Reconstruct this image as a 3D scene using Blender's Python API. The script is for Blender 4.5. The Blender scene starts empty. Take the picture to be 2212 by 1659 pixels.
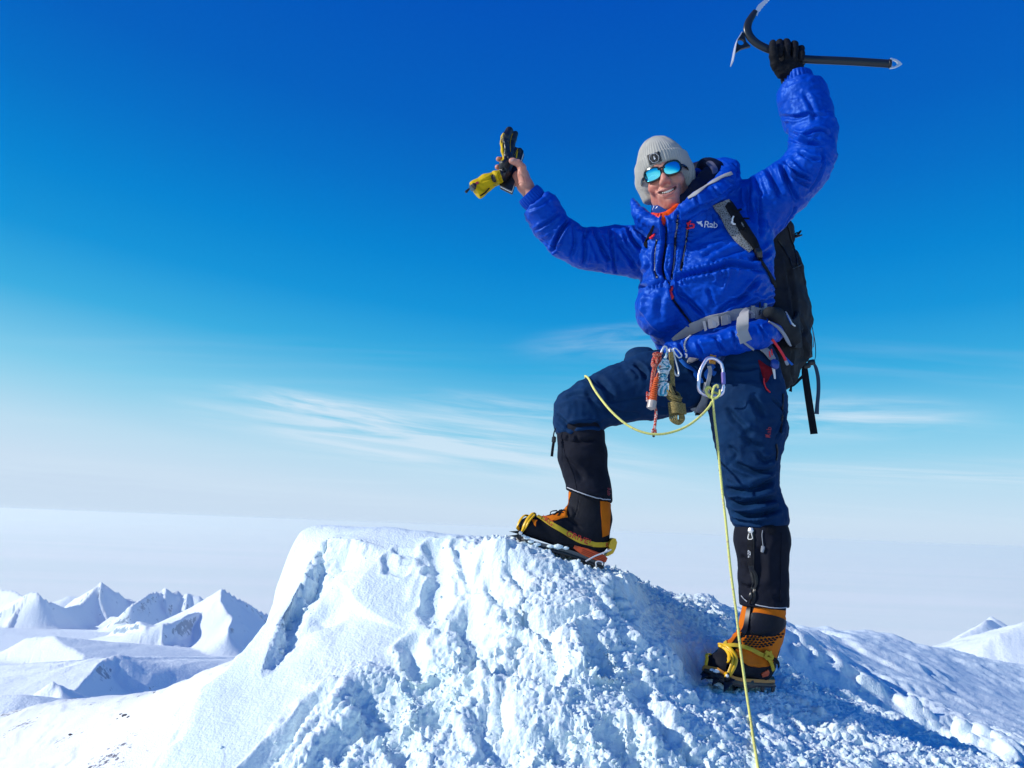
import bpy, bmesh, math, random
import numpy as np
from mathutils import Vector, Matrix, Euler
from mathutils.bvhtree import BVHTree

R = math.radians
S = bpy.context.scene
COL = S.collection
rng = np.random.default_rng(7)
random.seed(7)

# ------------------------------------------------------------------ camera, sky, sun, exposure
PITCH, ROLL = R(11.0), R(2.2)
FOC = 1598.5                       # focal length, counted on a 2212 x 1659 picture
cam_d = bpy.data.cameras.new('camera')
cam_d.sensor_width = 36.0
cam_d.lens = 36.0 * FOC / 2212.0
cam_d.clip_start = 0.05
cam_d.clip_end = 500000.0
cam = bpy.data.objects.new('camera', cam_d)
COL.objects.link(cam)
CAM_M = Matrix.Rotation(math.pi / 2 + PITCH, 3, 'X') @ Matrix.Rotation(ROLL, 3, 'Z')
cam.matrix_world = CAM_M.to_4x4()
S.camera = cam
CM = np.array(CAM_M)

SUN_EL = R(27.5)
SUN_DIR = np.array([-0.90, -0.14, 0.0])
SUN_DIR = SUN_DIR / np.linalg.norm(SUN_DIR) * math.cos(SUN_EL)
SUN_DIR[2] = math.sin(SUN_EL)      # points from the ground towards the sun
SUN_ROT = math.atan2(SUN_DIR[0], SUN_DIR[1])

S.view_settings.view_transform = 'Standard'
S.view_settings.look = 'None'
S.view_settings.exposure = 0.0
S.view_settings.gamma = 1.0
S.view_settings.use_curve_mapping = False
S.render.engine = 'CYCLES'
S.cycles.use_denoising = True
S.cycles.max_bounces = 8
S.cycles.transparent_max_bounces = 12
S.cycles.volume_bounces = 2

world = bpy.data.worlds.new('World')
S.world = world
world.use_nodes = True
wn, wl = world.node_tree.nodes, world.node_tree.links
wn.clear()
def W(t, **k):
    n = wn.new(t)
    for a, b in k.items(): setattr(n, a, b)
    return n
w_out = W('ShaderNodeOutputWorld')
w_bg = W('ShaderNodeBackground')
w_bg.inputs['Strength'].default_value = 0.10
sky = W('ShaderNodeTexSky', sky_type='NISHITA')
sky.sun_disc = False
sky.sun_elevation = SUN_EL
sky.sun_rotation = SUN_ROT
sky.altitude = 4000.0
sky.air_density = 1.0
sky.dust_density = 0.6
sky.ozone_density = 2.5
tc = W('ShaderNodeTexCoord')
sep = W('ShaderNodeSeparateXYZ')
wl.new(tc.outputs['Generated'], sep.inputs[0])
# colour of clear polar air by height above the horizon (the film's deep saturated blue)
rampm = W('ShaderNodeMapRange'); rampm.inputs['From Min'].default_value = -0.1; rampm.inputs['From Max'].default_value = 0.9
# paler on the side of the sun
sdot = W('ShaderNodeVectorMath', operation='DOT_PRODUCT'); wl.new(tc.outputs['Generated'], sdot.inputs[0])
sdot.inputs[1].default_value = (SUN_DIR[0] / math.cos(SUN_EL), SUN_DIR[1] / math.cos(SUN_EL), 0)
sda = W('ShaderNodeMath', operation='ADD'); sda.inputs[1].default_value = 0.15; wl.new(sdot.outputs['Value'], sda.inputs[0])
sdm = W('ShaderNodeMath', operation='MAXIMUM'); sdm.inputs[1].default_value = 0.0; wl.new(sda.outputs[0], sdm.inputs[0])
sdz = W('ShaderNodeMath', operation='MULTIPLY_ADD'); sdz.inputs[1].default_value = -0.07; wl.new(sdm.outputs[0], sdz.inputs[0]); wl.new(sep.outputs['Z'], sdz.inputs[2])
wl.new(sdz.outputs[0], rampm.inputs['Value'])
ramp = W('ShaderNodeValToRGB')
wl.new(rampm.outputs[0], ramp.inputs[0])
SKY_STOPS = [(-0.10, (5.9, 7.3, 8.9)), (0.0, (5.9, 7.3, 8.9)), (0.02, (6.0, 7.5, 9.0)), (0.064, (5.0, 7.3, 8.9)), (0.105, (3.2, 6.6, 8.6)), (0.136, (2.1, 6.0, 8.4)), (0.207, (0.42, 4.2, 7.6)),
             (0.275, (0.06, 3.0, 7.0)), (0.34, (0.0, 2.35, 6.6)), (0.42, (0.0, 1.65, 5.9)), (0.495, (0.0, 1.20, 5.4)), (0.62, (0.0, 0.86, 5.0)), (0.9, (0.0, 0.5, 4.2))]
els = ramp.color_ramp.elements
while len(els) > 1: els.remove(els[-1])
for i, (z, c) in enumerate(SKY_STOPS):
    if i == 0: els[0].position = 0.0; e = els[0]
    else: e = els.new(z + 0.1)
    e.color = (c[0] / 10, c[1] / 10, c[2] / 10, 1)
rs = W('ShaderNodeVectorMath', operation='SCALE'); rs.inputs['Scale'].default_value = 10.0
wl.new(ramp.outputs[0], rs.inputs[0])
mixs = W('ShaderNodeMix', data_type='RGBA'); mixs.inputs[0].default_value = 0.98
wl.new(sky.outputs[0], mixs.inputs[6]); wl.new(rs.outputs[0], mixs.inputs[7])
# thin cirrus: flat layer seen in perspective, combed by the wind
den = W('ShaderNodeMath', operation='ADD'); den.inputs[1].default_value = 0.06
wl.new(sep.outputs['Z'], den.inputs[0])
px = W('ShaderNodeMath', operation='DIVIDE'); py = W('ShaderNodeMath', operation='DIVIDE')
wl.new(sep.outputs['X'], px.inputs[0]); wl.new(den.outputs[0], px.inputs[1])
wl.new(sep.outputs['Y'], py.inputs[0]); wl.new(den.outputs[0], py.inputs[1])
pc = W('ShaderNodeCombineXYZ'); wl.new(px.outputs[0], pc.inputs[0]); wl.new(py.outputs[0], pc.inputs[1])
def cirrus(rot, sc, nscale, lo, hi, seed, detail=7):
    m = W('ShaderNodeMapping'); m.inputs['Rotation'].default_value = (0, 0, R(rot)); m.inputs['Scale'].default_value = sc
    m.inputs['Location'].default_value = seed
    wl.new(pc.outputs[0], m.inputs[0])
    n = W('ShaderNodeTexNoise'); n.inputs['Scale'].default_value = nscale; n.inputs['Detail'].default_value = detail
    n.inputs['Roughness'].default_value = 0.55; n.inputs['Distortion'].default_value = 0.35
    wl.new(m.outputs[0], n.inputs['Vector'])
    r = W('ShaderNodeMapRange'); r.inputs['From Min'].default_value = lo; r.inputs['From Max'].default_value = hi
    wl.new(n.outputs['Fac'], r.inputs['Value'])
    return r
c1 = cirrus(8, (0.30, 1.3, 1), 1.0, 0.50, 0.78, (3.1, 0.4, 0))
c2 = cirrus(-14, (0.5, 3.6, 1), 1.2, 0.42, 0.80, (1.3, 5.2, 0), 9)
cm = W('ShaderNodeMath', operation='MULTIPLY'); wl.new(c1.outputs[0], cm.inputs[0]); wl.new(c2.outputs[0], cm.inputs[1])
ce = W('ShaderNodeMapRange'); ce.inputs['From Min'].default_value = 0.30; ce.inputs['From Max'].default_value = 0.12; wl.new(sep.outputs['Z'], ce.inputs['Value'])
cm2 = W('ShaderNodeMath', operation='MULTIPLY'); wl.new(cm.outputs[0], cm2.inputs[0]); wl.new(ce.outputs[0], cm2.inputs[1])
cm3 = W('ShaderNodeMath', operation='MULTIPLY', use_clamp=True); wl.new(cm2.outputs[0], cm3.inputs[0]); cm3.inputs[1].default_value = 0.8
# one brighter bank of combed cirrus low in the sky
hy = W('ShaderNodeMath', operation='DIVIDE'); hz = W('ShaderNodeMath', operation='DIVIDE')
wl.new(sep.outputs['X'], hy.inputs[0]); wl.new(sep.outputs['Y'], hy.inputs[1]); wl.new(sep.outputs['Z'], hz.inputs[0]); wl.new(sep.outputs['Y'], hz.inputs[1])
hc = W('ShaderNodeCombineXYZ'); wl.new(hy.outputs[0], hc.inputs[0]); wl.new(hz.outputs[0], hc.inputs[1])
def bank(cx, cy, rx, ry, rot, nsc, amp, seed, lo=0.40, hi=0.75):
    m = W('ShaderNodeMapping', vector_type='TEXTURE'); m.inputs['Location'].default_value = (cx, cy, 0); m.inputs['Rotation'].default_value = (0, 0, R(rot)); m.inputs['Scale'].default_value = (rx, ry, 1)
    wl.new(hc.outputs[0], m.inputs[0])
    L_ = W('ShaderNodeVectorMath', operation='LENGTH'); wl.new(m.outputs[0], L_.inputs[0])
    f_ = W('ShaderNodeMapRange', interpolation_type='SMOOTHSTEP'); f_.inputs['From Min'].default_value = 1.0; f_.inputs['From Max'].default_value = 0.1; wl.new(L_.outputs['Value'], f_.inputs['Value'])
    m2 = W('ShaderNodeMapping'); m2.inputs['Scale'].default_value = nsc; m2.inputs['Location'].default_value = (seed, seed, 0); wl.new(m.outputs[0], m2.inputs[0])
    n_ = W('ShaderNodeTexNoise'); n_.inputs['Scale'].default_value = 1.0; n_.inputs['Detail'].default_value = 7; n_.inputs['Roughness'].default_value = 0.6; n_.inputs['Distortion'].default_value = 0.5
    wl.new(m2.outputs[0], n_.inputs['Vector'])
    r_ = W('ShaderNodeMapRange'); r_.inputs['From Min'].default_value = lo; r_.inputs['From Max'].default_value = hi; wl.new(n_.outputs['Fac'], r_.inputs['Value'])
    k_ = W('ShaderNodeMath', operation='MULTIPLY'); wl.new(f_.outputs[0], k_.inputs[0]); wl.new(r_.outputs[0], k_.inputs[1])
    q_ = W('ShaderNodeMath', operation='MULTIPLY'); wl.new(k_.outputs[0], q_.inputs[0]); q_.inputs[1].default_value = amp
    return q_
acc = cm3
for args in ((-0.10, 0.110, 0.44, 0.062, -6, (1.3, 3.4, 1), 2.5, 2.7, 0.36, 0.80), (-0.24, 0.145, 0.20, 0.026, -10, (2.0, 2.2, 1), 1.8, 8.1, 0.36, 0.8), (0.02, 0.155, 0.22, 0.03, -5, (1.8, 2.6, 1), 0.8, 12.1, 0.36, 0.8), (0.14, 0.26, 0.17, 0.034, 6, (1.2, 2.0, 1), 0.55, 4.4, 0.36, 0.8),
             (0.42, 0.165, 0.32, 0.045, 2, (1.3, 2.4, 1), 1.3, 6.6, 0.36, 0.8), (0.55, 0.09, 0.40, 0.02, 0, (1.5, 3, 1), 1.0, 1.9), (-0.6, 0.05, 0.5, 0.03, -2, (1.5, 3, 1), 0.7, 3.9)):
    q_ = bank(*args); s_ = W('ShaderNodeMath', operation='ADD', use_clamp=True); wl.new(acc.outputs[0], s_.inputs[0]); wl.new(q_.outputs[0], s_.inputs[1]); acc = s_
lim = W('ShaderNodeMath', operation='MULTIPLY'); lim.inputs[1].default_value = 0.80; wl.new(acc.outputs[0], lim.inputs[0])
mixc = W('ShaderNodeMix', data_type='RGBA')
wl.new(lim.outputs[0], mixc.inputs[0]); wl.new(mixs.outputs[2], mixc.inputs[6]); mixc.inputs[7].default_value = (6.6, 8.1, 9.4, 1)
wl.new(mixc.outputs[2], w_bg.inputs['Color'])
wl.new(w_bg.outputs[0], w_out.inputs[0])

sun_d = bpy.data.lights.new('sun', 'SUN')
sun_d.energy = 4.35
sun_d.angle = R(0.53)
sun_d.color = (1.0, 0.965, 0.89)
sun = bpy.data.objects.new('sun', sun_d)
COL.objects.link(sun)
sun.rotation_euler = Vector(SUN_DIR).to_track_quat('Z', 'Y').to_euler()
sun.location = Vector(SUN_DIR) * 20

# ------------------------------------------------------------------ helpers
def P(x, y, Y):
    """point of the world at distance Y in front, seen at (x, y) of the 2212 x 1659 picture"""
    v = CM @ np.array([(x - 1106) / FOC, -(y - 829.5) / FOC, -1.0])
    return v * (Y / v[1])
def proj(p):
    p = np.atleast_2d(np.asarray(p, float))
    q = p @ CM
    return np.stack([1106 + FOC * q[:, 0] / -q[:, 2], 829.5 - FOC * q[:, 1] / -q[:, 2]], 1)
def PP(pts): return [P(*p) for p in pts]

def tag(o, label=None, cat=None, group=None, kind=None):
    if label: o['label'] = label
    if cat: o['category'] = cat
    if group: o['group'] = group
    if kind: o['kind'] = kind
    return o
def empty(name, loc, label, cat, group=None):
    o = bpy.data.objects.new(name, None)
    o.empty_display_size = 0.1
    COL.objects.link(o)
    o.location = Vector(loc)
    return tag(o, label, cat, group)
def link(name, me, mat=None, parent=None, smooth=True):
    o = bpy.data.objects.new(name, me)
    COL.objects.link(o)
    if mat is not None:
        for m in (mat if isinstance(mat, (list, tuple)) else [mat]): me.materials.append(m)
    if parent is not None:
        o.parent = parent
        o.matrix_parent_inverse = Matrix.Translation(-wloc(parent))
    if smooth:
        me.shade_smooth()
        if len(me.vertices) < 30000: me.set_sharp_from_angle(angle=0.75)
    return o
def wloc(o):
    return Vector(o.location) if o.type == 'EMPTY' else Vector((0, 0, 0))
def mesh_np(name, v, f):
    me = bpy.data.meshes.new(name)
    v = np.asarray(v, np.float32)
    if isinstance(f, np.ndarray):
        n, k = f.shape
        me.vertices.add(len(v)); me.vertices.foreach_set('co', v.ravel())
        me.loops.add(n * k); me.loops.foreach_set('vertex_index', f.astype(np.int32).ravel())
        me.polygons.add(n); me.polygons.foreach_set('loop_start', (np.arange(n) * k).astype(np.int32))
        me.polygons.foreach_set('loop_total', np.full(n, k, np.int32))
        me.update(calc_edges=True)
        me.validate()
    else:
        me.from_pydata([tuple(map(float, p)) for p in v], [], f)
        me.update()
    return me
def part(name, v, f, mat, parent=None, smooth=True):
    return link(name, mesh_np(name, v, f), mat, parent, smooth)

class MB:
    """collects pieces into one mesh"""
    def __init__(s): s.v = []; s.f = []; s.m = []; s.n = 0
    def add(s, v, f, mi=0):
        s.v.append(np.asarray(v, float)); s.f += [tuple(int(i) + s.n for i in q) for q in f]; s.m += [mi] * len(f); s.n += len(v)
        return s
    def tube(s, pts, r, seg=8, smooth_n=6, caps=True, mi=0, flat=1.0, up=None):
        v, f = tube_geo(pts, r, seg, smooth_n, caps, flat, up); return s.add(v, f, mi)
    def build(s, name, mat, parent=None, smooth=True, kind=None):
        me = mesh_np(name, np.concatenate(s.v), s.f)
        o = link(name, me, mat, parent, smooth)
        if max(s.m) > 0: me.polygons.foreach_set('material_index', np.array(s.m, np.int32))
        if kind: o['kind'] = kind
        return o

def catmull(pts, n=6):
    p = np.asarray(pts, float)
    if len(p) < 3 or n <= 1: return p
    q = np.vstack([2 * p[0] - p[1], p, 2 * p[-1] - p[-2]])
    out = []
    for i in range(1, len(q) - 2):
        for t in np.linspace(0, 1, n, endpoint=False):
            a, b, c, d = q[i - 1], q[i], q[i + 1], q[i + 2]
            out.append(0.5 * (2 * b + (c - a) * t + (2 * a - 5 * b + 4 * c - d) * t * t + (3 * b - a - 3 * c + d) * t ** 3))
    out.append(p[-1])
    return np.array(out)
def frames(p, up=None):
    t = np.gradient(p, axis=0); t /= np.linalg.norm(t, axis=1)[:, None] + 1e-12
    n = np.zeros_like(p)
    u = np.array([0.0, -1, 0.2]) if up is None else np.asarray(up, float)
    if u.ndim == 2:
        n = u - (u * t).sum(1)[:, None] * t
        n /= np.linalg.norm(n, axis=1)[:, None] + 1e-12
    else:
        for i in range(len(p)):
            if up is None and i > 0: u = n[i - 1]
            k = u - np.dot(u, t[i]) * t[i]
            if np.linalg.norm(k) < 1e-5: k = np.cross(t[i], [0.3, 0.8, 0.5])
            n[i] = k / np.linalg.norm(k)
    return t, n, np.cross(t, n)
def tube_geo(pts, r, seg=8, smooth_n=6, caps=True, flat=1.0, up=None):
    pts = np.asarray(pts, float)
    p = catmull(pts, smooth_n)
    rr = np.asarray(r, float)
    if rr.ndim == 0: rr = np.full(len(p), float(rr))
    else: rr = np.interp(np.linspace(0, 1, len(p)), np.linspace(0, 1, len(rr)), rr)
    t, n, b = frames(p, up)
    a = np.arange(seg) * 2 * math.pi / seg
    ring = (np.cos(a)[None, :, None] * b[:, None] + flat * np.sin(a)[None, :, None] * n[:, None]) * rr[:, None, None] + p[:, None]
    v = ring.reshape(-1, 3); m = len(p)
    f = [(i * seg + j, i * seg + (j + 1) % seg, (i + 1) * seg + (j + 1) % seg, (i + 1) * seg + j) for i in range(m - 1) for j in range(seg)]
    if caps:
        v = np.vstack([v, p[0] - t[0] * rr[0] * 0.5 * min(flat, 1), p[-1] + t[-1] * rr[-1] * 0.5 * min(flat, 1)])
        f += [(m * seg, (j + 1) % seg, j) for j in range(seg)] + [(m * seg + 1, (m - 1) * seg + j, (m - 1) * seg + (j + 1) % seg) for j in range(seg)]
    return v, f
def ribbon_geo(pts, width, thick, nrm, smooth_n=5):
    """webbing: flat strip of given width and thickness; nrm = outward normal(s) at the points"""
    pts = np.asarray(pts, float); p = catmull(pts, smooth_n)
    nr = np.asarray(nrm, float)
    if nr.ndim == 2:
        nr = np.stack([np.interp(np.linspace(0, 1, len(p)), np.linspace(0, 1, len(nr)), nr[:, k]) for k in range(3)], 1)
    else: nr = np.tile(nr, (len(p), 1))
    t, n, b = frames(p, nr)
    w = np.interp(np.linspace(0, 1, len(p)), np.linspace(0, 1, np.size(width)), np.ravel(width))[:, None] / 2
    h = thick / 2
    prof = [b * w + n * h * .6, b * w * .9 + n * h, -b * w * .9 + n * h, -b * w + n * h * .6, -b * w - n * h * .6, -b * w * .9 - n * h, b * w * .9 - n * h, b * w - n * h * .6]
    k = len(prof)
    v = (p[:, None] + np.stack(prof, 1)).reshape(-1, 3); m = len(p)
    f = [(i * k + j, (i + 1) * k + j, (i + 1) * k + (j + 1) % k, i * k + (j + 1) % k) for i in range(m - 1) for j in range(k)]
    f += [tuple(range(k)), tuple(reversed(range((m - 1) * k, m * k)))]
    return v, f
def box_geo(c, ax, ay, az, bev=0.12):
    """bevelled box: centre and three half-axis vectors"""
    c, ax, ay, az = (np.asarray(q, float) for q in (c, ax, ay, az))
    v = []; f = []
    k = 1 - bev
    for s, (sx, sy) in ((-1, (k, k)), (-k, (1, 1)), (k, (1, 1)), (1, (k, k))):
        o = [(-sx, -sy * k), (-sx * k, -sy), (sx * k, -sy), (sx, -sy * k), (sx, sy * k), (sx * k, sy), (-sx * k, sy), (-sx, sy * k)]
        v += [c + x * ax + y * ay + s * az for x, y in o]
    for i in range(3): f += [(i * 8 + j, i * 8 + (j + 1) % 8, i * 8 + 8 + (j + 1) % 8, i * 8 + 8 + j) for j in range(8)]
    f += [tuple(reversed(range(8))), tuple(range(24, 32))]
    return np.array(v), f
def plate_geo(outline, thick, nrm, hole=None):
    """solid plate from a closed 3-D outline (roughly flat); optional inner hole outline with the same number of points"""
    o = np.asarray(outline, float); n = np.asarray(nrm, float); n = n / np.linalg.norm(n) * thick / 2
    k = len(o)
    if hole is None:
        v = np.vstack([o + n, o - n])
        f = [tuple(range(k)), tuple(reversed(range(k, 2 * k)))] + [(i, i + k, (i + 1) % k + k, (i + 1) % k) for i in range(k)]
        return v, f
    h = np.asarray(hole, float)
    v = np.vstack([o + n, o - n, h + n, h - n]); f = []
    for i in range(k):
        j = (i + 1) % k
        f += [(i, j, 2 * k + j, 2 * k + i), (k + j, k + i, 3 * k + i, 3 * k + j), (i, k + i, k + j, j), (2 * k + j, 3 * k + j, 3 * k + i, 2 * k + i)]
    return v, f

# ---- numpy noise
def _h(ix, iy, iz, s):
    n = (ix * 374761393 + iy * 668265263 + iz * 2147483647 + s * 1274126177) & 0xffffffff
    n = ((n ^ (n >> 13)) * 1274126177) & 0xffffffff
    n = (n ^ (n >> 16)) & 0xffffffff
    return n.astype(np.float32) / 4294967295.0
def vnoise(p, s=0):
    p = np.asarray(p, np.float64)
    i = np.floor(p).astype(np.int64); f = (p - i).astype(np.float32); f = f * f * f * (f * (f * 6 - 15) + 10)
    out = 0
    for dx in (0, 1):
        wx = f[..., 0] if dx else 1 - f[..., 0]
        for dy in (0, 1):
            wy = f[..., 1] if dy else 1 - f[..., 1]
            if p.shape[-1] == 3:
                for dz in (0, 1):
                    wz = f[..., 2] if dz else 1 - f[..., 2]
                    out = out + wx * wy * wz * _h(i[..., 0] + dx, i[..., 1] + dy, i[..., 2] + dz, s)
            else: out = out + wx * wy * _h(i[..., 0] + dx, i[..., 1] + dy, np.zeros_like(i[..., 0]), s)
    return out * 2 - 1
def fbm(p, oct=4, s=0, gain=0.5, lac=2.03):
    a = 1.0; o = 0; t = 0
    for k in range(oct):
        o = o + a * vnoise(p, s + k * 17); t += a; a *= gain; p = p * lac + 11.3
    return o / t
def ridged(p, oct=4, s=0, gain=0.5):
    a = 1.0; o = 0; t = 0
    for k in range(oct):
        o = o + a * (1 - 2 * np.abs(vnoise(p, s + k * 17))); t += a; a *= gain; p = p * 2.07 + 5.1
    return o / t
def sstep(a, b, x):
    t = np.clip((x - a) / (b - a), 0, 1); return t * t * (3 - 2 * t)

def unit_(v): v = np.asarray(v, float); return v / np.linalg.norm(v)
# ---- solids grown on a voxel grid (one continuous skin), meshed with surface nets
def seg_t(p, a, b):
    ba = b - a; t = np.clip(((p - a) @ ba) / (ba @ ba), 0, 1); return t
class Vol:
    def __init__(s, lo, hi, h):
        s.lo = np.asarray(lo, float); s.h = h
        s.n = np.ceil((np.asarray(hi) - s.lo) / h).astype(int) + 1
        s.d = np.full(s.n, 0.2, np.float32)
    def reg(s, lo, hi):
        a = np.clip(np.floor((np.asarray(lo) - s.lo) / s.h).astype(int), 0, s.n - 1)
        b = np.clip(np.ceil((np.asarray(hi) - s.lo) / s.h).astype(int) + 1, 1, s.n)
        g = np.stack(np.meshgrid(*[s.lo[k] + s.h * np.arange(a[k], b[k]) for k in range(3)], indexing='ij'), -1)
        return (slice(a[0], b[0]), slice(a[1], b[1]), slice(a[2], b[2])), g
    def mix(s, sl, d, k, mode='add'):
        c = s.d[sl]
        if mode == 'add':
            if k <= 0: s.d[sl] = np.minimum(c, d); return
            h = np.maximum(k - np.abs(c - d), 0) / k; s.d[sl] = np.minimum(c, d) - h * h * k / 4
        elif mode == 'sub':
            d = -d; h = np.maximum(k - np.abs(c - d), 0) / max(k, 1e-6); s.d[sl] = np.maximum(c, d) + h * h * k / 4
        elif mode == 'int':
            h = np.maximum(k - np.abs(c - d), 0) / max(k, 1e-6); s.d[sl] = np.maximum(c, d) + h * h * k / 4
    def cone(s, a, b, ra, rb, k=0.02, mode='add'):
        a = np.asarray(a, float); b = np.asarray(b, float); m = max(ra, rb) + k + 3 * s.h
        sl, g = s.reg(np.minimum(a, b) - m, np.maximum(a, b) + m)
        t = seg_t(g, a, b)
        d = np.linalg.norm(g - a - t[..., None] * (b - a), axis=-1) - (ra + (rb - ra) * t)
        s.mix(sl, d.astype(np.float32), k, mode)
    def chain(s, pts, rs, k=0.02):
        rs = np.broadcast_to(np.asarray(rs, float), (len(pts),))
        for i in range(len(pts) - 1): s.cone(pts[i], pts[i + 1], rs[i], rs[i + 1], k)
    def econe(s, a, b, ra, rb, xa, k=0.02, mode='add'):
        """flattened cone: ra, rb = (radius along xa, radius across)"""
        a = np.asarray(a, float); b = np.asarray(b, float); ra = np.asarray(ra, float); rb = np.asarray(rb, float)
        m = max(ra.max(), rb.max()) + k + 3 * s.h
        sl, g = s.reg(np.minimum(a, b) - m, np.maximum(a, b) + m)
        ba = b - a; L = np.linalg.norm(ba) + 1e-9; zt = ba / L
        xa = np.asarray(xa, float); xa = xa - xa.dot(zt) * zt; xa /= np.linalg.norm(xa); ya = np.cross(zt, xa)
        t = seg_t(g, a, b); q = g - a - t[..., None] * ba
        r = ra + (rb - ra) * t[..., None]
        mn = r.min(-1)
        w = (q @ zt) / mn
        d = (np.sqrt(((q @ xa) / r[..., 0]) ** 2 + ((q @ ya) / r[..., 1]) ** 2 + w * w) - 1) * mn
        s.mix(sl, d.astype(np.float32), k, mode)
    def ell(s, c, r, rot=None, k=0.02, mode='add'):
        c = np.asarray(c, float); r = np.asarray(r, float)
        m = r.max() + k + 3 * s.h
        sl, g = s.reg(c - m, c + m)
        q = g - c
        if rot is not None: q = q @ np.asarray(rot, float)
        n = np.linalg.norm(q / r, axis=-1)
        d = n * (n - 1) / (np.linalg.norm(q / r / r, axis=-1) + 1e-9)
        s.mix(sl, d.astype(np.float32), k, mode)
    def box(s, c, r, rot=None, rnd=0.005, k=0.0, mode='add'):
        c = np.asarray(c, float); r = np.asarray(r, float); m = np.linalg.norm(r) + k + 3 * s.h
        sl, g = s.reg(c - m, c + m)
        q = g - c
        if rot is not None: q = q @ np.asarray(rot, float)
        q = np.abs(q) - (r - rnd)
        d = np.linalg.norm(np.maximum(q, 0), axis=-1) + np.minimum(q.max(-1), 0) - rnd
        s.mix(sl, d.astype(np.float32), k, mode)
    def field(s, lo, hi, fn, k=0.0, mode='add'):
        sl, g = s.reg(lo, hi); s.mix(sl, fn(g).astype(np.float32), k, mode)
    def clip_plane(s, p, n, k=0.004):
        """keeps the side the normal points away from"""
        sl, g = s.reg(s.lo, s.lo + s.h * s.n)
        n = np.asarray(n, float); n = n / np.linalg.norm(n)
        s.mix(sl, ((g - np.asarray(p)) @ n).astype(np.float32), k, 'int')
    def clip_local(s, p, n, rad, k=0.004):
        p = np.asarray(p, float); n = unit_(n)
        sl, g = s.reg(p - rad, p + rad); q = g - p
        pl = (q @ n); out = np.linalg.norm(q, axis=-1) > rad
        s.mix(sl, np.where(out, -1.0, pl).astype(np.float32), k, 'int')
    def copy(s):
        o = Vol.__new__(Vol); o.lo = s.lo; o.h = s.h; o.n = s.n; o.d = s.d.copy(); return o
    def mesh(s, relax=2):
        D = s.d; ins = D < 0
        n = s.n
        cnt = np.zeros(n - 1, np.float32); acc = np.zeros(tuple(n - 1) + (3,), np.float32)
        for ax in range(3):
            o1, o2 = [k for k in range(3) if k != ax]
            for d1 in (0, 1):
                for d2 in (0, 1):
                    sl0 = [None] * 3; sl1 = [None] * 3
                    sl0[ax] = slice(0, n[ax] - 1); sl1[ax] = slice(1, n[ax])
                    sl0[o1] = sl1[o1] = slice(d1, n[o1] - 1 + d1); sl0[o2] = sl1[o2] = slice(d2, n[o2] - 1 + d2)
                    a = D[tuple(sl0)]; b = D[tuple(sl1)]
                    x = (a < 0) != (b < 0)
                    t = np.where(x, a / np.where(x, a - b, 1), 0)
                    cnt += x
                    acc[..., ax] += np.where(x, t, 0); acc[..., o1] += x * d1; acc[..., o2] += x * d2
        act = cnt > 0
        idx = np.full(n - 1, -1, np.int64); idx[act] = np.arange(act.sum())
        ij = np.argwhere(act)
        v = s.lo + s.h * (ij + acc[act] / cnt[act][:, None])
        F = []
        for ax in range(3):
            o1, o2 = (ax + 1) % 3, (ax + 2) % 3
            sl0 = [slice(None)] * 3; sl1 = [slice(None)] * 3
            sl0[ax] = slice(0, n[ax] - 1); sl1[ax] = slice(1, n[ax])
            a = ins[tuple(sl0)]; b = ins[tuple(sl1)]
            e = np.argwhere(a != b)
            e = e[(e[:, o1] > 0) & (e[:, o2] > 0) & (e[:, o1] < n[o1] - 1) & (e[:, o2] < n[o2] - 1)]
            av = ins[tuple(e.T)]
            def I(q1, q2):
                w = e.copy(); w[:, o1] -= q1; w[:, o2] -= q2; return idx[tuple(w.T)]
            q = np.stack([I(1, 1), I(0, 1), I(0, 0), I(1, 0)], 1)
            q[~av] = q[~av][:, ::-1]
            F.append(q)
        F = np.concatenate(F); F = F[(F >= 0).all(1)]
        v = relax_np(v, F, relax)
        return v, F
def adj(v, F):
    k = F.shape[1]
    e = np.concatenate([np.stack([F[:, i], F[:, (i + 1) % k]], 1) for i in range(k)])
    e = np.sort(e, 1)
    key = np.unique(e[:, 0].astype(np.int64) * len(v) + e[:, 1])
    return np.stack([key // len(v), key % len(v)], 1)
def relax_np(v, F, it=2, lam=0.5, mu=-0.52, e=None):
    if it <= 0: return v
    if e is None: e = adj(v, F)
    deg = np.bincount(e.ravel(), minlength=len(v))[:, None].clip(1)
    for k in range(it):
        for l in (lam, mu):
            sacc = np.zeros_like(v)
            for c in range(3):
                sacc[:, c] = np.bincount(e[:, 0], v[e[:, 1], c], len(v)) + np.bincount(e[:, 1], v[e[:, 0], c], len(v))
            v = v + l * (sacc / deg - v)
    return v
def smooth_np(v, F, it, keep=None, e=None):
    if e is None: e = adj(v, F)
    deg = np.bincount(e.ravel(), minlength=len(v))[:, None].clip(1)
    for k in range(it):
        sacc = np.zeros_like(v)
        for c in range(v.shape[1]):
            sacc[:, c] = np.bincount(e[:, 0], v[e[:, 1], c], len(v)) + np.bincount(e[:, 1], v[e[:, 0], c], len(v))
        v = v * 0.5 + 0.5 * sacc / deg
    return v
def vnormals(v, F):
    a = v[F[:, 2]] - v[F[:, 0]]; b = v[F[:, -1]] - v[F[:, 1]]
    fn = np.cross(a, b); N = np.zeros_like(v)
    for k in range(F.shape[1]):
        for c in range(3): N[:, c] += np.bincount(F[:, k], fn[:, c], len(v))
    return N / (np.linalg.norm(N, axis=1)[:, None] + 1e-12)
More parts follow.
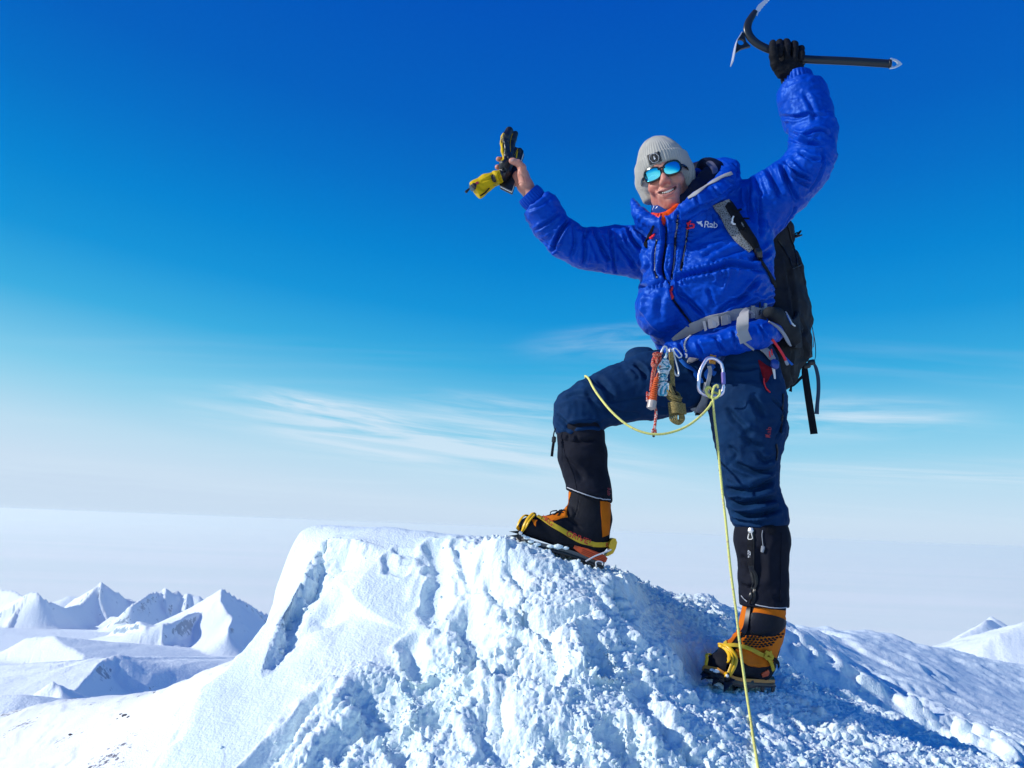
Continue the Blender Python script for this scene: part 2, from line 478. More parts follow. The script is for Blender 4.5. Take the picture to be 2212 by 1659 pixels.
def poly_dist(v, line, R_=0.08):
    """distance of points v to a 3-D polyline and the parameter along it (inf when farther than R_)"""
    line = np.asarray(line, float); d = np.full(len(v), 1e3); tt = np.zeros(len(v))
    m = ((v > line.min(0) - R_) & (v < line.max(0) + R_)).all(1); ix = np.where(m)[0]; q = v[ix]
    if len(ix) == 0: return d, tt
    dd = np.full(len(ix), 1e3); tq = np.zeros(len(ix)); n = len(line) - 1
    for i in range(n):
        t = seg_t(q, line[i], line[i + 1]); e = np.linalg.norm(q - line[i] - t[:, None] * (line[i + 1] - line[i]), axis=1)
        b = e < dd; dd[b] = e[b]; tq[b] = (i + t[b]) / n
    d[ix] = dd; tt[ix] = tq
    return d, tt
class Surf:
    """finished skin that other things can be laid on"""
    def __init__(s, v, F):
        s.v = v; s.F = F
        s.b = BVHTree.FromPolygons([tuple(q) for q in v.tolist()], F.tolist())
    def hit(s, x, y, off=0.0, back=False):
        d = Vector(P(x, y, 1.0)).normalized()
        h = s.b.ray_cast(Vector((0, 0, 0)), d)
        if h[0] is None:
            p = Vector(P(x, y, 2.45)); h = s.b.find_nearest(p); h = (h[0], h[1])
        p, n = np.array(h[0]), np.array(h[1])
        if n @ np.array(d) > 0: n = -n
        return p + n * off, n
    def line(s, pts, off=0.0, n=5):
        q = catmull(np.array([(a, b, 0.0) for a, b in pts]), n) if len(pts) > 2 else np.array([np.array([a, b, 0.0]) for a, b in np.linspace(pts[0][:2], pts[-1][:2], 8)])
        r = [s.hit(a[0], a[1], off) for a in q]
        return np.array([a[0] for a in r]), np.array([a[1] for a in r])
    def near(s, p, off=0.0):
        h = s.b.find_nearest(Vector(p)); return np.array(h[0]) + np.array(h[1]) * off, np.array(h[1])
def carve(v, F, N, surf, strokes, n=5):
    """presses folds, seams and creases into a skin: stroke = (picture points, width, depth[, 'edge'])"""
    disp = np.zeros(len(v))
    for st in strokes:
        pts, w, dep = st[:3]
        L, _ = surf.line(pts, 0.0, n)
        d, t = poly_dist(v, L, abs(w) * 3.2)
        taper = np.clip(np.minimum(t, 1 - t) * 6, 0, 1) ** 0.7 if len(st) < 4 else 1.0
        g = np.exp(-(d / w) ** 2) * taper
        disp += dep * g
        if dep < 0: disp += -dep * 0.45 * np.exp(-((d - 1.9 * w) / w) ** 2) * taper   # cloth swells beside a crease
    return v + N * disp[:, None]
# ------------------------------------------------------------------ materials
def M(name, col=(.5, .5, .5), rough=0.6, metal=0.0, spec=0.5, **kw):
    m = bpy.data.materials.new(name); m.use_nodes = True
    nt = m.node_tree; b = nt.nodes['Principled BSDF']
    b.inputs['Base Color'].default_value = (*col, 1); b.inputs['Roughness'].default_value = rough
    b.inputs['Metallic'].default_value = metal; b.inputs['Specular IOR Level'].default_value = spec
    for k, x in kw.items(): b.inputs[k].default_value = x
    return m
def nodes(m): return m.node_tree.nodes, m.node_tree.links, m.node_tree.nodes['Principled BSDF']
def nnoise(n, l, scale, detail=4, rough=0.55, vec=None, dist=0.0, sc=None, rot=(0, 0, 0)):
    if vec is None:
        c = n.new('ShaderNodeTexCoord'); vec = c.outputs['Object']
    if sc is not None:
        mp = n.new('ShaderNodeMapping'); mp.inputs['Scale'].default_value = sc; mp.inputs['Rotation'].default_value = rot
        l.new(vec, mp.inputs[0]); vec = mp.outputs[0]
    t = n.new('ShaderNodeTexNoise'); t.inputs['Scale'].default_value = scale; t.inputs['Detail'].default_value = detail
    t.inputs['Roughness'].default_value = rough; t.inputs['Distortion'].default_value = dist
    l.new(vec, t.inputs['Vector']); return t
def nramp(n, l, src, stops):
    r = n.new('ShaderNodeValToRGB'); l.new(src, r.inputs[0]); e = r.color_ramp.elements
    while len(e) > 1: e.remove(e[-1])
    for i, (p, c) in enumerate(stops):
        q = e[0] if i == 0 else e.new(p)
        q.position = p; q.color = (*c, 1)
    return r
def nbump(n, l, b, src, strength=0.3, dist=0.002, chain=None):
    k = n.new('ShaderNodeBump'); k.inputs['Strength'].default_value = strength; k.inputs['Distance'].default_value = dist
    l.new(src, k.inputs['Height'])
    if chain is not None: l.new(chain, k.inputs['Normal'])
    l.new(k.outputs[0], b.inputs['Normal']); return k.outputs[0]
def cloth(name, c1, c2, rough=0.75, weave=900, wr=0.25, big=14, spec=0.10, bump=0.35, wrinkle=0.5, wsc=28, sheen=0.0):
    m = M(name, c1, rough, spec=spec); n, l, b = nodes(m)
    t = nnoise(n, l, big, 5); r = nramp(n, l, t.outputs['Fac'], [(0.3, c1), (0.7, c2)]); l.new(r.outputs[0], b.inputs['Base Color'])
    w = nnoise(n, l, weave, 2); h1 = nbump(n, l, b, w.outputs['Fac'], wr, 0.0006)
    if wrinkle > 0:
        t2 = nnoise(n, l, wsc, 3, 0.5, dist=1.2); nbump(n, l, b, t2.outputs['Fac'], wrinkle, 0.006, h1)
    if sheen: b.inputs['Sheen Weight'].default_value = sheen
    return m
# shiny ripstop nylon of the down jacket
def nylon(name, c1, c2, rough=0.33):
    m = M(name, c1, rough, spec=0.5); n, l, b = nodes(m); b.inputs['Specular Tint'].default_value = (0.12, 0.45, 1, 1)
    t = nnoise(n, l, 9, 4); r = nramp(n, l, t.outputs['Fac'], [(0.3, c1), (0.75, c2)]); l.new(r.outputs[0], b.inputs['Base Color'])
    a = nnoise(n, l, 20, 3, 0.5, dist=0.9); a.noise_type = 'RIDGED_MULTIFRACTAL'; a.inputs['Lacunarity'].default_value = 2.3; h0 = nbump(n, l, b, a.outputs['Fac'], 0.30, 0.003)
    a = nnoise(n, l, 40, 4, 0.62, dist=1.6); h1 = nbump(n, l, b, a.outputs['Fac'], 0.30, 0.006, h0)
    c = nnoise(n, l, 120, 3, 0.6, dist=1.0); nbump(n, l, b, c.outputs['Fac'], 0.14, 0.002, h1)
    q = nnoise(n, l, 60, 3); mr = n.new('ShaderNodeMapRange'); mr.inputs['To Min'].default_value = rough - .08; mr.inputs['To Max'].default_value = rough + .14
    l.new(q.outputs['Fac'], mr.inputs['Value']); l.new(mr.outputs[0], b.inputs['Roughness'])
    return m
MT = {}
MT['nylon'] = nylon('blue_nylon', (0.0, 0.052, 0.46), (0.0, 0.034, 0.33), 0.44)
MT['nylon_navy'] = nylon('navy_nylon', (0.006, 0.012, 0.045), (0.004, 0.008, 0.03), 0.4)
MT['lining'] = cloth('dark_lining', (0.010, 0.014, 0.035), (0.006, 0.008, 0.022), 0.6)
MT['trouser'] = cloth('navy_trouser', (0.004, 0.031, 0.100), (0.003, 0.022, 0.074), 0.78, weave=1400, wr=0.15, wrinkle=0.35, wsc=20)
MT['gaiter'] = cloth('black_gaiter', (0.012, 0.014, 0.024), (0.008, 0.009, 0.016), 0.8, wrinkle=0.35, wsc=18)
MT['black_fabric'] = cloth('black_fabric', (0.010, 0.011, 0.016), (0.006, 0.007, 0.010), 0.7, wrinkle=0.4, wsc=24)
MT['pack'] = cloth('charcoal_pack_cloth', (0.013, 0.016, 0.024), (0.028, 0.030, 0.034), 0.7, wrinkle=0.7, wsc=16)
MT['packgrey'] = cloth('grey_pack_cloth', (0.018, 0.021, 0.025), (0.026, 0.029, 0.033), 0.75, wrinkle=0.6, wsc=18)
MT['black_rubber'] = M('black_rubber', (0.010, 0.010, 0.012), 0.36, spec=0.5)
MT['orange'] = cloth('orange_boot_cloth', (0.66, 0.165, 0.008), (0.52, 0.12, 0.006), 0.7, weave=700, wr=0.5, wrinkle=0.35, wsc=30)
MT['orange_rubber'] = M('orange_rubber', (0.55, 0.07, 0.008), 0.5)
MT['boot_black'] = cloth('boot_softshell', (0.014, 0.015, 0.022), (0.008, 0.009, 0.013), 0.7, wrinkle=0.3, wsc=25)
MT['yellow'] = M('yellow_plastic', (0.82, 0.46, 0.006), 0.34)
MT['strapyel'] = cloth('yellow_webbing', (0.66, 0.44, 0.035), (0.50, 0.34, 0.04), 0.8, weave=1600, wr=0.5, wrinkle=0)
MT['glove_yellow'] = cloth('yellow_glove_cloth', (0.62, 0.42, 0.006), (0.50, 0.33, 0.008), 0.6, wrinkle=0.5, wsc=30)
MT['leather'] = cloth('black_leather', (0.010, 0.011, 0.015), (0.006, 0.006, 0.009), 0.36, weave=400, wr=0.3, wrinkle=0.6, wsc=45, spec=0.6)
MT['steel'] = M('steel', (0.72, 0.72, 0.72), 0.42, 0.65)
MT['darksteel'] = M('dark_steel', (0.035, 0.036, 0.04), 0.38, 0.7)
MT['alu_lilac'] = M('anodised_aluminium', (0.86, 0.78, 0.90), 0.34, 0.9)
MT['purple'] = M('purple_aluminium', (0.30, 0.20, 0.50), 0.28, 1.0)
MT['axeblack'] = M('black_axe_paint', (0.016, 0.020, 0.028), 0.33, 0.2)
MT['webgrey'] = cloth('grey_webbing', (0.34, 0.34, 0.36), (0.27, 0.27, 0.29), 0.75, weave=1500, wr=0.5, wrinkle=0.15)
MT['plasticgrey'] = M('grey_plastic', (0.30, 0.32, 0.36), 0.4)
MT['webblack'] = cloth('black_webbing', (0.012, 0.013, 0.018), (0.008, 0.009, 0.012), 0.75, weave=1500, wr=0.5, wrinkle=0)
MT['webblue'] = cloth('blue_webbing', (0.02, 0.16, 0.60), (0.015, 0.10, 0.42), 0.7, weave=1500, wr=0.4, wrinkle=0)
MT['webtan'] = cloth('tan_webbing', (0.55, 0.26, 0.05), (0.42, 0.19, 0.04), 0.75, weave=1500, wr=0.4, wrinkle=0)
MT['red'] = M('red_cord', (0.75, 0.02, 0.03), 0.5)
MT['redcloth'] = cloth('dark_red_cloth', (0.22, 0.008, 0.018), (0.14, 0.006, 0.012), 0.8)
MT['orange_fleece'] = cloth('orange_fleece', (0.80, 0.08, 0.01), (0.62, 0.05, 0.01), 0.85, wrinkle=0.4)
MT['white'] = M('white_plastic', (0.75, 0.75, 0.75), 0.4)
MT['print_white'] = M('white_print', (0.62, 0.66, 0.74), 0.5)
MT['print_red'] = M('red_print', (0.30, 0.015, 0.03), 0.6)
MT['print_redbright'] = M('bright_red_print', (0.45, 0.02, 0.01), 0.6)
MT['reflect'] = M('grey_piping', (0.45, 0.46, 0.50), 0.45)
MT['knit'] = None
def knit():
    m = cloth('grey_knit', (0.42, 0.41, 0.38), (0.34, 0.335, 0.31), 0.95, weave=500, wr=0.4, wrinkle=0.3, wsc=40, spec=0.1)
    return m
MT['knit'] = knit()
def skin():
    m = M('skin', (0.52, 0.24, 0.16), 0.48, spec=0.4); n, l, b = nodes(m)
    t = nnoise(n, l, 22, 5); r = nramp(n, l, t.outputs['Fac'], [(0.3, (0.46, 0.15, 0.11)), (0.5, (0.53, 0.225, 0.165)), (0.72, (0.58, 0.29, 0.215))]); l.new(r.outputs[0], b.inputs['Base Color'])
    w = nnoise(n, l, 260, 4); nbump(n, l, b, w.outputs['Fac'], 0.3, 0.0012)
    b.inputs['Subsurface Weight'].default_value = 0.12
    b.inputs['Subsurface Radius'].default_value = (0.012, 0.004, 0.002)
    b.inputs['Subsurface Scale'].default_value = 0.5
    return m
MT['skin'] = skin()
MT['lip'] = M('lip', (0.36, 0.13, 0.115), 0.4)
MT['teeth'] = M('teeth', (0.78, 0.74, 0.66), 0.25)
MT['mouth'] = M('mouth_inside', (0.05, 0.012, 0.012), 0.6)
MT['stubble'] = M('stubble', (0.20, 0.10, 0.07), 0.7)
def rope_mat(name, base, fleck, scale=130, thr=0.52, sc=(1, 1, 1)):
    m = M(name, base, 0.75, spec=0.3); n, l, b = nodes(m)
    t = nnoise(n, l, scale, 2, sc=sc); r = nramp(n, l, t.outputs['Fac'], [(thr - .03, base), (thr + .03, fleck)]); l.new(r.outputs[0], b.inputs['Base Color'])
    w = nnoise(n, l, 700, 2); nbump(n, l, b, w.outputs['Fac'], 0.6, 0.001)
    return m
MT['rope_yellow'] = rope_mat('yellow_rope', (0.72, 0.70, 0.20), (0.55, 0.45, 0.20), 160, 0.60)
MT['rope_tan'] = rope_mat('tan_cord', (0.15, 0.11, 0.035), (0.27, 0.21, 0.08), 300, 0.5)
MT['rope_cyan'] = rope_mat('white_and_turquoise_cord', (0.62, 0.68, 0.70), (0.04, 0.30, 0.42), 110, 0.55)
MT['rope_cyan2'] = M('turquoise_cord', (0.05, 0.34, 0.46), 0.7)
MT['rope_red'] = rope_mat('red_flecked_cord', (0.52, 0.20, 0.14), (0.40, 0.03, 0.02), 210, 0.5)
MT['rope_redwhite'] = rope_mat('white_and_red_cord', (0.60, 0.52, 0.48), (0.50, 0.05, 0.03), 170, 0.47)
MT['rope_orange'] = M('orange_cord', (0.72, 0.12, 0.02), 0.55)
MT['clear'] = M('milky_plastic', (0.42, 0.36, 0.33), 0.3)
# mirrored lens: the coating's colour changes with the viewing angle
def lens():
    m = M('mirror_lens', (0.05, 0.62, 0.80), 0.05, 1.0); n, l, b = nodes(m)
    lw = n.new('ShaderNodeLayerWeight'); lw.inputs[0].default_value = 0.45
    r = nramp(n, l, lw.outputs['Facing'], [(0.0, (0.22, 0.95, 0.98)), (0.45, (0.04, 0.62, 0.95)), (0.8, (0.02, 0.08, 0.60))]); l.new(r.outputs[0], b.inputs['Base Color'])
    return m
MT['lens'] = lens()
MT['glassframe'] = M('black_frame', (0.008, 0.008, 0.011), 0.22)
def buff():
    m = cloth('blue_patterned_buff', (0.010, 0.045, 0.22), (0.008, 0.03, 0.16), 0.8); n, l, b = nodes(m)
    t = nnoise(n, l, 55, 1); r = nramp(n, l, t.outputs['Fac'], [(0.655, (0.010, 0.045, 0.22)), (0.67, (0.6, 0.65, 0.75))]); l.new(r.outputs[0], b.inputs['Base Color'])
    return m
MT['buff'] = buff()
def mesh_pad():
    m = M('grey_spacer_mesh', (0.25, 0.26, 0.28), 0.8); n, l, b = nodes(m)
    c = n.new('ShaderNodeTexCoord'); v = n.new('ShaderNodeTexVoronoi'); v.inputs['Scale'].default_value = 150; v.feature = 'DISTANCE_TO_EDGE'; l.new(c.outputs['Object'], v.inputs['Vector'])
    r = nramp(n, l, v.outputs['Distance'], [(0.0, (0.20, 0.21, 0.23)), (0.12, (0.20, 0.21, 0.23)), (0.18, (0.05, 0.055, 0.06))]); l.new(r.outputs[0], b.inputs['Base Color'])
    return m
MT['padmesh'] = mesh_pad()

# snow: white grains, tiny glints and a little light carried inside
def snow(name, c1=(0.75, 0.88, 0.90), c2=(0.81, 0.91, 0.92), fine=420, mid=60, b1=0.5, b2=0.5, d1=0.0015, d2=0.006, sss=0.0):
    m = M(name, c1, 0.55, spec=0.3); n, l, b = nodes(m)
    t = nnoise(n, l, 3.0, 5); r = nramp(n, l, t.outputs['Fac'], [(0.35, c1), (0.65, c2)]); l.new(r.outputs[0], b.inputs['Base Color'])
    a = nnoise(n, l, mid, 6, 0.7); h1 = nbump(n, l, b, a.outputs['Fac'], b2, d2)
    c = n.new('ShaderNodeTexCoord'); vo = n.new('ShaderNodeTexVoronoi'); vo.inputs['Scale'].default_value = fine * 0.33; l.new(c.outputs['Object'], vo.inputs['Vector'])
    h2 = nbump(n, l, b, vo.outputs['Distance'], 0.55, -d1 * 1.6, h1)
    f = nnoise(n, l, fine, 3, 0.6); nbump(n, l, b, f.outputs['Fac'], b1, d1, h2)
    if sss:
        b.inputs['Subsurface Weight'].default_value = sss; b.inputs['Subsurface Radius'].default_value = (0.01, 0.02, 0.03); b.inputs['Subsurface Scale'].default_value = 1.0
    return m
MT['snow'] = snow('summit_snow')
# ------------------------------------------------------------------ the land
def tps(ctrl, reg=1e-4):
    c = np.array([P(*q) if len(q) == 3 else q[3:] for q in ctrl]); xy = c[:, :2]; z = c[:, 2]
    sc = np.ptp(xy, axis=0).max(); mu = xy.mean(0); a = (xy - mu) / sc
    def K(r2): return 0.5 * r2 * np.log(r2 + 1e-12)
    n = len(a); A = np.zeros((n + 3, n + 3))
    A[:n, :n] = K(((a[:, None] - a[None]) ** 2).sum(-1)) + reg * np.eye(n)
    A[:n, n:] = np.c_[np.ones(n), a]; A[n:, :n] = A[:n, n:].T
    w = np.linalg.solve(A, np.r_[z, 0, 0, 0])
    def f(x, y):
        o = np.full(x.shape, w[n]) + w[n + 1] * (x - mu[0]) / sc + w[n + 2] * (y - mu[1]) / sc
        for i in range(n): o += w[i] * K(((x - mu[0]) / sc - a[i, 0]) ** 2 + ((y - mu[1]) / sc - a[i, 1]) ** 2)
        return o
    return f
def off(q, dx, dy, dz):
    p = P(*q); return (0, 0, 0, p[0] + dx, p[1] + dy, p[2] + dz)
crest = [(640, 1148, 2.95), (700, 1143, 2.92), (780, 1142, 2.85), (850, 1143, 2.80), (920, 1150, 2.75), (1000, 1157, 2.68), (1100, 1166, 2.60), (1200, 1192, 2.60),
         (1300, 1222, 2.65), (1400, 1252, 2.80), (1500, 1288, 3.0), (1560, 1312, 3.15), (1640, 1338, 3.5), (1720, 1356, 4.0), (1800, 1368, 4.6), (1900, 1374, 5.2),
         (1980, 1393, 5.6), (2050, 1412, 6.0), (2130, 1436, 6.2), (2212, 1457, 6.4), (2450, 1530, 6.6)]
edge = [(607, 1178, 2.95), (605, 1230, 2.85), (590, 1290, 2.7), (555, 1335, 2.58), (500, 1400, 2.45), (440, 1460, 2.3), (400, 1510, 2.2), (350, 1600, 2.05), (310, 1659, 1.98), (230, 1780, 1.82)]
body = [(420, 1659, 1.92), (600, 1659, 1.86), (800, 1659, 1.84), (1100, 1659, 1.78), (1400, 1659, 1.80), (1700, 1659, 1.97), (2000, 1659, 2.2), (2212, 1659, 2.4), (2500, 1700, 2.5),
        (400, 1850, 1.62), (800, 1850, 1.60), (1200, 1850, 1.48), (1700, 1850, 1.62), (2212, 1900, 1.8),
        (560, 1480, 2.2), (760, 1480, 2.08), (1000, 1460, 2.07), (1300, 1460, 1.99), (1560, 1484, 2.30), (1420, 1480, 2.07), (1650, 1466, 2.48), (1820, 1520, 2.6), (2050, 1575, 2.8), (2212, 1610, 2.9),
        (680, 1310, 2.45), (830, 1300, 2.40), (1000, 1300, 2.33), (1200, 1300, 2.21), (1400, 1340, 2.41), (1560, 1390, 2.62), (1720, 1440, 2.95),
        (720, 1200, 2.70), (860, 1200, 2.62), (1000, 1205, 2.52), (1118, 1163, 2.42), (1200, 1193, 2.415), (1290, 1229, 2.415), (1380, 1270, 2.58), (1480, 1315, 2.75),
        (1850, 1450, 3.5), (1950, 1425, 4.4), (2100, 1475, 4.3), (2212, 1505, 4.6), (2000, 1500, 3.5), (2212, 1555, 3.7), (1820, 1400, 4.0)]
back = [off(q, 0.02, 0.35, -0.16) for q in crest[:12:2]] + [off(q, 0.05, 0.9, -0.75) for q in crest[:12:2]] + [off(q, 0, 1.2, -0.45) for q in crest[12::2]] + [off(q, 0, 3.0, -2.2) for q in crest[12::2]]
sidel = [off(q, -0.35, 0.0, -0.07) for q in edge[::2]] + [off(q, -1.2, 0.0, -0.4) for q in edge[::3]]
ZB = tps(crest + edge + body + back + sidel, 2e-5)

def march(x, y, f, y0=1.3, y1=7.5):
    ys = np.arange(y0, y1, 0.01); r = P(x, y, 1.0)
    zz = f(r[0] * ys, ys) - r[2] * ys
    k = np.argmax(zz > 0)
    if zz[k] <= 0: k = np.argmax(zz)
    return np.array([r[0] * ys[k], ys[k]])
def plan_dist(X, Y, line):
    d = np.full(X.shape, 9.0); sd = np.full(X.shape, 9.0); tt = np.zeros(X.shape); n = len(line) - 1
    for i in range(n):
        a, b = line[i], line[i + 1]; e = b - a
        t = np.clip(((X - a[0]) * e[0] + (Y - a[1]) * e[1]) / (e @ e), 0, 1)
        qx, qy = X - a[0] - t * e[0], Y - a[1] - t * e[1]
        r = np.hypot(qx, qy); m = r < d
        d[m] = r[m]; sd[m] = (np.sign(e[0] * qy - e[1] * qx) * r)[m]; tt[m] = (i + t[m]) / n
    return d, sd, tt
u0, u1 = -0.78, 0.80
uc = np.concatenate([np.linspace(-1.7, u0, 60)[:-1], np.linspace(u0, u1, 1080), np.linspace(u1, 1.6, 60)[1:]])
yr = np.concatenate([np.linspace(1.15, 1.60, 50)[:-1], np.linspace(1.60, 3.05, 430)[:-1], 3.05 * np.exp(np.linspace(0, math.log(10.5 / 3.05), 300))])
GU, GY = np.meshgrid(uc, yr)
GX = GU * GY
GZ = ZB(GX, GY)
ex = np.array([P(*q) for q in edge]); o_ = np.argsort(ex[:, 1])
EX = np.interp(GY, np.r_[0, ex[o_, 1], 4.0], np.r_[ex[o_[0], 0] + 0.06, ex[o_, 0], ex[o_[-1], 0] + 0.05])
EX = EX + 0.055 * sstep(2.15, 2.75, GY) + 0.012 * vnoise(np.stack([GX * 12, GY * 12], -1), 88) + 0.010 * vnoise(np.stack([GX * 30, GY * 30], -1), 89)
dE = EX - GX
GZ = GZ - 3.6 * np.minimum((np.sqrt(dE ** 2 + 0.02 ** 2) + dE) / 2, 1.2)
# rough and smooth parts of the summit
pxy = proj(np.stack([GX.ravel(), GY.ravel(), GZ.ravel()], 1)); PXs = pxy[:, 0].reshape(GX.shape)
rightness = sstep(-0.38, 0.12, GX + 0.10 * vnoise(np.stack([GX * 4, GY * 4], -1), 3))
nearness = sstep(2.25, 1.95, GY + 0.15 * vnoise(np.stack([GX * 3, GY * 3], -1), 5))
edgeness = sstep(-0.72, -0.92, GX)
rough = np.clip(0.10 + 0.80 * rightness + 0.65 * nearness * sstep(-0.80, -0.62, GX), 0, 1)
pym = pxy[:, 1].reshape(GX.shape)
jline = np.interp(pym, [1100, 1300, 1430, 1504, 1545, 1594, 1642, 1700, 1900], [640, 640, 660, 690, 650, 605, 560, 505, 330])
rough *= 1 - 0.93 * sstep(20, -25, PXs - jline + 18 * vnoise(np.stack([GX * 9, GY * 9], -1), 66))
farness = sstep(2.75, 3.6, GY + 0.4 * (GX - 0.6))
rough *= (1 - 0.80 * farness) * (1 - 0.7 * sstep(2.55, 2.8, GY) * (GX < 0.3))
# wind lip along the left edge, with the scooped hollow behind it
lipL = np.array([march(x, y, ZB) for x, y in ((840, 1186), (780, 1176), (715, 1172), (690, 1190), (664, 1230), (630, 1305), (596, 1361), (580, 1410), (560, 1470))])
d, sd, tt = plan_dist(GX, GY, lipL)
wav = 0.010 * vnoise(np.stack([GX * 48, GY * 48], -1), 29) + 0.018 * vnoise(np.stack([GX * 24, GY * 24], -1), 9) + 0.024 * vnoise(np.stack([GX * 10, GY * 10], -1), 19)
fall = np.clip(np.minimum(tt * 8, (1 - tt) * 5), 0, 1)
s_ = np.abs(sd) + wav
inner = (sd > 0) if np.median(sd[(np.abs(GX + 0.5) < .1) & (np.abs(GY - 2.5) < .1)]) > 0 else (sd < 0)
GZ = GZ - np.where(inner, 0.082 * (1 + 0.55 * vnoise(np.stack([GX * 11, GY * 11], -1), 23)) * sstep(-0.012, 0.055, s_) * np.exp(-np.maximum(s_ - 0.03, 0) / 0.24) * fall, 0)
GZ = GZ + 0.010 * np.exp(-(sd / 0.03) ** 2) * fall
rough = np.maximum(rough, 0.62 * np.exp(-(np.where(inner, s_, 9) / 0.10) ** 2) * fall)
lip_rough = np.exp(-(np.where(inner, s_, 9) / 0.10) ** 2) * fall
strokes = [([(943, 1185), (950, 1237), (943, 1290), (940, 1330)], .034, -.050), ([(838, 1207), (845, 1230), (870, 1240)], .016, -.022), ([(860, 1195), (900, 1200), (918, 1222)], .014, -.016),
    ([(850, 1212), (885, 1218)], .014, .012), ([(984, 1177), (1003, 1230), (1022, 1275)], .016, -.030), ([(1067, 1192), (1097, 1230), (1134, 1275)], .016, -.032), ([(1059, 1249), (1070, 1290), (1097, 1316)], .02, -.034),
    ([(1014, 1350), (1037, 1387), (1037, 1425)], .042, -.075), ([(1093, 1436), (1138, 1440), (1183, 1455)], .042, -.075), ([(1138, 1342), (1190, 1358), (1265, 1338)], .02, -.038),
    ([(793, 1511), (823, 1541), (808, 1567)], .045, -.065), ([(733, 1616), (778, 1582)], .034, -.055), ([(520, 1700), (575, 1642), (620, 1594), (665, 1545), (710, 1504)], .026, -.055),
    ([(890, 1400), (902, 1447)], .026, -.05), ([(928, 1560), (950, 1535)], .03, -.045), ([(1059, 1550), (1078, 1612), (1104, 1630)], .040, -.06), ([(1089, 1500), (1093, 1567)], .018, -.035),
    ([(1318, 1296), (1332, 1318), (1345, 1345)], .022, -.050), ([(1123, 1334), (1170, 1371), (1190, 1395)], .018, -.035), ([(1275, 1393), (1299, 1439)], .028, -.05), ([(1371, 1393), (1428, 1451)], .035, .035),
    ([(1381, 1479), (1393, 1520), (1420, 1560)], .028, -.045), ([(1255, 1330), (1240, 1400), (1262, 1470)], .03, .028), ([(1180, 1500), (1220, 1560)], .03, .03), ([(1480, 1430), (1500, 1500)], .03, -.04),
    ([(1590, 1530), (1680, 1600)], .03, -.035), ([(1700, 1500), (1800, 1560), (1950, 1625), (2080, 1670)], .024, .020), ([(1750, 1560), (1900, 1640)], .035, -.04), ([(960, 1400), (985, 1480)], .03, .025),
    ([(860, 1600), (880, 1659)], .03, -.05), ([(1200, 1600), (1260, 1640)], .035, -.045), ([(1330, 1600), (1400, 1659)], .035, -.045), ([(1020, 1180), (1050, 1230), (1080, 1270)], .014, .018),
    ([(690, 1600), (640, 1659)], .03, .03), ([(1440, 1590), (1500, 1640)], .03, -.05), ([(1850, 1440), (1950, 1500), (2050, 1560)], .06, -.035),
    ([(1900, 1470), (2010, 1500), (2120, 1540)], .06, .03), ([(1500, 1330), (1600, 1390), (1700, 1450)], .03, .03), ([(1700, 1410), (1800, 1460), (1950, 1530), (2120, 1600), (2300, 1670)], .17, -.07), ([(1450, 1560), (1560, 1600)], .03, .03)]
for pts, w, dep in strokes:
    L = np.array([march(a, b, ZB) for a, b in pts])
    L = catmull(np.c_[L, np.zeros(len(L))], 4)[:, :2]
    m = (GX > L[:, 0].min() - 4 * w) & (GX < L[:, 0].max() + 4 * w) & (GY > L[:, 1].min() - 4 * w) & (GY < L[:, 1].max() + 4 * w)
    wv = 1 + 0.35 * vnoise(np.stack([GX[m] * 30, GY[m] * 30], -1), 31)
    q = plan_dist(GX[m], GY[m], L)[0] / (w * wv)
    g = np.exp(-q ** 2.1) if dep < 0 else np.exp(-q ** 2)
    GZ[m] += dep * (0.62 if w < .1 else 1.0) * g + (0.22 * abs(dep) * np.exp(-((q - 1.6) / 0.5) ** 2) if dep < 0 else 0)
GS3 = np.stack([GX, GY, GZ], -1)
def n2(sx, sy, s, o=1, kind=0):
    p = GS3 * np.array([sx, sy, sy])
    return fbm(p, o, s) if kind == 0 else ridged(p, o, s)
wx = 0.025 * vnoise(np.stack([GX * 8, GY * 8], -1), 71); wy = 0.025 * vnoise(np.stack([GX * 8, GY * 8], -1), 72)
GW3 = GS3 + np.stack([wx, wy, -wx], -1)
def bil(sc, s):
    return np.abs(vnoise(GW3 * sc, s))
lump = 0.026 * n2(7, 6, 1, 2) + 0.030 * (bil(11, 2) - .35) + 0.020 * (bil(24, 3) - .35)
lump += 0.014 * (bil(48, 4) - .35) + 0.010 * (bil(90, 5) - .35) * (GY < 3.3)
clod = (np.maximum(vnoise(GW3 * 55, 90) - 0.12, 0) * 0.024 + np.maximum(vnoise(GW3 * 110, 92) - 0.1, 0) * 0.012) * sstep(-0.15, 0.35, vnoise(GS3 * 9, 91))
fine = 0.0040 * np.abs(vnoise(GS3 * 75, 8)) + 0.0034 * vnoise(GS3 * 120, 6) + 0.0020 * vnoise(GS3 * 210, 7)
ridge_rub = 0.018 * np.maximum(n2(15, 13, 40, 3, 1), 0) ** 2
soft = sstep(-0.30, 0.35, vnoise(np.stack([GX * 6, GY * 6], -1), 95) + 0.5 * vnoise(np.stack([GX * 14, GY * 14], -1), 96))
D_ = rough * (0.034 * n2(4.5, 4, 101, 2) + lump * (0.10 + 0.62 * soft) + 0.6 * ridge_rub * soft + clod) * 0.80 + (0.10 + 0.90 * rough) * fine * (GY < 4)
D_ += (1 - rough) * 0.006 * n2(9, 8, 11, 3)
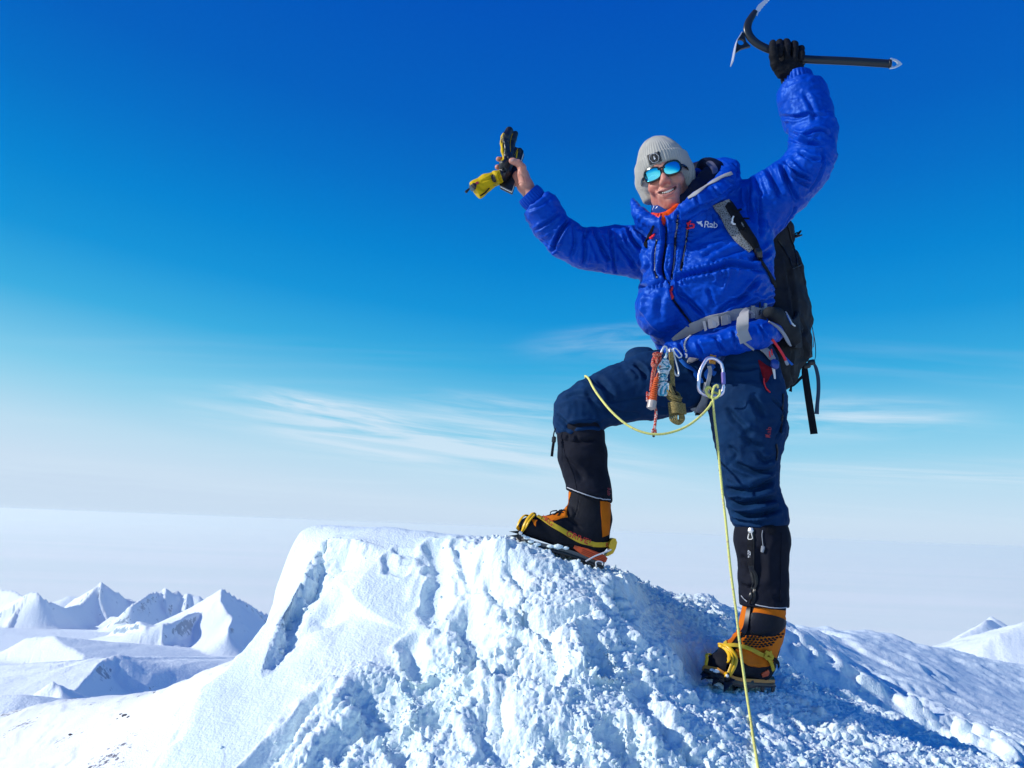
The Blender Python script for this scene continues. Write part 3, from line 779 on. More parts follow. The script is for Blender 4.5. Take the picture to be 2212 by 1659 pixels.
# wind-cut ripples on the far right slope
sas = 0.05 * np.maximum(fbm(np.stack([GX * 1.6 - GY * 0.9, GY * 3.0 + GX * 1.5], -1), 4, 21), 0) + 0.030 * sstep(0.0, 0.28, fbm(np.stack([GX * 2.6 - GY * 0.6, GY * 2.8 + GX * 2.2], -1), 4, 51)) * sstep(5.2, 4.2, GY) + 0.010 * fbm(np.stack([GX * 14, GY * 10], -1), 3, 61)
D_ += farness * sas * (0.45 + 0.55 * sstep(3.6, 4.6, GY))
# everything above sits along the slope's own normal
gx_ = np.gradient(GZ, axis=1) / np.gradient(GX, axis=1)
gy_ = np.gradient(GZ, axis=0) / np.gradient(GY, axis=0) - gx_ * GU
for _ in range(3):
    for A_ in (gx_, gy_):
        A_[1:-1, 1:-1] = (A_[1:-1, 1:-1] + A_[:-2, 1:-1] + A_[2:, 1:-1] + A_[1:-1, :-2] + A_[1:-1, 2:]) / 5
gx_ = np.clip(gx_, -1.5, 1.5); gy_ = np.clip(gy_, -1.0, 1.0)
nn_ = np.sqrt(1 + gx_ ** 2 + gy_ ** 2)
BX, BY = GX.copy(), GY.copy()
GX = GX - gx_ / nn_ * D_; GY = GY - gy_ / nn_ * D_; GZ = GZ + D_ / nn_
# the boots have trodden the snow down to their soles
for pa, pb, dz in ((P(1122, 1156, 2.427), P(1300, 1216, 2.44), -.019), (P(1555, 1470, 2.31), P(1648, 1464, 2.47), -.040)):
    e_ = pb[:2] - pa[:2]; t_ = np.clip(((GX - pa[0]) * e_[0] + (GY - pa[1]) * e_[1]) / (e_ @ e_), -.15, 1.1)
    r_ = np.hypot(GX - pa[0] - t_ * e_[0], GY - pa[1] - t_ * e_[1])
    tz = pa[2] + t_ * (pb[2] - pa[2]) + dz
    w_ = sstep(.13, .050, r_ + .02 * vnoise(np.stack([BX * 30, BY * 30], -1), 77))
    GZ = GZ * (1 - w_) + w_ * (tz + .010 * vnoise(np.stack([BX * 45, BY * 45], -1), 78) + .006 * vnoise(np.stack([BX * 100, BY * 100], -1), 79) + .35 * np.clip(GZ - tz, -.02, .03))
GV = np.stack([GX.ravel(), GY.ravel(), GZ.ravel()], 1)
ny, nx = GX.shape
ii = (np.arange(ny - 1)[:, None] * nx + np.arange(nx - 1)[None]).ravel()
GF = np.stack([ii, ii + 1, ii + nx + 1, ii + nx], 1)
summit = part('snow_ground', GV, GF, MT['snow'])
summit['kind'] = 'structure'
summit['label'] = 'wind carved snow of the summit mound trodden by boots'
def zat(x, y):
    u = x / y
    i = np.clip(np.searchsorted(uc, u) - 1, 0, nx - 2); j = np.clip(np.searchsorted(yr, y) - 1, 0, ny - 2)
    a = (u - uc[i]) / (uc[i + 1] - uc[i]); b = (y - yr[j]) / (yr[j + 1] - yr[j])
    return (GZ[j, i] * (1 - a) + GZ[j, i + 1] * a) * (1 - b) + (GZ[j + 1, i] * (1 - a) + GZ[j + 1, i + 1] * a) * b

# loose crumbs of snow kicked up by boots
ico = bmesh.new(); bmesh.ops.create_icosphere(ico, subdivisions=1, radius=1.0)
iv = np.array([v.co[:] for v in ico.verts]); iF = np.array([[v.index for v in f.verts] for f in ico.faces]); ico.free()
cv, cf, k = [], [], 0
NC = 9000
cand = rng.random((NC * 5, 3))
for a, b, c in cand:
    Y = 1.65 + 1.65 * b ** 1.3; X = (-0.62 + 1.27 * a) * Y
    j = min(max(np.searchsorted(yr, Y), 0), ny - 1); i = min(max(np.searchsorted(uc, X / Y), 0), nx - 1)
    if c > rough[j, i] ** 1.5 * 0.9 or k >= NC: continue
    r = 0.0018 + 0.0042 * rng.random() ** 3.5 + (0.008 * rng.random() if rng.random() < 0.03 else 0)
    s = r * (0.7 + 0.6 * rng.random((12, 1)))
    q = iv * s * np.array([1, 1, 0.8]) + [X, Y, float(zat(X, Y)) + r * 0.25]
    cv.append(q); cf.append(iF + 12 * k); k += 1
crumbs = part('snow_crumbs', np.concatenate(cv), np.concatenate(cf), MT['snow'], smooth=True)
crumbs['kind'] = 'stuff'; crumbs['label'] = 'loose crumbs of snow scattered over the trodden summit'

# ---- nearer snow shoulder on the left, with a few stones showing
cr2 = [(-200, 1575, 54), (0, 1549, 48), (80, 1522, 45), (130, 1512, 44), (200, 1508, 41), (290, 1500, 38), (340, 1494, 36), (400, 1470, 33), (450, 1450, 31), (560, 1410, 28), (760, 1350, 24)]
sh = tps(cr2 + [(-200, 1659, 40), (0, 1640, 35), (200, 1610, 30), (400, 1580, 25), (560, 1560, 22), (-200, 1800, 26), (100, 1800, 21), (400, 1800, 16), (600, 1700, 17)] +
         [off(q, 0, 5, -1.6) for q in cr2] + [off(q, 0, 20, -14) for q in cr2], 1e-4)
us = np.concatenate([np.linspace(-2.6, -1.2, 60)[:-1], np.linspace(-1.2, -0.05, 420)]); ys = 9 * np.exp(np.linspace(0, math.log(62 / 9), 300))
SU, SY = np.meshgrid(us, ys); SX = SU * SY; SZ = sh(SX, SY)
SZ += 0.10 * fbm(np.stack([SX * .5, SY * .5], -1), 5, 3) + 0.05 * sstep(0.1, 0.4, fbm(np.stack([SX * 1.3 + SY * .5, SY * .8], -1), 4, 8))
m_sh = snow('shoulder_snow', mid=8, fine=60, b1=0.3, d1=0.02, b2=0.35, d2=0.05)
n, l, b = nodes(m_sh)
t1 = nnoise(n, l, 0.22, 3, sc=(1, 1, 1)); t2 = nnoise(n, l, 3.2, 6, 0.7, sc=(0.5, 1, 2.6))
mm = n.new('ShaderNodeMath'); mm.operation = 'MULTIPLY'; l.new(t1.outputs['Fac'], mm.inputs[0]); l.new(t2.outputs['Fac'], mm.inputs[1])
rr = nramp(n, l, mm.outputs[0], [(0.335, (0.92, 0.95, 0.93)), (0.372, (0.16, 0.15, 0.18))]); l.new(rr.outputs[0], b.inputs['Base Color'])
def grid_part(name, X, Y, Z, mat):
    ny_, nx_ = X.shape
    k_ = (np.arange(ny_ - 1)[:, None] * nx_ + np.arange(nx_ - 1)[None]).ravel()
    return part(name, np.stack([X.ravel(), Y.ravel(), Z.ravel()], 1), np.stack([k_, k_ + 1, k_ + nx_ + 1, k_ + nx_], 1), mat)
shoulder = grid_part('snow_slope', SX, SY, SZ, m_sh)
shoulder['kind'] = 'structure'; shoulder['label'] = 'bright snow shoulder with scattered stones below the summit'
def stone(c, r, seed, name='stone'):
    q = iv * (1 + 0.35 * vnoise(iv * 1.7 + seed, 4)[:, None]) * r * np.array([1.5, 1, .7]) + c
    return q, iF
stones = []
for i, (x, y, r, lab) in enumerate([(271, 1546, .13, 'largest dark stone in the middle of the snow shoulder'), (263, 1543, .08, 'dark stone just left of the largest stone'), (278, 1549, .07, 'dark stone just right of the largest stone'),
                                    (152, 1587, .06, 'lone small dark stone low on the snow shoulder'), (335, 1497, .08, 'small dark stone on the crest of the shoulder, right'), (255, 1553, .05, 'smallest dark stone lying below and left of the largest stone')]):
    ya = np.arange(12, 60, 0.1); rr_ = P(x, y, 1.0); zz = sh(rr_[0] * ya, ya) - rr_[2] * ya
    kk = np.argmax(zz > 0); Yd = ya[kk]
    q, f_ = stone(P(x, y, Yd), r, i * 3.1)
    st = part('stone', q, f_, M('dark_stone', (0.07, 0.065, 0.075), 0.9), smooth=False)
    tag(st, lab, 'stone', 'stones poking through the snow shoulder')

# ---- glacier valley with its peaks, kilometres away
KM = 1000.0
def ridge(pts):            # (x, y, km)
    return np.array([P(a, b, c * KM) for a, b, c in pts])
# each: ridge line, fall on the left / right side, rockiness
RID = [
    (ridge([(-40, 1262, 21), (5, 1272, 21), (30, 1275, 20.5), (52, 1287, 20)]), 0.9, 0.9),
    (ridge([(20, 1300, 15.6), (72, 1276, 15), (88, 1283, 14.8), (108, 1298, 15), (140, 1311, 16), (170, 1305, 17), (192, 1285, 17.5), (205, 1272, 17.8), (221, 1255, 18), (234, 1265, 18), (262, 1280, 18.2), (285, 1293, 18.3), (300, 1303, 18)]), 1.1, 0.95),
    (ridge([(120, 1308, 24), (150, 1286, 24), (180, 1290, 24)]), 0.5, 0.5),
    (ridge([(296, 1275, 26), (304, 1284, 26), (308, 1290, 26)]), 1.5, 1.5),
    (ridge([(285, 1306, 14.2), (320, 1282, 15), (335, 1276, 15.4), (356, 1273, 15.6), (361, 1266, 15.6), (368, 1271, 15.6), (400, 1279, 15.8), (408, 1274, 15.8), (420, 1280, 15.8), (450, 1296, 15.6)]), 1.2, 1.05),
    (ridge([(425, 1319, 12.6), (445, 1305, 12.4), (470, 1285, 12.2), (481, 1270, 12), (492, 1275, 12.1), (520, 1292, 12.4), (553, 1313, 13), (600, 1335, 13.5)]), 1.1, 1.15),
    (ridge([(481, 1270, 12), (478, 1300, 11.2), (500, 1330, 10.5), (496, 1368, 9.6)]), 0.9, 0.7),
    (ridge([(250, 1352, 10.8), (300, 1340, 10.2), (312, 1352, 9.9), (335, 1363, 9.8), (352, 1346, 9.9), (380, 1345, 10.1), (400, 1330, 10.6), (425, 1321, 11), (450, 1324, 11.4)]), 0.35, 1.25),
    (ridge([(60, 1378, 8.5), (118, 1373, 8.3), (150, 1396, 7.9), (185, 1417, 7.6)]), 0.22, 0.75),
    (ridge([(140, 1508, 4.4), (170, 1485, 4.7), (205, 1450, 5.1), (224, 1424, 5.5), (258, 1414, 5.6), (275, 1420, 5.6), (305, 1436, 5.7), (340, 1462, 5.9), (375, 1480, 6.1)]), 0.20, 0.95),
    (ridge([(90, 1490, 4.4), (118, 1471, 4.3), (128, 1478, 4.3), (140, 1496, 4.2)]), 0.55, 0.9),
    (ridge([(-40, 1510, 3.5), (20, 1502, 3.5), (60, 1500, 3.5), (95, 1508, 3.5), (130, 1520, 3.5)]), 0.3, 0.5),
    (ridge([(1980, 1425, 9.5), (2050, 1390, 9.6), (2080, 1370, 9.8), (2110, 1353, 10), (2128, 1338, 10.2), (2140, 1336, 10.6), (2152, 1352, 11)]), 0.9, 0.9),
    (ridge([(2126, 1344, 15), (2145, 1328, 15), (2160, 1340, 15), (2180, 1350, 15)]), 0.8, 0.8),
    (ridge([(2120, 1392, 7.5), (2160, 1372, 7.6), (2212, 1346, 7.8), (2300, 1310, 8.2), (2420, 1290, 8.5)]), 0.5, 0.5),
]
for (x_, y_, km_, hb, nsp, sd_) in ((221, 1255, 18, 850, 4, 1), (72, 1276, 15, 700, 3, 2), (361, 1266, 15.6, 700, 3, 3), (408, 1274, 15.8, 600, 2, 4), (481, 1270, 12, 800, 3, 5), (302, 1341, 10.2, 380, 2, 6), (320, 1282, 15, 600, 2, 8),
                                   (262, 1280, 18.2, 600, 2, 9), (118, 1471, 4.3, 160, 3, 10), (352, 1346, 9.9, 260, 2, 11), (425, 1321, 11, 300, 2, 12), (520, 1292, 12.4, 700, 2, 15), (2128, 1338, 10.2, 400, 3, 16), (2080, 1370, 9.8, 300, 2, 17), (2145, 1328, 15, 400, 2, 18)):
    r_g = np.random.default_rng(sd_ + 40); A0 = P(x_, y_, km_ * KM) - np.array([0, 0, 12.0])
    for i in range(nsp):
        zb_ = np.interp(A0[1], [2200, 3000, 4000, 5500, 7000, 10000, 12000, 18000, 24000, 35000], [-700, -830, -1010, -1330, -1450, -1740, -1880, -2560, -3150, -4200]); hb = max(A0[2] - zb_, 60) * 1.1
        az_ = R(-90 + (i - (nsp - 1) / 2) * 48 + 14 * r_g.standard_normal()); L_ = hb / .60 * (.8 + .4 * r_g.random()); p_ = [A0]
        for j in range(1, 5):
            az_ += R(9 * r_g.standard_normal()); p_.append(p_[-1] + np.array([math.cos(az_), math.sin(az_), -.62 - .18 * r_g.random() + .05 * j]) * L_ / 4)
        RID.append((np.array(p_), .95 + .25 * r_g.random(), .95 + .25 * r_g.random()))
def ridge_h(X, Y):
    H = np.full(X.shape, -9e9)
    for L, sl, sr in RID:
        for i in range(len(L) - 1):
            a, b_ = L[i], L[i + 1]; e = b_[:2] - a[:2]; el = e @ e
            t0 = ((X - a[0]) * e[0] + (Y - a[1]) * e[1]) / el; t = np.clip(t0, 0, 1)
            qx, qy = X - a[0] - t * e[0], Y - a[1] - t * e[1]; r = np.hypot(qx, qy)
            side = e[0] * qy - e[1] * qx
            s = (sl + sr) / 2 + (sl - sr) / 2 * np.clip(side / (r * math.sqrt(el) + 1e-6), -1, 1)
            h = a[2] + t * (b_[2] - a[2]) - s * r * (1 - 0.16 * np.tanh(r / 900)) 
            H = np.maximum(H, h)
    return H
um = np.concatenate([np.linspace(-3.2, -1.15, 50)[:-1], np.linspace(-1.15, -0.74, 40)[:-1], np.linspace(-0.74, -0.30, 360)[:-1], np.linspace(-0.30, 0.50, 60)[:-1], np.linspace(0.50, 0.74, 130), np.linspace(0.74, 1.15, 40)[1:-1], np.linspace(1.15, 3.2, 50)])
ym = np.concatenate([2.2 * np.exp(np.linspace(0, math.log(28 / 2.2), 300)), [31, 35]]) * KM
MU, MY = np.meshgrid(um, ym); MX = MU * MY
wob = 90 * vnoise(np.stack([MX / 700, MY / 700], -1), 4) + 40 * vnoise(np.stack([MX / 260, MY / 260], -1), 5)
wob2 = 90 * vnoise(np.stack([MX / 700 + 9, MY / 700], -1), 6) + 40 * vnoise(np.stack([MX / 260, MY / 260 + 9], -1), 7)
H = ridge_h(MX + wob * .35, MY + wob2 * .35)
base = np.interp(MY, [2200, 3000, 4000, 5500, 7000, 10000, 12000, 18000, 24000, 35000], [-700, -830, -1010, -1330, -1450, -1740, -1880, -2560, -3150, -4200]) + 45 * vnoise(np.stack([MX / 3600, MY / 3600], -1), 12) + 12 * fbm(np.stack([MX / 500, MY / 500], -1), 3, 13)
lift = sstep(0.15, 0.45, MU)
base = base - lift * 900
k_ = 70.0
h_ = np.maximum(k_ - np.abs(H - base), 0) / k_
MZ = np.maximum(H, base) + h_ * h_ * k_ / 4
mt = sstep(10, 260, H - base)
gul = ridged(np.stack([MX / 260, MY / 420], -1), 5, 9)
MZ += mt * (26 * gul - 14) * (0.5 + 0.5 * sstep(0, 500, H - base)) * 0.8
crev = sstep(0.55, 0.8, ridged(np.stack([MX / 170 + MY / 900, MY / 240], -1), 3, 15)) * sstep(0.1, 0.35, vnoise(np.stack([MX / 1700, MY / 2200], -1), 16))
MZ -= 7 * crev * (1 - mt)
MZ -= sstep(24000, 30000, MY) * 900
m_mt = M('mountain_snow_and_rock', (0.85, 0.87, 0.9), 0.8, spec=0.1)
n, l, b = nodes(m_mt)
geo = n.new('ShaderNodeNewGeometry'); sp = n.new('ShaderNodeSeparateXYZ'); l.new(geo.outputs['Normal'], sp.inputs[0])
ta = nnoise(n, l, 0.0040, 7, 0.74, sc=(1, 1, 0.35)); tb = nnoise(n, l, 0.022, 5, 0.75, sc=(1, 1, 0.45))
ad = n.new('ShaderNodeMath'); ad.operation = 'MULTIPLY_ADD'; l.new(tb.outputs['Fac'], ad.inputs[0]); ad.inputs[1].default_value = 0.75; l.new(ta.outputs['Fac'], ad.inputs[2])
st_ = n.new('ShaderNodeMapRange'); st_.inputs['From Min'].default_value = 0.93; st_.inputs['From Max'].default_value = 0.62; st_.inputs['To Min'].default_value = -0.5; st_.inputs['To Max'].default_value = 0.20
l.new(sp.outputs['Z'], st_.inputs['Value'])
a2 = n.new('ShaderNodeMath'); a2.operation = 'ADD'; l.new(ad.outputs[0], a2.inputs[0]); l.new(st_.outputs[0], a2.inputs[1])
rr = nramp(n, l, a2.outputs[0], [(0.0, (0.88, 0.95, 0.95)), (0.94, (0.88, 0.95, 0.95)), (0.985, (0.27, 0.37, 0.46))])  # rock tone has the blue of haze and shade mixed in
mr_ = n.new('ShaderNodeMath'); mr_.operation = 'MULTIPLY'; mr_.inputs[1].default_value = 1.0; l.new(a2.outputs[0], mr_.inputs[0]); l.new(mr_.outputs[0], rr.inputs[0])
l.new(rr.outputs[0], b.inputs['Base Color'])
nbump(n, l, b, tb.outputs['Fac'], 0.6, 18)
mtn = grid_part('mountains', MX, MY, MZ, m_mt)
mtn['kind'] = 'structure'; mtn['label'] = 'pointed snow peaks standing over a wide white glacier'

# ---- sheet of cloud out to the horizon
rad = np.concatenate([[1500], np.geomspace(3000, 240000, 40)]); ang = np.linspace(0, 2 * math.pi, 97)[:-1]
RA, AN = np.meshgrid(rad, ang, indexing='ij')
X_, Y_ = RA * np.cos(AN), RA * np.sin(AN); Z_ = np.full(X_.shape, -3050.0)
k_ = (np.arange(len(rad) - 1)[:, None] * 96)
j_ = np.arange(96)[None]
F_ = np.stack([(k_ + j_).ravel(), (k_ + 96 + j_).ravel(), (k_ + 96 + (j_ + 1) % 96).ravel(), (k_ + (j_ + 1) % 96).ravel()], 1)[:, ::-1]
m_cl = M('cloud_sheet', (0.78,0.87,0.9), 1.0, spec=0.0)
n, l, b = nodes(m_cl)
t = nnoise(n, l, 0.00008, 8, 0.6, sc=(0.35, 1.6, 1), rot=(0, 0, R(-5))); rr = nramp(n, l, t.outputs['Fac'], [(0.36, (0.87, 0.93, 0.81)), (0.62, (0.96, 0.97, 0.85))]); l.new(rr.outputs[0], b.inputs['Base Color'])
cs = part('cloud_sea', np.stack([X_.ravel(), Y_.ravel(), Z_.ravel()], 1), F_, m_cl)
cs['kind'] = 'structure'; cs['label'] = 'pale sheet of cloud and ice reaching to the horizon'

# ---- the air between
HB = 245000.0
hv, hf = box_geo((0, 0, (60 - 3100) / 2), (HB, 0, 0), (0, HB, 0), (0, 0, (60 + 3100) / 2), 0.0001)
hm = bmesh.new(); bmesh.ops.create_cube(hm, size=2.0)
bmesh.ops.scale(hm, vec=(HB, HB, (60 + 3100) / 2), verts=hm.verts); bmesh.ops.translate(hm, vec=(0, 0, (60 - 3100) / 2), verts=hm.verts)
me = bpy.data.meshes.new('haze'); hm.to_mesh(me); hm.free()
m_hz = bpy.data.materials.new('air'); m_hz.use_nodes = True
n, l = m_hz.node_tree.nodes, m_hz.node_tree.links; n.clear()
o_ = n.new('ShaderNodeOutputMaterial'); v_ = n.new('ShaderNodeVolumePrincipled')
v_.inputs['Color'].default_value = (0.95, 0.99, 0.93, 1); v_.inputs['Density'].default_value = 1.1e-5; v_.inputs['Anisotropy'].default_value = 0.2
l.new(v_.outputs[0], o_.inputs['Volume'])
haze = link('haze', me, m_hz, smooth=False); haze['kind'] = 'stuff'; haze['label'] = 'thin pale blue air veiling the far peaks and horizon'
# ------------------------------------------------------------------ the climber
def pr(px_, Y): return px_ * Y / FOC
def vol_px(pts, h, pad=0.14):
    c = np.array([P(*q[:3]) for q in pts]); return Vol(c.min(0) - pad, c.max(0) + pad, h)
def chain_px(V, pts, k=0.02):
    """pts: (x, y, Y, radius in picture units)"""
    for a, b in zip(pts[:-1], pts[1:]): V.cone(P(*a[:3]), P(*b[:3]), pr(a[3], a[2]), pr(b[3], b[2]), k)
def unit(v): v = np.asarray(v, float); return v / np.linalg.norm(v)
AX_A = unit([0.82, -0.57, 0.0])                     # from his right shoulder to his left
AX_F = unit([-0.57, -0.82, 0.0])                    # where the chest faces
def rotm(yaw=0, pitch=0, roll=0):
    return np.array(Matrix.Rotation(R(roll), 3, 'Y') @ Matrix.Rotation(R(pitch), 3, 'X') @ Matrix.Rotation(R(yaw), 3, 'Z'))
def inside(poly, pts):
    x, y = pts[:, 0], pts[:, 1]; r = np.zeros(len(pts), bool); n = len(poly)
    for i in range(n):
        (x0, y0), (x1, y1) = poly[i], poly[(i + 1) % n]
        c = (y0 > y) != (y1 > y)
        r ^= c & (x < (x1 - x0) * (y - y0) / ((y1 - y0) + 1e-9) + x0)
    return r
def patch_geo(surf, poly, off=0.0015, step=1.2, rounded=True, rim=0.003):
    """a panel of cloth or plastic that follows a skin: outline in picture points"""
    poly = np.asarray(poly, float)
    if rounded:
        q = np.vstack([poly[-1:], poly, poly[:2]]); c = catmull(np.c_[q, np.zeros(len(q))], 5)[5:-5, :2]; poly = c
    lo, hi = poly.min(0) - step, poly.max(0) + step
    gx = np.arange(lo[0], hi[0], step); gy = np.arange(lo[1], hi[1], step)
    GXp, GYp = np.meshgrid(gx, gy); pts = np.stack([GXp.ravel(), GYp.ravel()], 1)
    k = (np.arange(len(gy) - 1)[:, None] * len(gx) + np.arange(len(gx) - 1)[None]).ravel()
    Q = np.stack([k, k + len(gx), k + len(gx) + 1, k + 1], 1)
    cen = pts[Q].mean(1); Q = Q[inside(poly, cen)]
    if len(Q) == 0: Q = np.zeros((0, 4), int)
    used = np.unique(Q); mp = np.full(len(pts), -1); mp[used] = np.arange(len(used)); Q = mp[Q]; pts = pts[used]
    # edges on the rim
    e = np.concatenate([Q[:, [i, (i + 1) % 4]] for i in range(4)])
    key = np.sort(e, 1); u, inv, cnt = np.unique(key[:, 0] * 100000 + key[:, 1], return_inverse=True, return_counts=True)
    rimE = e[cnt[inv] == 1]; rv = np.unique(rimE)
    P2 = np.roll(poly, -1, 0)
    for i in rv:
        d = P2 - poly; t = np.clip(((pts[i] - poly) * d).sum(1) / ((d * d).sum(1) + 1e-9), 0, 1)
        c = poly + t[:, None] * d; j = np.argmin(((c - pts[i]) ** 2).sum(1)); pts[i] = c[j]
    V = []; N = []
    for x, y in pts:
        p, n = surf.hit(x, y, 0.0); V.append(p); N.append(n)
    V = np.array(V); N = np.array(N)
    # even out normals
    for _ in range(3):
        s = N.copy()
        for i in range(4): np.add.at(s, Q[:, i], N[Q[:, (i + 1) % 4]])
        N = s / (np.linalg.norm(s, axis=1)[:, None] + 1e-9)
    n0 = len(V); top = V + N * off; low = V[rv] - N[rv] * rim
    m2 = {int(a): n0 + i for i, a in enumerate(rv)}
    F = [tuple(q) for q in Q.tolist()] + [(int(a), m2[int(a)], m2[int(b)], int(b)) for a, b in rimE]
    return np.vstack([top, low]), F
def patch(name, surf, poly, mat, parent, off=0.0015, step=1.2, rounded=True, rim=0.003):
    v, f = patch_geo(surf, poly, off, step, rounded, rim)
    if not f: return None
    return part(name, v, f, mat, parent)
def plate_on(name, surf, poly, off, mat, parent, thick=.004):
    """stiff plastic piece lying on a skin: flat solid plate fitted to the surface below it"""
    h = [surf.hit(x, y) for x, y in poly]; Pq = np.array([a for a, _ in h]); n = unit_(np.mean([b for _, b in h], 0)); c = Pq.mean(0)
    out = []
    for (x, y) in poly:
        d = P(x, y, 1.0); d = d / np.linalg.norm(d); out.append(d * ((c @ n) / (d @ n)))
    v, f = plate_geo(np.array(out) + n * off, thick, n); return part(name, v, f, mat, parent)
def text_geo(body, bold=True):
    c = bpy.data.curves.new('t', 'FONT'); c.body = body; c.size = 1.0; c.resolution_u = 3; c.align_x = 'CENTER'; c.align_y = 'CENTER'
    o = bpy.data.objects.new('t', c); COL.objects.link(o)
    if bold: c.offset = 0.004
    bpy.context.view_layer.update()
    me = o.evaluated_get(bpy.context.evaluated_depsgraph_get()).to_mesh()
    v = np.array([q.co[:] for q in me.vertices]); f = [tuple(p.vertices) for p in me.polygons]
    o.evaluated_get(bpy.context.evaluated_depsgraph_get()).to_mesh_clear()
    bpy.data.objects.remove(o); bpy.data.curves.remove(c)
    return v[:, :2], f
def text_on(name, surf, body, x, y, size, ang, mat, parent, off=0.0025, sx=1.0, path=None):
    """lettering printed on a skin, centred at (x, y), ang degrees anticlockwise in the picture"""
    v, f = text_geo(body); ca, sa = math.cos(R(ang)), math.sin(R(ang)); out = []
    for a, b in v:
        a *= size * sx; b *= size
        p, n = surf.hit(x + a * ca - b * sa, y - (a * sa + b * ca), off); out.append(p)
    return part(name, np.array(out), f, mat, parent, smooth=False)
def text_at(name, body, O, ux, uy, mat, parent):
    v, f = text_geo(body); O, ux, uy = (np.asarray(q, float) for q in (O, ux, uy))
    return part(name, O + v[:, :1] * ux + v[:, 1:] * uy, f, mat, parent, smooth=False)
def tube_on(name, surf, pts, r, mat, parent, off=0.0, n=5, seg=6):
    L, N = surf.line(pts, off, n); v, f = tube_geo(L, r, seg, 1, True, 1.0, N); return part(name, v, f, mat, parent)
def strap_on(name, surf, pts, width, mat, parent, off=0.002, thick=0.0025, n=5, it=2):
    L, N = surf.line(pts, off, n)
    for _ in range(it):
        L[1:-1] = (L[:-2] + 2 * L[1:-1] + L[2:]) / 4; N[1:-1] = (N[:-2] + N[1:-1] + N[2:]); N[0] = N[0] + N[1]; N[-1] = N[-1] + N[-2]; N /= np.linalg.norm(N, axis=1)[:, None]
    v, f = ribbon_geo(L, width, thick, N, 1); return part(name, v, f, mat, parent)
def zipper(name, surf, pts, parent, tape=0.010, mat='webblack', teeth='darksteel', off=0.001, step=0.0045):
    o = strap_on(name, surf, pts, tape, MT[mat], parent, off, 0.002)
    L, N = surf.line(pts, off + 0.002, 6)
    s = np.r_[0, np.cumsum(np.linalg.norm(np.diff(L, axis=0), axis=1))]; q = np.arange(0, s[-1], step)
    L2 = np.stack([np.interp(q, s, L[:, k]) for k in range(3)], 1); N2 = np.stack([np.interp(q, s, N[:, k]) for k in range(3)], 1)
    T2 = np.gradient(L2, axis=0); mb = MB()
    for p, n_, t in zip(L2, N2, T2):
        t = unit(t); b_ = np.cross(t, n_); v, f = box_geo(p, b_ * 0.0026, t * step * 0.30, n_ * 0.0012); mb.add(v, f)
    mb.build('zip_teeth', MT[teeth], o, kind='stuff')
    return o

person = empty('person', P(1640, 1470, 2.42), 'climber in a puffy blue jacket standing on the summit with both arms raised', 'person')

# ================= jacket
J = vol_px([(1110, 400, 2.45), (1830, 130, 2.45), (1700, 790, 2.6), (1500, 600, 2.25)], 0.0046, 0.10)
UPT = unit([-0.20, 0.02, 0.97])
def tor(x, y, Y, a, b): return (P(x, y, Y), (a, b))
T_ = [tor(1512, 486, 2.49, .175, .115), tor(1516, 530, 2.49, .205, .150), tor(1520, 585, 2.50, .222, .175), tor(1524, 640, 2.50, .224, .188), tor(1527, 690, 2.50, .205, .175)]
for a, b in zip(T_[:-1], T_[1:]): J.econe(a[0], b[0], a[1], b[1], AX_A, 0.03)
# belly hanging over the belt on his right, chest volume on his left
J.ell(P(1428, 665, 2.42), (.085, .10, .095), None, 0.05)
J.ell(P(1560, 600, 2.36), (.12, .07, .09), None, 0.06)
J.ell(P(1600, 530, 2.38), (.09, .08, .11), None, 0.06)
J.ell(P(1450, 560, 2.44), (.10, .08, .11), None, 0.05)
# sleeves
SL = [(1440, 536, 2.55, 54), (1379, 545, 2.56, 58), (1328, 541, 2.56, 53), (1265, 537, 2.54, 45), (1222, 517, 2.52, 42), (1188, 483, 2.50, 40.5), (1167, 448, 2.48, 39), (1156, 436, 2.475, 31)]
chain_px(J, SL, 0.016)
SRt = [(1600, 500, 2.44, 66), (1645, 446, 2.40, 66), (1698, 404, 2.37, 60), (1738, 366, 2.35, 53), (1754, 330, 2.35, 51.5), (1757, 290, 2.36, 50), (1745, 250, 2.37, 54), (1731, 207, 2.38, 54), (1724, 186, 2.385, 43)]
chain_px(J, SRt, 0.018)
# skirt of the jacket below the belt
chain_px(J, [(1440, 752, 2.34, 15), (1475, 750, 2.31, 20), (1530, 748, 2.28, 26), (1590, 733, 2.27, 30), (1640, 722, 2.30, 30), (1668, 716, 2.36, 24)], 0.012)
J.econe(P(1535, 722, 2.48), P(1535, 742, 2.48), (.17, .15), (.16, .14), AX_A, 0.03)
# hood rolled behind the neck and the open collar
HOOD = [(1452, 474, 2.315, 13), (1480, 455, 2.29, 18), (1512, 432, 2.275, 21), (1545, 412, 2.29, 22), (1572, 388, 2.33, 23), (1580, 366, 2.40, 19), (1562, 358, 2.48, 17), (1530, 362, 2.54, 18), (1500, 372, 2.57, 18), (1470, 400, 2.57, 18)]
chain_px(J, HOOD, 0.010)
J.econe(P(1545, 445, 2.44), P(1530, 400, 2.47), (.12, .10), (.09, .07), AX_A, 0.03)
chain_px(J, [(1371, 440, 2.43, 7), (1375, 456, 2.40, 12), (1392, 470, 2.365, 13), (1420, 484, 2.33, 13), (1448, 492, 2.315, 12)], 0.008)
chain_px(J, [(1392, 480, 2.42, 20), (1440, 495, 2.36, 24), (1500, 470, 2.34, 26), (1550, 450, 2.36, 26)], 0.03)
chain_px(J, [(1367, 431, 2.43, 3.5), (1369, 440, 2.42, 7)], 0.006)
# opening at the throat
J.ell(P(1436, 440, 2.36), (.052, .085, .050), None, 0.012, 'sub')
J.ell(P(1500, 395, 2.42), (.060, .085, .060), None, 0.012, 'sub')
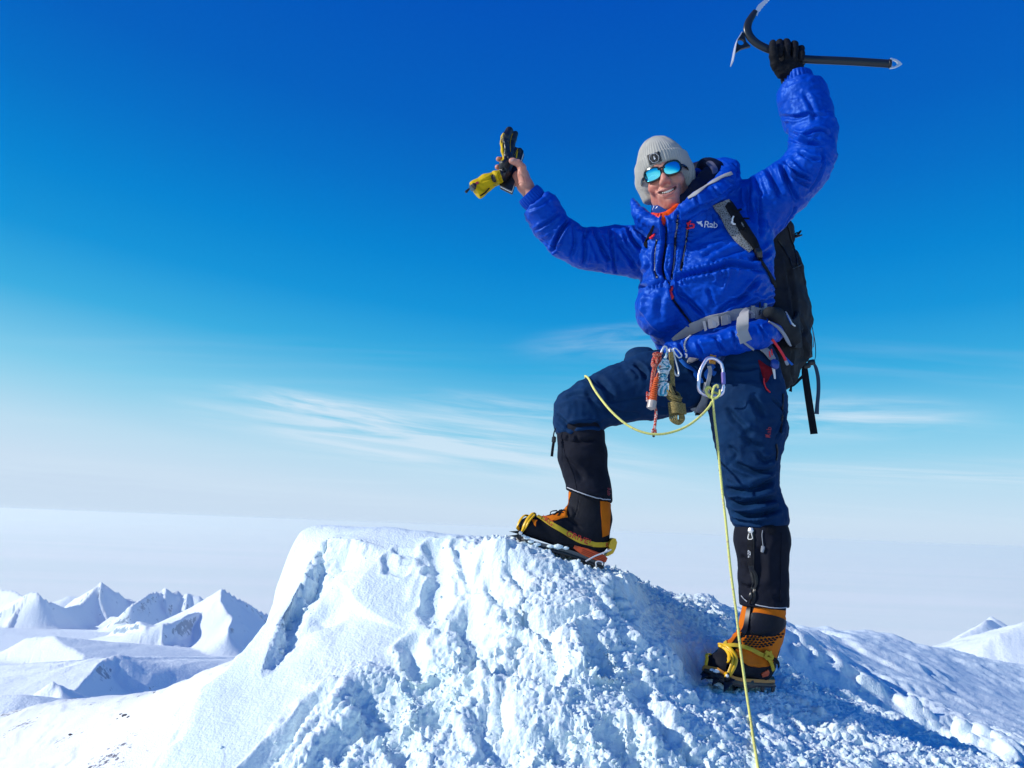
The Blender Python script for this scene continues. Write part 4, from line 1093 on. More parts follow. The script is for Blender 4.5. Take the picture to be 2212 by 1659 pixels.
# wrists are open
J.clip_local(P(1158, 438, 2.477), P(1148, 427, 2.47) - P(1167, 448, 2.48), .085)
J.clip_local(P(1724, 187, 2.385), P(1721, 165, 2.385) - P(1724, 187, 2.385), .12)
jv, jF = J.mesh(2)
jN = vnormals(jv, jF)
s0 = Surf(jv, jF)
JS = []
C_ = lambda *p: list(p)
S4 = lambda L: [(1330.7 + a * .21876, 432 + b * .21876) for a, b in L]
S3 = lambda L: [(1106 + a * .2344, 345.6 + b * .2344) for a, b in L]
SR = lambda L: [(1590 + a * .2292, 138 + b * .2292) for a, b in L]
JS += [(S4([(180, 885), (300, 860), (430, 822), (520, 800)]), .010, -.015), (S4([(560, 795), (700, 742), (950, 690), (1130, 640), (1300, 655), (1450, 700)]), .011, -.018)]
JS += [(S4([(610, 130), (605, 260), (590, 350), (572, 600), (545, 780), (555, 960), (640, 1080), (750, 1240)]), .007, -.010, 1), (S4([(470, 200), (492, 400), (452, 680), (530, 840)]), .008, -.016, 1)]
JS += [(S4([(715, 200), (690, 400), (640, 705)]), .005, -.008), (S4([(405, 380), (378, 600), (405, 780)]), .005, -.008)]
JS += [(S4([(600, 900), (720, 1000), (880, 1150)]), .010, -.011), (S4([(900, 870), (940, 960), (960, 1050)]), .008, -.007), (S4([(1010, 700), (975, 830)]), .007, .008), (S4([(1120, 680), (1090, 800), (1055, 900)]), .007, .009),
       (S4([(1420, 770), (1300, 900), (1170, 1050)]), .010, -.012), (S4([(230, 1040), (330, 1180), (460, 1300)]), .012, .006), (S4([(720, 870), (600, 860)]), .008, .006), (S4([(1210, 690), (1180, 760)]), .006, .006),
       (S4([(1500, 640), (1540, 760), (1560, 900)]), .008, -.010), (S4([(1540, 480), (1430, 560), (1300, 600)]), .010, -.011), (S4([(850, 560), (1000, 480), (1130, 420)]), .010, -.006), (S4([(900, 640), (1100, 540), (1280, 480)]), .010, -.006),
       (S4([(830, 400), (960, 330), (1080, 260)]), .009, .005), (S4([(880, 140), (860, 200)]), .006, .005), (S4([(960, 140), (980, 250)]), .007, -.006), (S4([(300, 930), (260, 1010), (290, 1120)]), .012, .006),
       (S4([(480, 900), (420, 1050), (440, 1200)]), .013, -.007), (S4([(660, 960), (780, 1100), (860, 1180)]), .006, .006), (S4([(1000, 1130), (1150, 1010), (1400, 900)]), .009, -.009), (S4([(1300, 1100), (1440, 1010), (1580, 960)]), .008, -.009),
       (S4([(1290, 900), (1400, 960), (1530, 1000)]), .008, .005), (S4([(280, 520), (330, 640), (250, 760)]), .010, -.007), (S4([(200, 640), (250, 560), (300, 460)]), .010, .006)]
# puckers along seams and zips
for (bx, by, ex_, ey, n_, amp, ln) in ((540, 200, 520, 760, 15, .0045, 60), (620, 200, 600, 760, 16, .0045, 55), (330, 860, 480, 830, 5, .004, 70), (640, 800, 1100, 690, 12, .0045, 110), (640, 730, 1100, 610, 10, .004, 90), (420, 420, 440, 760, 9, .004, 45), (740, 260, 690, 660, 11, .004, 70)):
    for i in range(n_):
        t = (i + rng.random() * .6) / n_; x_ = bx + (ex_ - bx) * t; y_ = by + (ey - by) * t; d_ = unit([(ey - by) * -1 + 60 * rng.standard_normal(), (ex_ - bx) + 60 * rng.standard_normal()])
        JS.append((S4([(x_ - d_[0] * ln * .5, y_ - d_[1] * ln * .5), (x_, y_), (x_ + d_[0] * ln * .5, y_ + d_[1] * ln * .5)]), .0038, -amp))
JS += [(S3(q), w, d) for q, w, d in (([(200, 655), (320, 580), (440, 485)], .006, -.009), ([(365, 860), (440, 680), (530, 545)], .008, -.016), ([(655, 620), (675, 830), (655, 990)], .008, -.011), ([(740, 630), (850, 850), (905, 940)], .009, -.014),
     ([(900, 620), (915, 750), (930, 880), (965, 1080)], .006, -.009), ([(1060, 615), (1110, 720), (1200, 830)], .009, -.013), ([(985, 760), (1060, 870), (1150, 1000)], .009, -.011), ([(560, 600), (580, 760), (540, 900)], .008, -.007),
     ([(500, 640), (420, 800), (380, 870)], .006, .006), ([(610, 650), (720, 800), (780, 960)], .008, .006), ([(260, 740), (350, 790), (430, 860)], .007, -.006), ([(830, 720), (870, 900), (860, 1020)], .007, .005), ([(1120, 640), (1230, 700), (1240, 850)], .009, -.008),
     ([(120, 470), (250, 420), (370, 330)], .007, -.005), ([(1000, 640), (1030, 800), (1100, 960)], .008, .006), ([(700, 640), (680, 720)], .007, -.010), ([(450, 560), (400, 640), (300, 700)], .008, .004))]
JS += [(SR(q), w, d) for q, w, d in (([(420, 495), (560, 505), (700, 475), (860, 500)], .007, -.009), ([(505, 645), (600, 685), (700, 650), (790, 635), (900, 680)], .008, -.015), ([(500, 690), (560, 720), (640, 745), (830, 765)], .008, -.013), ([(590, 825), (690, 885), (800, 915)], .007, -.010),
     ([(455, 900), (540, 1000), (600, 1050), (700, 1090)], .008, -.013), ([(440, 930), (475, 1090), (570, 1300)], .009, -.013), ([(300, 980), (350, 1100), (410, 1260)], .009, -.012), ([(180, 1040), (200, 1150), (245, 1250)], .008, -.009), ([(380, 940), (420, 1080), (480, 1290)], .007, .007),
     ([(240, 1010), (290, 1130), (330, 1240)], .008, .007), ([(520, 1050), (620, 1120), (700, 1150)], .007, -.009), ([(600, 700), (750, 720)], .006, .006), ([(120, 1140), (110, 1300), (150, 1500)], .010, -.009), ([(200, 1210), (215, 1400), (230, 1640)], .009, -.010), ([(300, 1290), (280, 1450), (290, 1600)], .010, .006),
     ([(50, 1160), (60, 1260), (90, 1380)], .009, .006), ([(560, 1340), (500, 1440), (420, 1560)], .008, -.008), ([(560, 860), (700, 960), (760, 1010)], .010, .005), ([(640, 260), (720, 420), (740, 560)], .009, -.005), ([(500, 350), (600, 330)], .006, .004), ([(820, 780), (800, 1000), (700, 1200)], .006, -.006))]
JS += [([(1475, 470), (1510, 450), (1545, 432), (1585, 402)], .008, -.010), ([(1585, 352), (1592, 370), (1590, 392)], .006, -.006), ([(1555, 350), (1572, 362)], .005, -.006), ([(1540, 400), (1552, 425)], .006, -.007), ([(1500, 420), (1512, 445)], .006, -.006), ([(1568, 385), (1585, 400)], .006, -.007)]
JS += [([(1440, 738), (1452, 766)], .006, -.009), ([(1465, 735), (1478, 775)], .006, -.010), ([(1505, 735), (1520, 772)], .006, -.008), ([(1545, 725), (1562, 762)], .007, -.008), ([(1640, 700), (1652, 735)], .006, -.008), ([(1585, 712), (1592, 755)], .006, -.006), ([(1500, 742), (1560, 735), (1590, 725)], .007, .006)]
JS = [(q[0], q[1] * .82, q[2] * 1.30) + tuple(q[3:]) for q in JS]
jv = carve(jv, jF, jN, s0, JS)
# belt squeezes the cloth
BELT = [(1425, 752), (1450, 738), (1490, 722), (1540, 702), (1590, 688), (1640, 680), (1668, 678)]
Lb, _ = s0.line(BELT, 0.0, 5); d, t = poly_dist(jv, Lb, .06)
jv -= jN * (0.016 * np.exp(-(d / .020) ** 2))[:, None]
w1 = fbm(jv * np.array([16, 16, 22]), 3, 5); w2 = ridged(jv * np.array([26, 26, 40]) + 4 * w1[:, None] * .2, 3, 8)
jv += jN * (0.0060 * w1 + 0.0045 * w2)[:, None]
jv = relax_np(jv, jF, 1)
JSF = Surf(jv, jF)
jacket = part('jacket', jv, jF, MT['nylon'], person)
jacket['label'] = 'puffy bright blue down jacket'
# gathered cuffs
def cuff(c0, c1, r, parent, mat, n=26, name='cuff'):
    c0, c1 = np.asarray(c0), np.asarray(c1); t = unit(c1 - c0); u = unit(np.cross(t, [0, 1, 0.1])); w = np.cross(t, u)
    seg = n * 5; a = np.linspace(0, 2 * math.pi, seg, endpoint=False); V = []; rows = 8
    for i in range(rows):
        s = i / (rows - 1); puff = 1 + .06 * math.sin(s * math.pi)
        rr_ = r * puff * (1 + 0.035 * np.sin(a * n + 0.5 * np.sin(a * 3)) * math.sin(s * math.pi) ** .5 + 0.02 * np.sin(a * 5 + 1))
        V.append(c0 + (c1 - c0) * s + rr_[:, None] * (np.cos(a)[:, None] * u + np.sin(a)[:, None] * w))
    for s_ in (0.93, 0.9): V.append(c1 - t * (0.012 if s_ == .9 else 0.002) + r * s_ * (np.cos(a)[:, None] * u + np.sin(a)[:, None] * w))
    V = np.concatenate(V); rows += 2
    F = [(i * seg + j, i * seg + (j + 1) % seg, (i + 1) * seg + (j + 1) % seg, (i + 1) * seg + j) for i in range(rows - 1) for j in range(seg)]
    return part(name, V, F, mat, parent)
cuff(P(1158, 437, 2.477), P(1140, 417, 2.465), pr(28, 2.47), jacket, MT['nylon'])
cuff(P(1725, 188, 2.385), P(1721, 163, 2.385), pr(33, 2.385), jacket, MT['nylon'])
# zips, pulls, lettering
zipper('front_zip', JSF, S4([(608, 150), (603, 260), (588, 350), (570, 600), (545, 790)]), jacket, .009, 'lining', 'steel')
zipper('front_zip', JSF, S4([(478, 215), (495, 400), (455, 680), (530, 835)]), jacket, .008, 'lining', 'darksteel')
zipper('front_zip', JSF, S4([(550, 960), (640, 1080), (760, 1250)]), jacket, .007, 'lining', 'darksteel')
zipper('pocket_zip', JSF, S4([(712, 280), (688, 420), (642, 700)]), jacket, .011, 'webgrey' if False else 'webblack', 'plasticgrey')
zipper('pocket_zip', JSF, S4([(405, 390), (380, 600), (403, 775)]), jacket, .008, 'webblack', 'steel')
tube_on('zip_pull', JSF, S4([(540, 855), (548, 910), (558, 975)]), np.array([.0035, .0045, .006, .005]), MT['red'], jacket, .006)
tube_on('zip_pull', JSF, S4([(395, 335), (370, 360), (350, 380)]), np.array([.003, .005, .005]), MT['red'], jacket, .006)
ring = [(724 + 34 * math.cos(a), 246 + 26 * math.sin(a)) for a in np.linspace(-math.pi / 2, 1.5 * math.pi, 13)]
tube_on('zip_pull', JSF, S4([(722, 190), (720, 218)] + ring[1:]), .0024, MT['red'], jacket, .008, 3)
text_on('lettering', JSF, 'Rab', *S4([(935, 248)])[0], 20, -7, MT['print_white'], jacket, .004, 1.05)
bird = S4([(793, 210), (812, 232), (830, 238), (838, 256), (852, 262), (850, 238), (838, 222), (846, 206), (826, 212), (812, 214)])
patch('emblem', JSF, bird, MT['print_white'], jacket, .003, .5, False, .001)
zipper('skirt_zip', JSF, S4([(745, 1335), (690, 1390), (672, 1440), (690, 1500)]), jacket, .006, 'lining', 'steel')
tube_on('zip_pull', JSF, S4([(688, 1510), (694, 1550)]), .003, MT['steel'], jacket, .004)
# dark hood lining, grey trim on its edge
Hd = vol_px([(1460, 420, 2.3), (1585, 335, 2.6)], 0.004, .06)
chain_px(Hd, [(1478, 432, 2.36, 20), (1502, 412, 2.36, 22), (1532, 386, 2.38, 22), (1545, 368, 2.43, 20), (1530, 362, 2.50, 20), (1505, 370, 2.52, 22)], .02)
Hd.ell(P(1524, 362, 2.45), (.035, .05, .030), None, .02)
Hd.ell(P(1432, 372, 2.40), (.112, .12, .14), None, .004, 'sub')
hv, hF = Hd.mesh(2); hN = vnormals(hv, hF); hv += hN * (0.006 * fbm(hv * 22, 3, 3))[:, None]
lining = part('hood_lining', hv, hF, MT['lining'], jacket)
lining['label'] = 'dark navy lining of the open hood'
HS = Surf(np.vstack([jv, hv]), np.vstack([jF, hF + len(jv)]))
strap_on('hood_trim', HS, [(1487, 429), (1505, 417), (1524, 404), (1545, 391), (1562, 382), (1580, 375)], np.array([.010, .018, .018, .017, .012]), MT['webgrey'], jacket, .003, .003)
patch('emblem', HS, [(1525, 352), (1537, 349), (1548, 362), (1549, 372), (1540, 376), (1536, 366)], M('grey_violet_print', (.10, .10, .16), .6), lining, .003, .8)
# orange fleece, patterned neck tube, collar cord
Nk = vol_px([(1400, 500, 2.3), (1480, 400, 2.5)], 0.0035, .04)
Nk.cone(P(1438, 484, 2.41), P(1442, 452, 2.44), .058, .048, .01)
Nk.cone(P(1440, 452, 2.45), P(1450, 405, 2.47), .052, .056, .01)
nv, nF = Nk.mesh(2); nN = vnormals(nv, nF); nv += nN * (0.004 * ridged(nv * np.array([14, 14, 40]), 2, 2))[:, None]
neck_tube = part('neck_gaiter', nv, nF, MT['buff'], person)
Fl = vol_px([(1400, 500, 2.3), (1470, 440, 2.45)], 0.0035, .04)
chain_px(Fl, [(1412, 470, 2.36, 10), (1432, 474, 2.325, 13), (1452, 464, 2.32, 12), (1464, 448, 2.34, 9)], .01)
chain_px(Fl, [(1425, 482, 2.335, 12), (1445, 478, 2.33, 12)], .01)
fv, fF = Fl.mesh(2); fN = vnormals(fv, fF); fv += fN * (0.003 * ridged(fv * 30, 2, 6))[:, None]
fleece = part('fleece_collar', fv, fF, MT['orange_fleece'], person); fleece['label'] = 'orange collar of the layer under the jacket'
FS = Surf(fv, fF)
for q in ([(1408, 462), (1418, 466), (1428, 474), (1436, 482)], [(1424, 458), (1420, 468), (1412, 474), (1409, 484)], [(1428, 462), (1424, 474), (1426, 484)]):
    tube_on('cord', FS, q, .0018, MT['red'], fleece, .003)
tube_on('cord_lock', FS, [(1426, 482), (1427, 489)], .006, MT['orange_rubber'], fleece, .003, 3, 8)

# ================= head
HC = P(1438, 390, 2.42)
HR = rotm(-20, 4, -16)
def hl(x, y, z): return HC + HR @ np.array([x, y, z])
HE = Vol(HC - .16, HC + .16, 0.0022)
HE.ell(hl(0, 0, .03), (.076, .095, .088), HR, .02)
HE.ell(hl(0, -.030, -.028), (.057, .068, .082), HR, .03)
HE.ell(hl(0, -.066, -.104), (.022, .026, .020), HR, .028)
HE.cone(hl(-.046, -.01, -.066), hl(-.012, -.066, -.106), .016, .015, .03)
HE.cone(hl(.046, -.01, -.066), hl(.012, -.066, -.106), .016, .015, .03)
for s in (-1, 1):
    HE.ell(hl(s * .040, -.070, -.036), (.022, .022, .020), HR, .02)
    HE.ell(hl(s * .030, -.092, .010), (.016, .012, .012), HR, .016, 'sub')
    HE.cone(hl(s * .012, -.094, .026), hl(s * .046, -.080, .026), .010, .009, .012)
    HE.ell(hl(s * .0125, -.104, -.040), (.0085, .012, .009), HR, .006)
    HE.ell(hl(s * .078, .012, -.002), (.010, .020, .032), HR, .006)
    HE.ell(hl(s * .080, .008, .0), (.006, .012, .020), HR, .004, 'sub')
HE.cone(hl(0, -.092, .014), hl(0, -.112, -.030), .0075, .0115, .014)
HE.ell(hl(0, -.114, -.033), (.0092, .010, .0085), HR, .008)
HE.cone(hl(0, .01, -.06), hl(.005, .03, -.15), .052, .056, .03)
# smiling mouth
MWD = .034
sm = lambda t: (t * MWD, -.100 + 9.0 * (t * MWD) ** 2, -.071 + 10 * (t * MWD) ** 2)
HE.ell(hl(0, -.084, -.074), (.036, .022, .022), HR, .02)
for a, b in zip(np.linspace(-1, 1, 9)[:-1], np.linspace(-1, 1, 9)[1:]):
    for dz, r_ in ((.0078, .0042), (-.0118, .0056)):
        qa, qb = sm(a), sm(b); fa, fb = (1 - abs(a) ** 3), (1 - abs(b) ** 3)
        HE.cone(hl(qa[0], qa[1] + .002, qa[2] + dz * fa), hl(qb[0], qb[1] + .002, qb[2] + dz * fb), r_, r_, .006)
for a, b in zip(np.linspace(-.85, .85, 8)[:-1], np.linspace(-.85, .85, 8)[1:]):
    qa, qb = sm(a), sm(b); HE.cone(hl(qa[0], qa[1] - .004, qa[2] - .002), hl(qb[0], qb[1] - .004, qb[2] - .002), .0064 * (1 - .55 * abs(a)), .0064 * (1 - .55 * abs(b)), .003, 'sub')
ev, eF = HE.mesh(2); eN = vnormals(ev, eF)
el_ = (ev - HC) @ HR
def hline(pts): return np.array([hl(*p) for p in pts])
disp = np.zeros(len(ev))
for s in (-1, 1):
    for pts, w, dp in (([(s * .018, -.1, -.036), (s * .031, -.092, -.052), (s * .039, -.082, -.074)], .0040, -.0026), ([(s * .045, -.078, -.052), (s * .049, -.070, -.072), (s * .043, -.066, -.092)], .0035, -.0014),
                       ([(s * .050, -.07, .004), (s * .060, -.055, -.004)], .002, -.0014), ([(s * .050, -.07, -.003), (s * .058, -.055, -.014)], .002, -.0012)):
        dd, t = poly_dist(ev, catmull(hline(pts), 6), .015); disp += dp * np.exp(-(dd / w) ** 2)
dd, t = poly_dist(ev, hline([(-.012, -.1, -.094), (.012, -.1, -.094)]), .02); disp -= .0025 * np.exp(-(dd / .005) ** 2)
disp += .0007 * fbm(ev * 130, 3, 3)
ev = ev + eN * disp[:, None]
el_ = (ev - HC) @ HR
fc = el_[eF].mean(1)
mi = np.zeros(len(eF), np.int32)
tt = np.clip(fc[:, 0] / MWD, -1.1, 1.1); zc = -.071 + 10 * (tt * MWD) ** 2; fe = 1 - np.abs(tt) ** 3
up_ = np.abs(fc[:, 2] - (zc + .0078 * fe)) < .0036; lo_ = np.abs(fc[:, 2] - (zc - .0118 * fe)) < .0050
lip = (up_ | lo_) & (np.abs(tt) < 1.0) & (fc[:, 1] < -.085)
mo = (np.abs(fc[:, 2] - (zc - .002)) < .0080 * fe) & (np.abs(tt) < .9) & (fc[:, 1] > -.0985) & (fc[:, 1] < -.075)
mi[lip] = 1; mi[mo] = 2
head_body = (ev, eF, mi)
# hands and wrists belong to the same body; they are built below and joined in one skin object

# ================= bare right hand
HB_ = vol_px([(1060, 330, 2.45), (1165, 445, 2.55)], 0.0018, .03)
HB_.econe(P(1150, 426, 2.475), P(1135, 402, 2.475), (.024, .027), (.021, .026), (0, 1, 0), .01)
HB_.econe(P(1135, 402, 2.475), P(1124, 376, 2.485), (.021, .027), (.017, .030), (0, 1, 0), .014)
HB_.cone(P(1133, 396, 2.462), P(1128, 374, 2.455), .019, .0165, .012)
chain_px(HB_, [(1128, 376, 2.455, 11.5), (1127.5, 362, 2.448, 9.2), (1120, 353, 2.444, 8.2), (1109, 348.5, 2.440, 7.2), (1105, 347.5, 2.440, 6.6)], .006)
FG = [[(1122, 368, 2.505, 8), (1106, 352, 2.525, 6.8), (1088, 345, 2.520, 6.2), (1076.5, 343.5, 2.497, 5.6)],
      [(1120, 378, 2.510, 8), (1102, 368, 2.535, 6.8), (1086, 362, 2.525, 6.4), (1074.5, 361, 2.500, 5.9)],
      [(1118, 388, 2.505, 7.6), (1102, 383, 2.530, 6.5), (1088, 379, 2.525, 6.0), (1079, 378, 2.505, 5.6)],
      [(1118, 397, 2.497, 7), (1104, 396, 2.518, 5.8), (1093, 394, 2.515, 5.2), (1085, 392, 2.500, 4.8)]]
for q in FG: chain_px(HB_, q, .004)
bv, bF = HB_.mesh(2); bN = vnormals(bv, bF)
disp = .0006 * fbm(bv * 180, 3, 4)
for pts in ([(1121, 372), (1130, 380), (1134, 392)], [(1116, 400), (1126, 396), (1134, 398)], [(1122, 356), (1128, 362)], [(1113, 346), (1116, 352)]):
    sB = Surf(bv, bF) if pts[0] == (1121, 372) else sB
    L, _ = sB.line(pts, 0); dd, t = poly_dist(bv, L, .01); disp -= .0016 * np.exp(-(dd / .0016) ** 2)
bv = bv + bN * disp[:, None]
hand_mi = np.zeros(len(bF), np.int32)
# thumb nail
# ---- covered parts of the body: one continuous figure under the clothes
UB = vol_px([(1130, 400, 2.45), (1760, 200, 2.45), (1700, 800, 2.5), (1500, 600, 2.4), (1190, 880, 2.45), (1690, 1400, 2.40)], 0.011, .12)
chain_px(UB, [(1150, 426, 2.475, 14), (1222, 517, 2.52, 24), (1328, 541, 2.56, 30), (1430, 530, 2.56, 36)], .03)
chain_px(UB, [(1716, 168, 2.39, 14), (1757, 290, 2.36, 24), (1738, 366, 2.35, 26), (1645, 446, 2.40, 36), (1590, 500, 2.44, 40)], .03)
UB.econe(P(1512, 500, 2.50), P(1524, 690, 2.50), (.15, .09), (.13, .09), AX_A, .05)
UB.cone(P(1445, 440, 2.43), P(1480, 500, 2.47), .045, .07, .04)
UB.econe(P(1524, 690, 2.50), P(1545, 790, 2.50), (.13, .09), (.13, .10), AX_A, .05)
chain_px(UB, [(1530, 800, 2.50, 60), (1405, 838, 2.47, 50), (1262, 880, 2.45, 36), (1256, 960, 2.45, 34), (1272, 1120, 2.44, 22)], .03)
chain_px(UB, [(1560, 800, 2.50, 60), (1615, 880, 2.42, 56), (1617, 1040, 2.42, 38), (1645, 1180, 2.42, 36), (1648, 1380, 2.42, 22)], .03)
ubv, ubF = UB.mesh(2)
vs = [ev, bv, ubv]; fs = [eF, bF, ubF]; ms = [mi, hand_mi, np.zeros(len(ubF), np.int32)]
offs = np.cumsum([0] + [len(a) for a in vs[:-1]])
body_o = part('body', np.concatenate(vs), np.concatenate([f + o for f, o in zip(fs, offs)]), [MT['skin'], MT['lip'], MT['mouth']], person)
body_o.data.polygons.foreach_set('material_index', np.concatenate(ms).astype(np.int32))
# teeth
tm = MB()
for i in range(-4, 5):
    a = i * .0058; q = sm(a / MWD); w_ = .0029 if abs(i) < 2 else .0026
    v, f = box_geo(hl(q[0], -.0975 + 9 * a * a, q[2] + .0015), HR @ np.array([w_, 9 * a * w_ * 2, 0]), HR @ np.array([0, .002, 0]), HR @ np.array([0, 0, .0056 - abs(i) * .0006]), .3); tm.add(v, f)
tm.build('teeth', MT['teeth'], body_o, kind='stuff')
nl, nn = Surf(bv, bF).hit(1106.5, 346.0, .0006)
v, f = box_geo(nl, (P(1103.5, 347, 2.44) - P(1109.5, 345, 2.44)) * .5, (P(1107, 342.8, 2.44) - P(1106, 349.2, 2.44)) * .42, nn * .0008, .45)
part('thumbnail', v, f, M('nail', (.62, .36, .30), .3), body_o)

# ================= beanie
BE = Vol(HC - .19, HC + .19, 0.0026)
BE.ell(hl(0, .006, .050), (.089, .107, .102), HR, .0)
BE.ell(hl(-.004, .012, .124), (.050, .058, .036), HR, .03)
BE.cone(hl(-.076, .012, .02), hl(-.066, .012, -.045), .022, .022, .02); BE.cone(hl(.076, .012, .02), hl(.068, .014, -.040), .022, .022, .02)
BE.ell(hl(0, .05, -.01), (.080, .065, .07), HR, .02)
def edge_f(g):
    q = (g - HC) @ HR
    ze = .031 + .25 * np.abs(q[..., 0]) ** 1.0 * 0 - .084 * sstep(-.078, -.022, q[..., 1] + .15 * np.abs(q[..., 0])) + .9 * q[..., 0] ** 2
    return (ze - q[..., 2]) * .8
sl_, g_ = BE.reg(HC - .19, HC + .19); BE.mix(sl_, edge_f(g_).astype(np.float32), .006, 'int')
kv, kF = BE.mesh(2); kN = vnormals(kv, kF); q = (kv - HC) @ HR
ang_ = np.arctan2(q[:, 0], -q[:, 1] + .0)
zf = .074 + .10 * (q[:, 1] + .09) * -.35
fold = np.exp(-((q[:, 2] - zf) / .004) ** 2)
kv = kv + kN * (0.0075 * sstep(zf + .002, zf - .002, q[:, 2]) + 0.0011 * np.sin(ang_ * 64) * sstep(.15, .11, q[:, 2]) + .003 * fbm(kv * 22, 3, 9) - .0035 * np.exp(-((ang_ - .75) / .10) ** 2) * sstep(.09, .13, q[:, 2]) - .0035 * np.exp(-((ang_ + .5) / .10) ** 2) * sstep(.10, .13, q[:, 2]))[:, None]
beanie = part('beanie', kv, kF, MT['knit'], person); beanie['label'] = 'light grey knitted beanie with a folded brim'
BS = Surf(kv, kF)
S1 = lambda L: [(1313.4 + a * .2083, 259 + b * .2083) for a, b in L]
pc = S1([(410, 368), (528, 330), (555, 428), (438, 468)])
pt = patch('badge', BS, pc, M('badge_black', (.012, .013, .017), .5), beanie, .003, .8, False)
c0 = S1([(482, 398)])[0]
for rp, w in ((10.2, .0006),):
    tube_on('badge_ring', BS, [(c0[0] + rp * math.cos(a), c0[1] + rp * .95 * math.sin(a)) for a in np.linspace(0, 2 * math.pi, 15)], w, MT['print_white'], pt, .0042, 2, 5)
text_on('lettering', BS, 'B', c0[0], c0[1], 11, 14, MT['print_white'], pt, .0045)
for a in np.linspace(.3, 2 * math.pi + .3, 22, endpoint=False):
    pass
# ================= sunglasses: wrap frame and mirror lenses
gl = MB()
def lens_out(cx, sx, n=28):
    pts = []
    for a in np.linspace(0, 2 * math.pi, n, endpoint=False):
        x = math.cos(a); z = math.sin(a); rx, rz = .0345, .0255
        px_ = np.sign(x) * abs(x) ** .78 * rx; pz = np.sign(z) * abs(z) ** .82 * rz
        pz += .10 * px_ * sx; pts.append((cx + px_, pz + .001))
    return pts
def wrapf(x, z, o=0.0):                             # curved front of the glasses in head space
    r_ = .098 + o; a = x / .098; return hl(r_ * math.sin(a) * .98, -.004 - r_ * math.cos(a) * 1.07, z)
glasses_o = None
lens_parts = []
for cx, s in ((-.036, -1), (.036, 1)):
    o = lens_out(cx, s)
    outer = [wrapf(x, z, .0) for x, z in o]; k = len(o)
    inn = [(cx + (x - cx) * .86, .001 + (z - .001) * .82) for x, z in o]
    gl.add(np.vstack([[wrapf(x, z, .004) for x, z in o], [wrapf(x, z, .005) for x, z in inn], [wrapf(x, z, -.003) for x, z in inn], [wrapf(x, z, -.003) for x, z in o]]),
           [(a * k + i, a * k + (i + 1) % k, ((a + 1) % 4) * k + (i + 1) % k, ((a + 1) % 4) * k + i) for a in range(4) for i in range(k)])
    # lens
    V = []; rings = 7
    for r_ in range(rings + 1):
        f_ = r_ / rings
        for x, z in inn: V.append(wrapf(cx + (x - cx) * f_, .001 + (z - .001) * f_, .0025 + .0022 * (1 - f_ * f_)))
    F = [(r_ * k + i, r_ * k + (i + 1) % k, (r_ + 1) * k + (i + 1) % k, (r_ + 1) * k + i) for r_ in range(rings) for i in range(k)]
    lens_parts.append((V, F))
gl.tube([wrapf(-.012, .008, .002), wrapf(0, .011, .003), wrapf(.012, .008, .002)], .0032, 8)
for s in (-1, 1):
    gl.tube([wrapf(s * .066, .004, .002), wrapf(s * .082, .004, .001), hl(s * .082, -.035, .004), hl(s * .083, .01, .004)], np.array([.0065, .0062, .005, .003]), 8, flat=.5, up=HR @ np.array([s, 0, 0]))
glasses_o = gl.build('sunglasses', MT['glassframe'], person)
glasses_o['label'] = 'black wraparound sunglasses with turquoise mirror lenses'
for V, F in lens_parts: part('lens', np.array(V), F, MT['lens'], glasses_o)
# ================= trousers
TR = vol_px([(1190, 740, 2.45), (1710, 1140, 2.45), (1600, 760, 2.6), (1600, 900, 2.33), (1500, 760, 2.36)], 0.0048, .12)
TR.econe(P(1555, 765, 2.49), P(1560, 800, 2.49), (.155, .125), (.165, .13), AX_A, .03)
chain_px(TR, [(1490, 818, 2.49, 70), (1405, 835, 2.47, 73), (1331, 853, 2.46, 63), (1275, 874, 2.45, 56), (1246, 886, 2.45, 49)], .012)
chain_px(TR, [(1246, 886, 2.45, 49), (1249, 908, 2.45, 51), (1252, 922, 2.45, 51)], .012)
TR.ell(P(1382, 778, 2.56), (.052, .05, .048), None, .012)
TR.ell(P(1400, 800, 2.54), (.07, .06, .07), None, .03)
chain_px(TR, [(1598, 800, 2.43, 84), (1613, 870, 2.41, 83), (1618, 930, 2.41, 77), (1617, 1000, 2.41, 61), (1621, 1050, 2.41, 56), (1631, 1090, 2.41, 55), (1641, 1114, 2.41, 56), (1642, 1120, 2.41, 56)], .012)
TR.ell(P(1672, 925, 2.47), (.045, .05, .06), None, .02)
TR.clip_local(P(1252, 941, 2.45), (.05, 0, -1), .11, .016)
TR.clip_local(P(1643, 1141, 2.41), (0.05, 0, -1), .12, .018)
tv, tF = TR.mesh(2); tN = vnormals(tv, tF); s0 = Surf(tv, tF)
S7 = lambda L: [(1184 + a * .2461, 777.7 + b * .2461) for a, b in L]
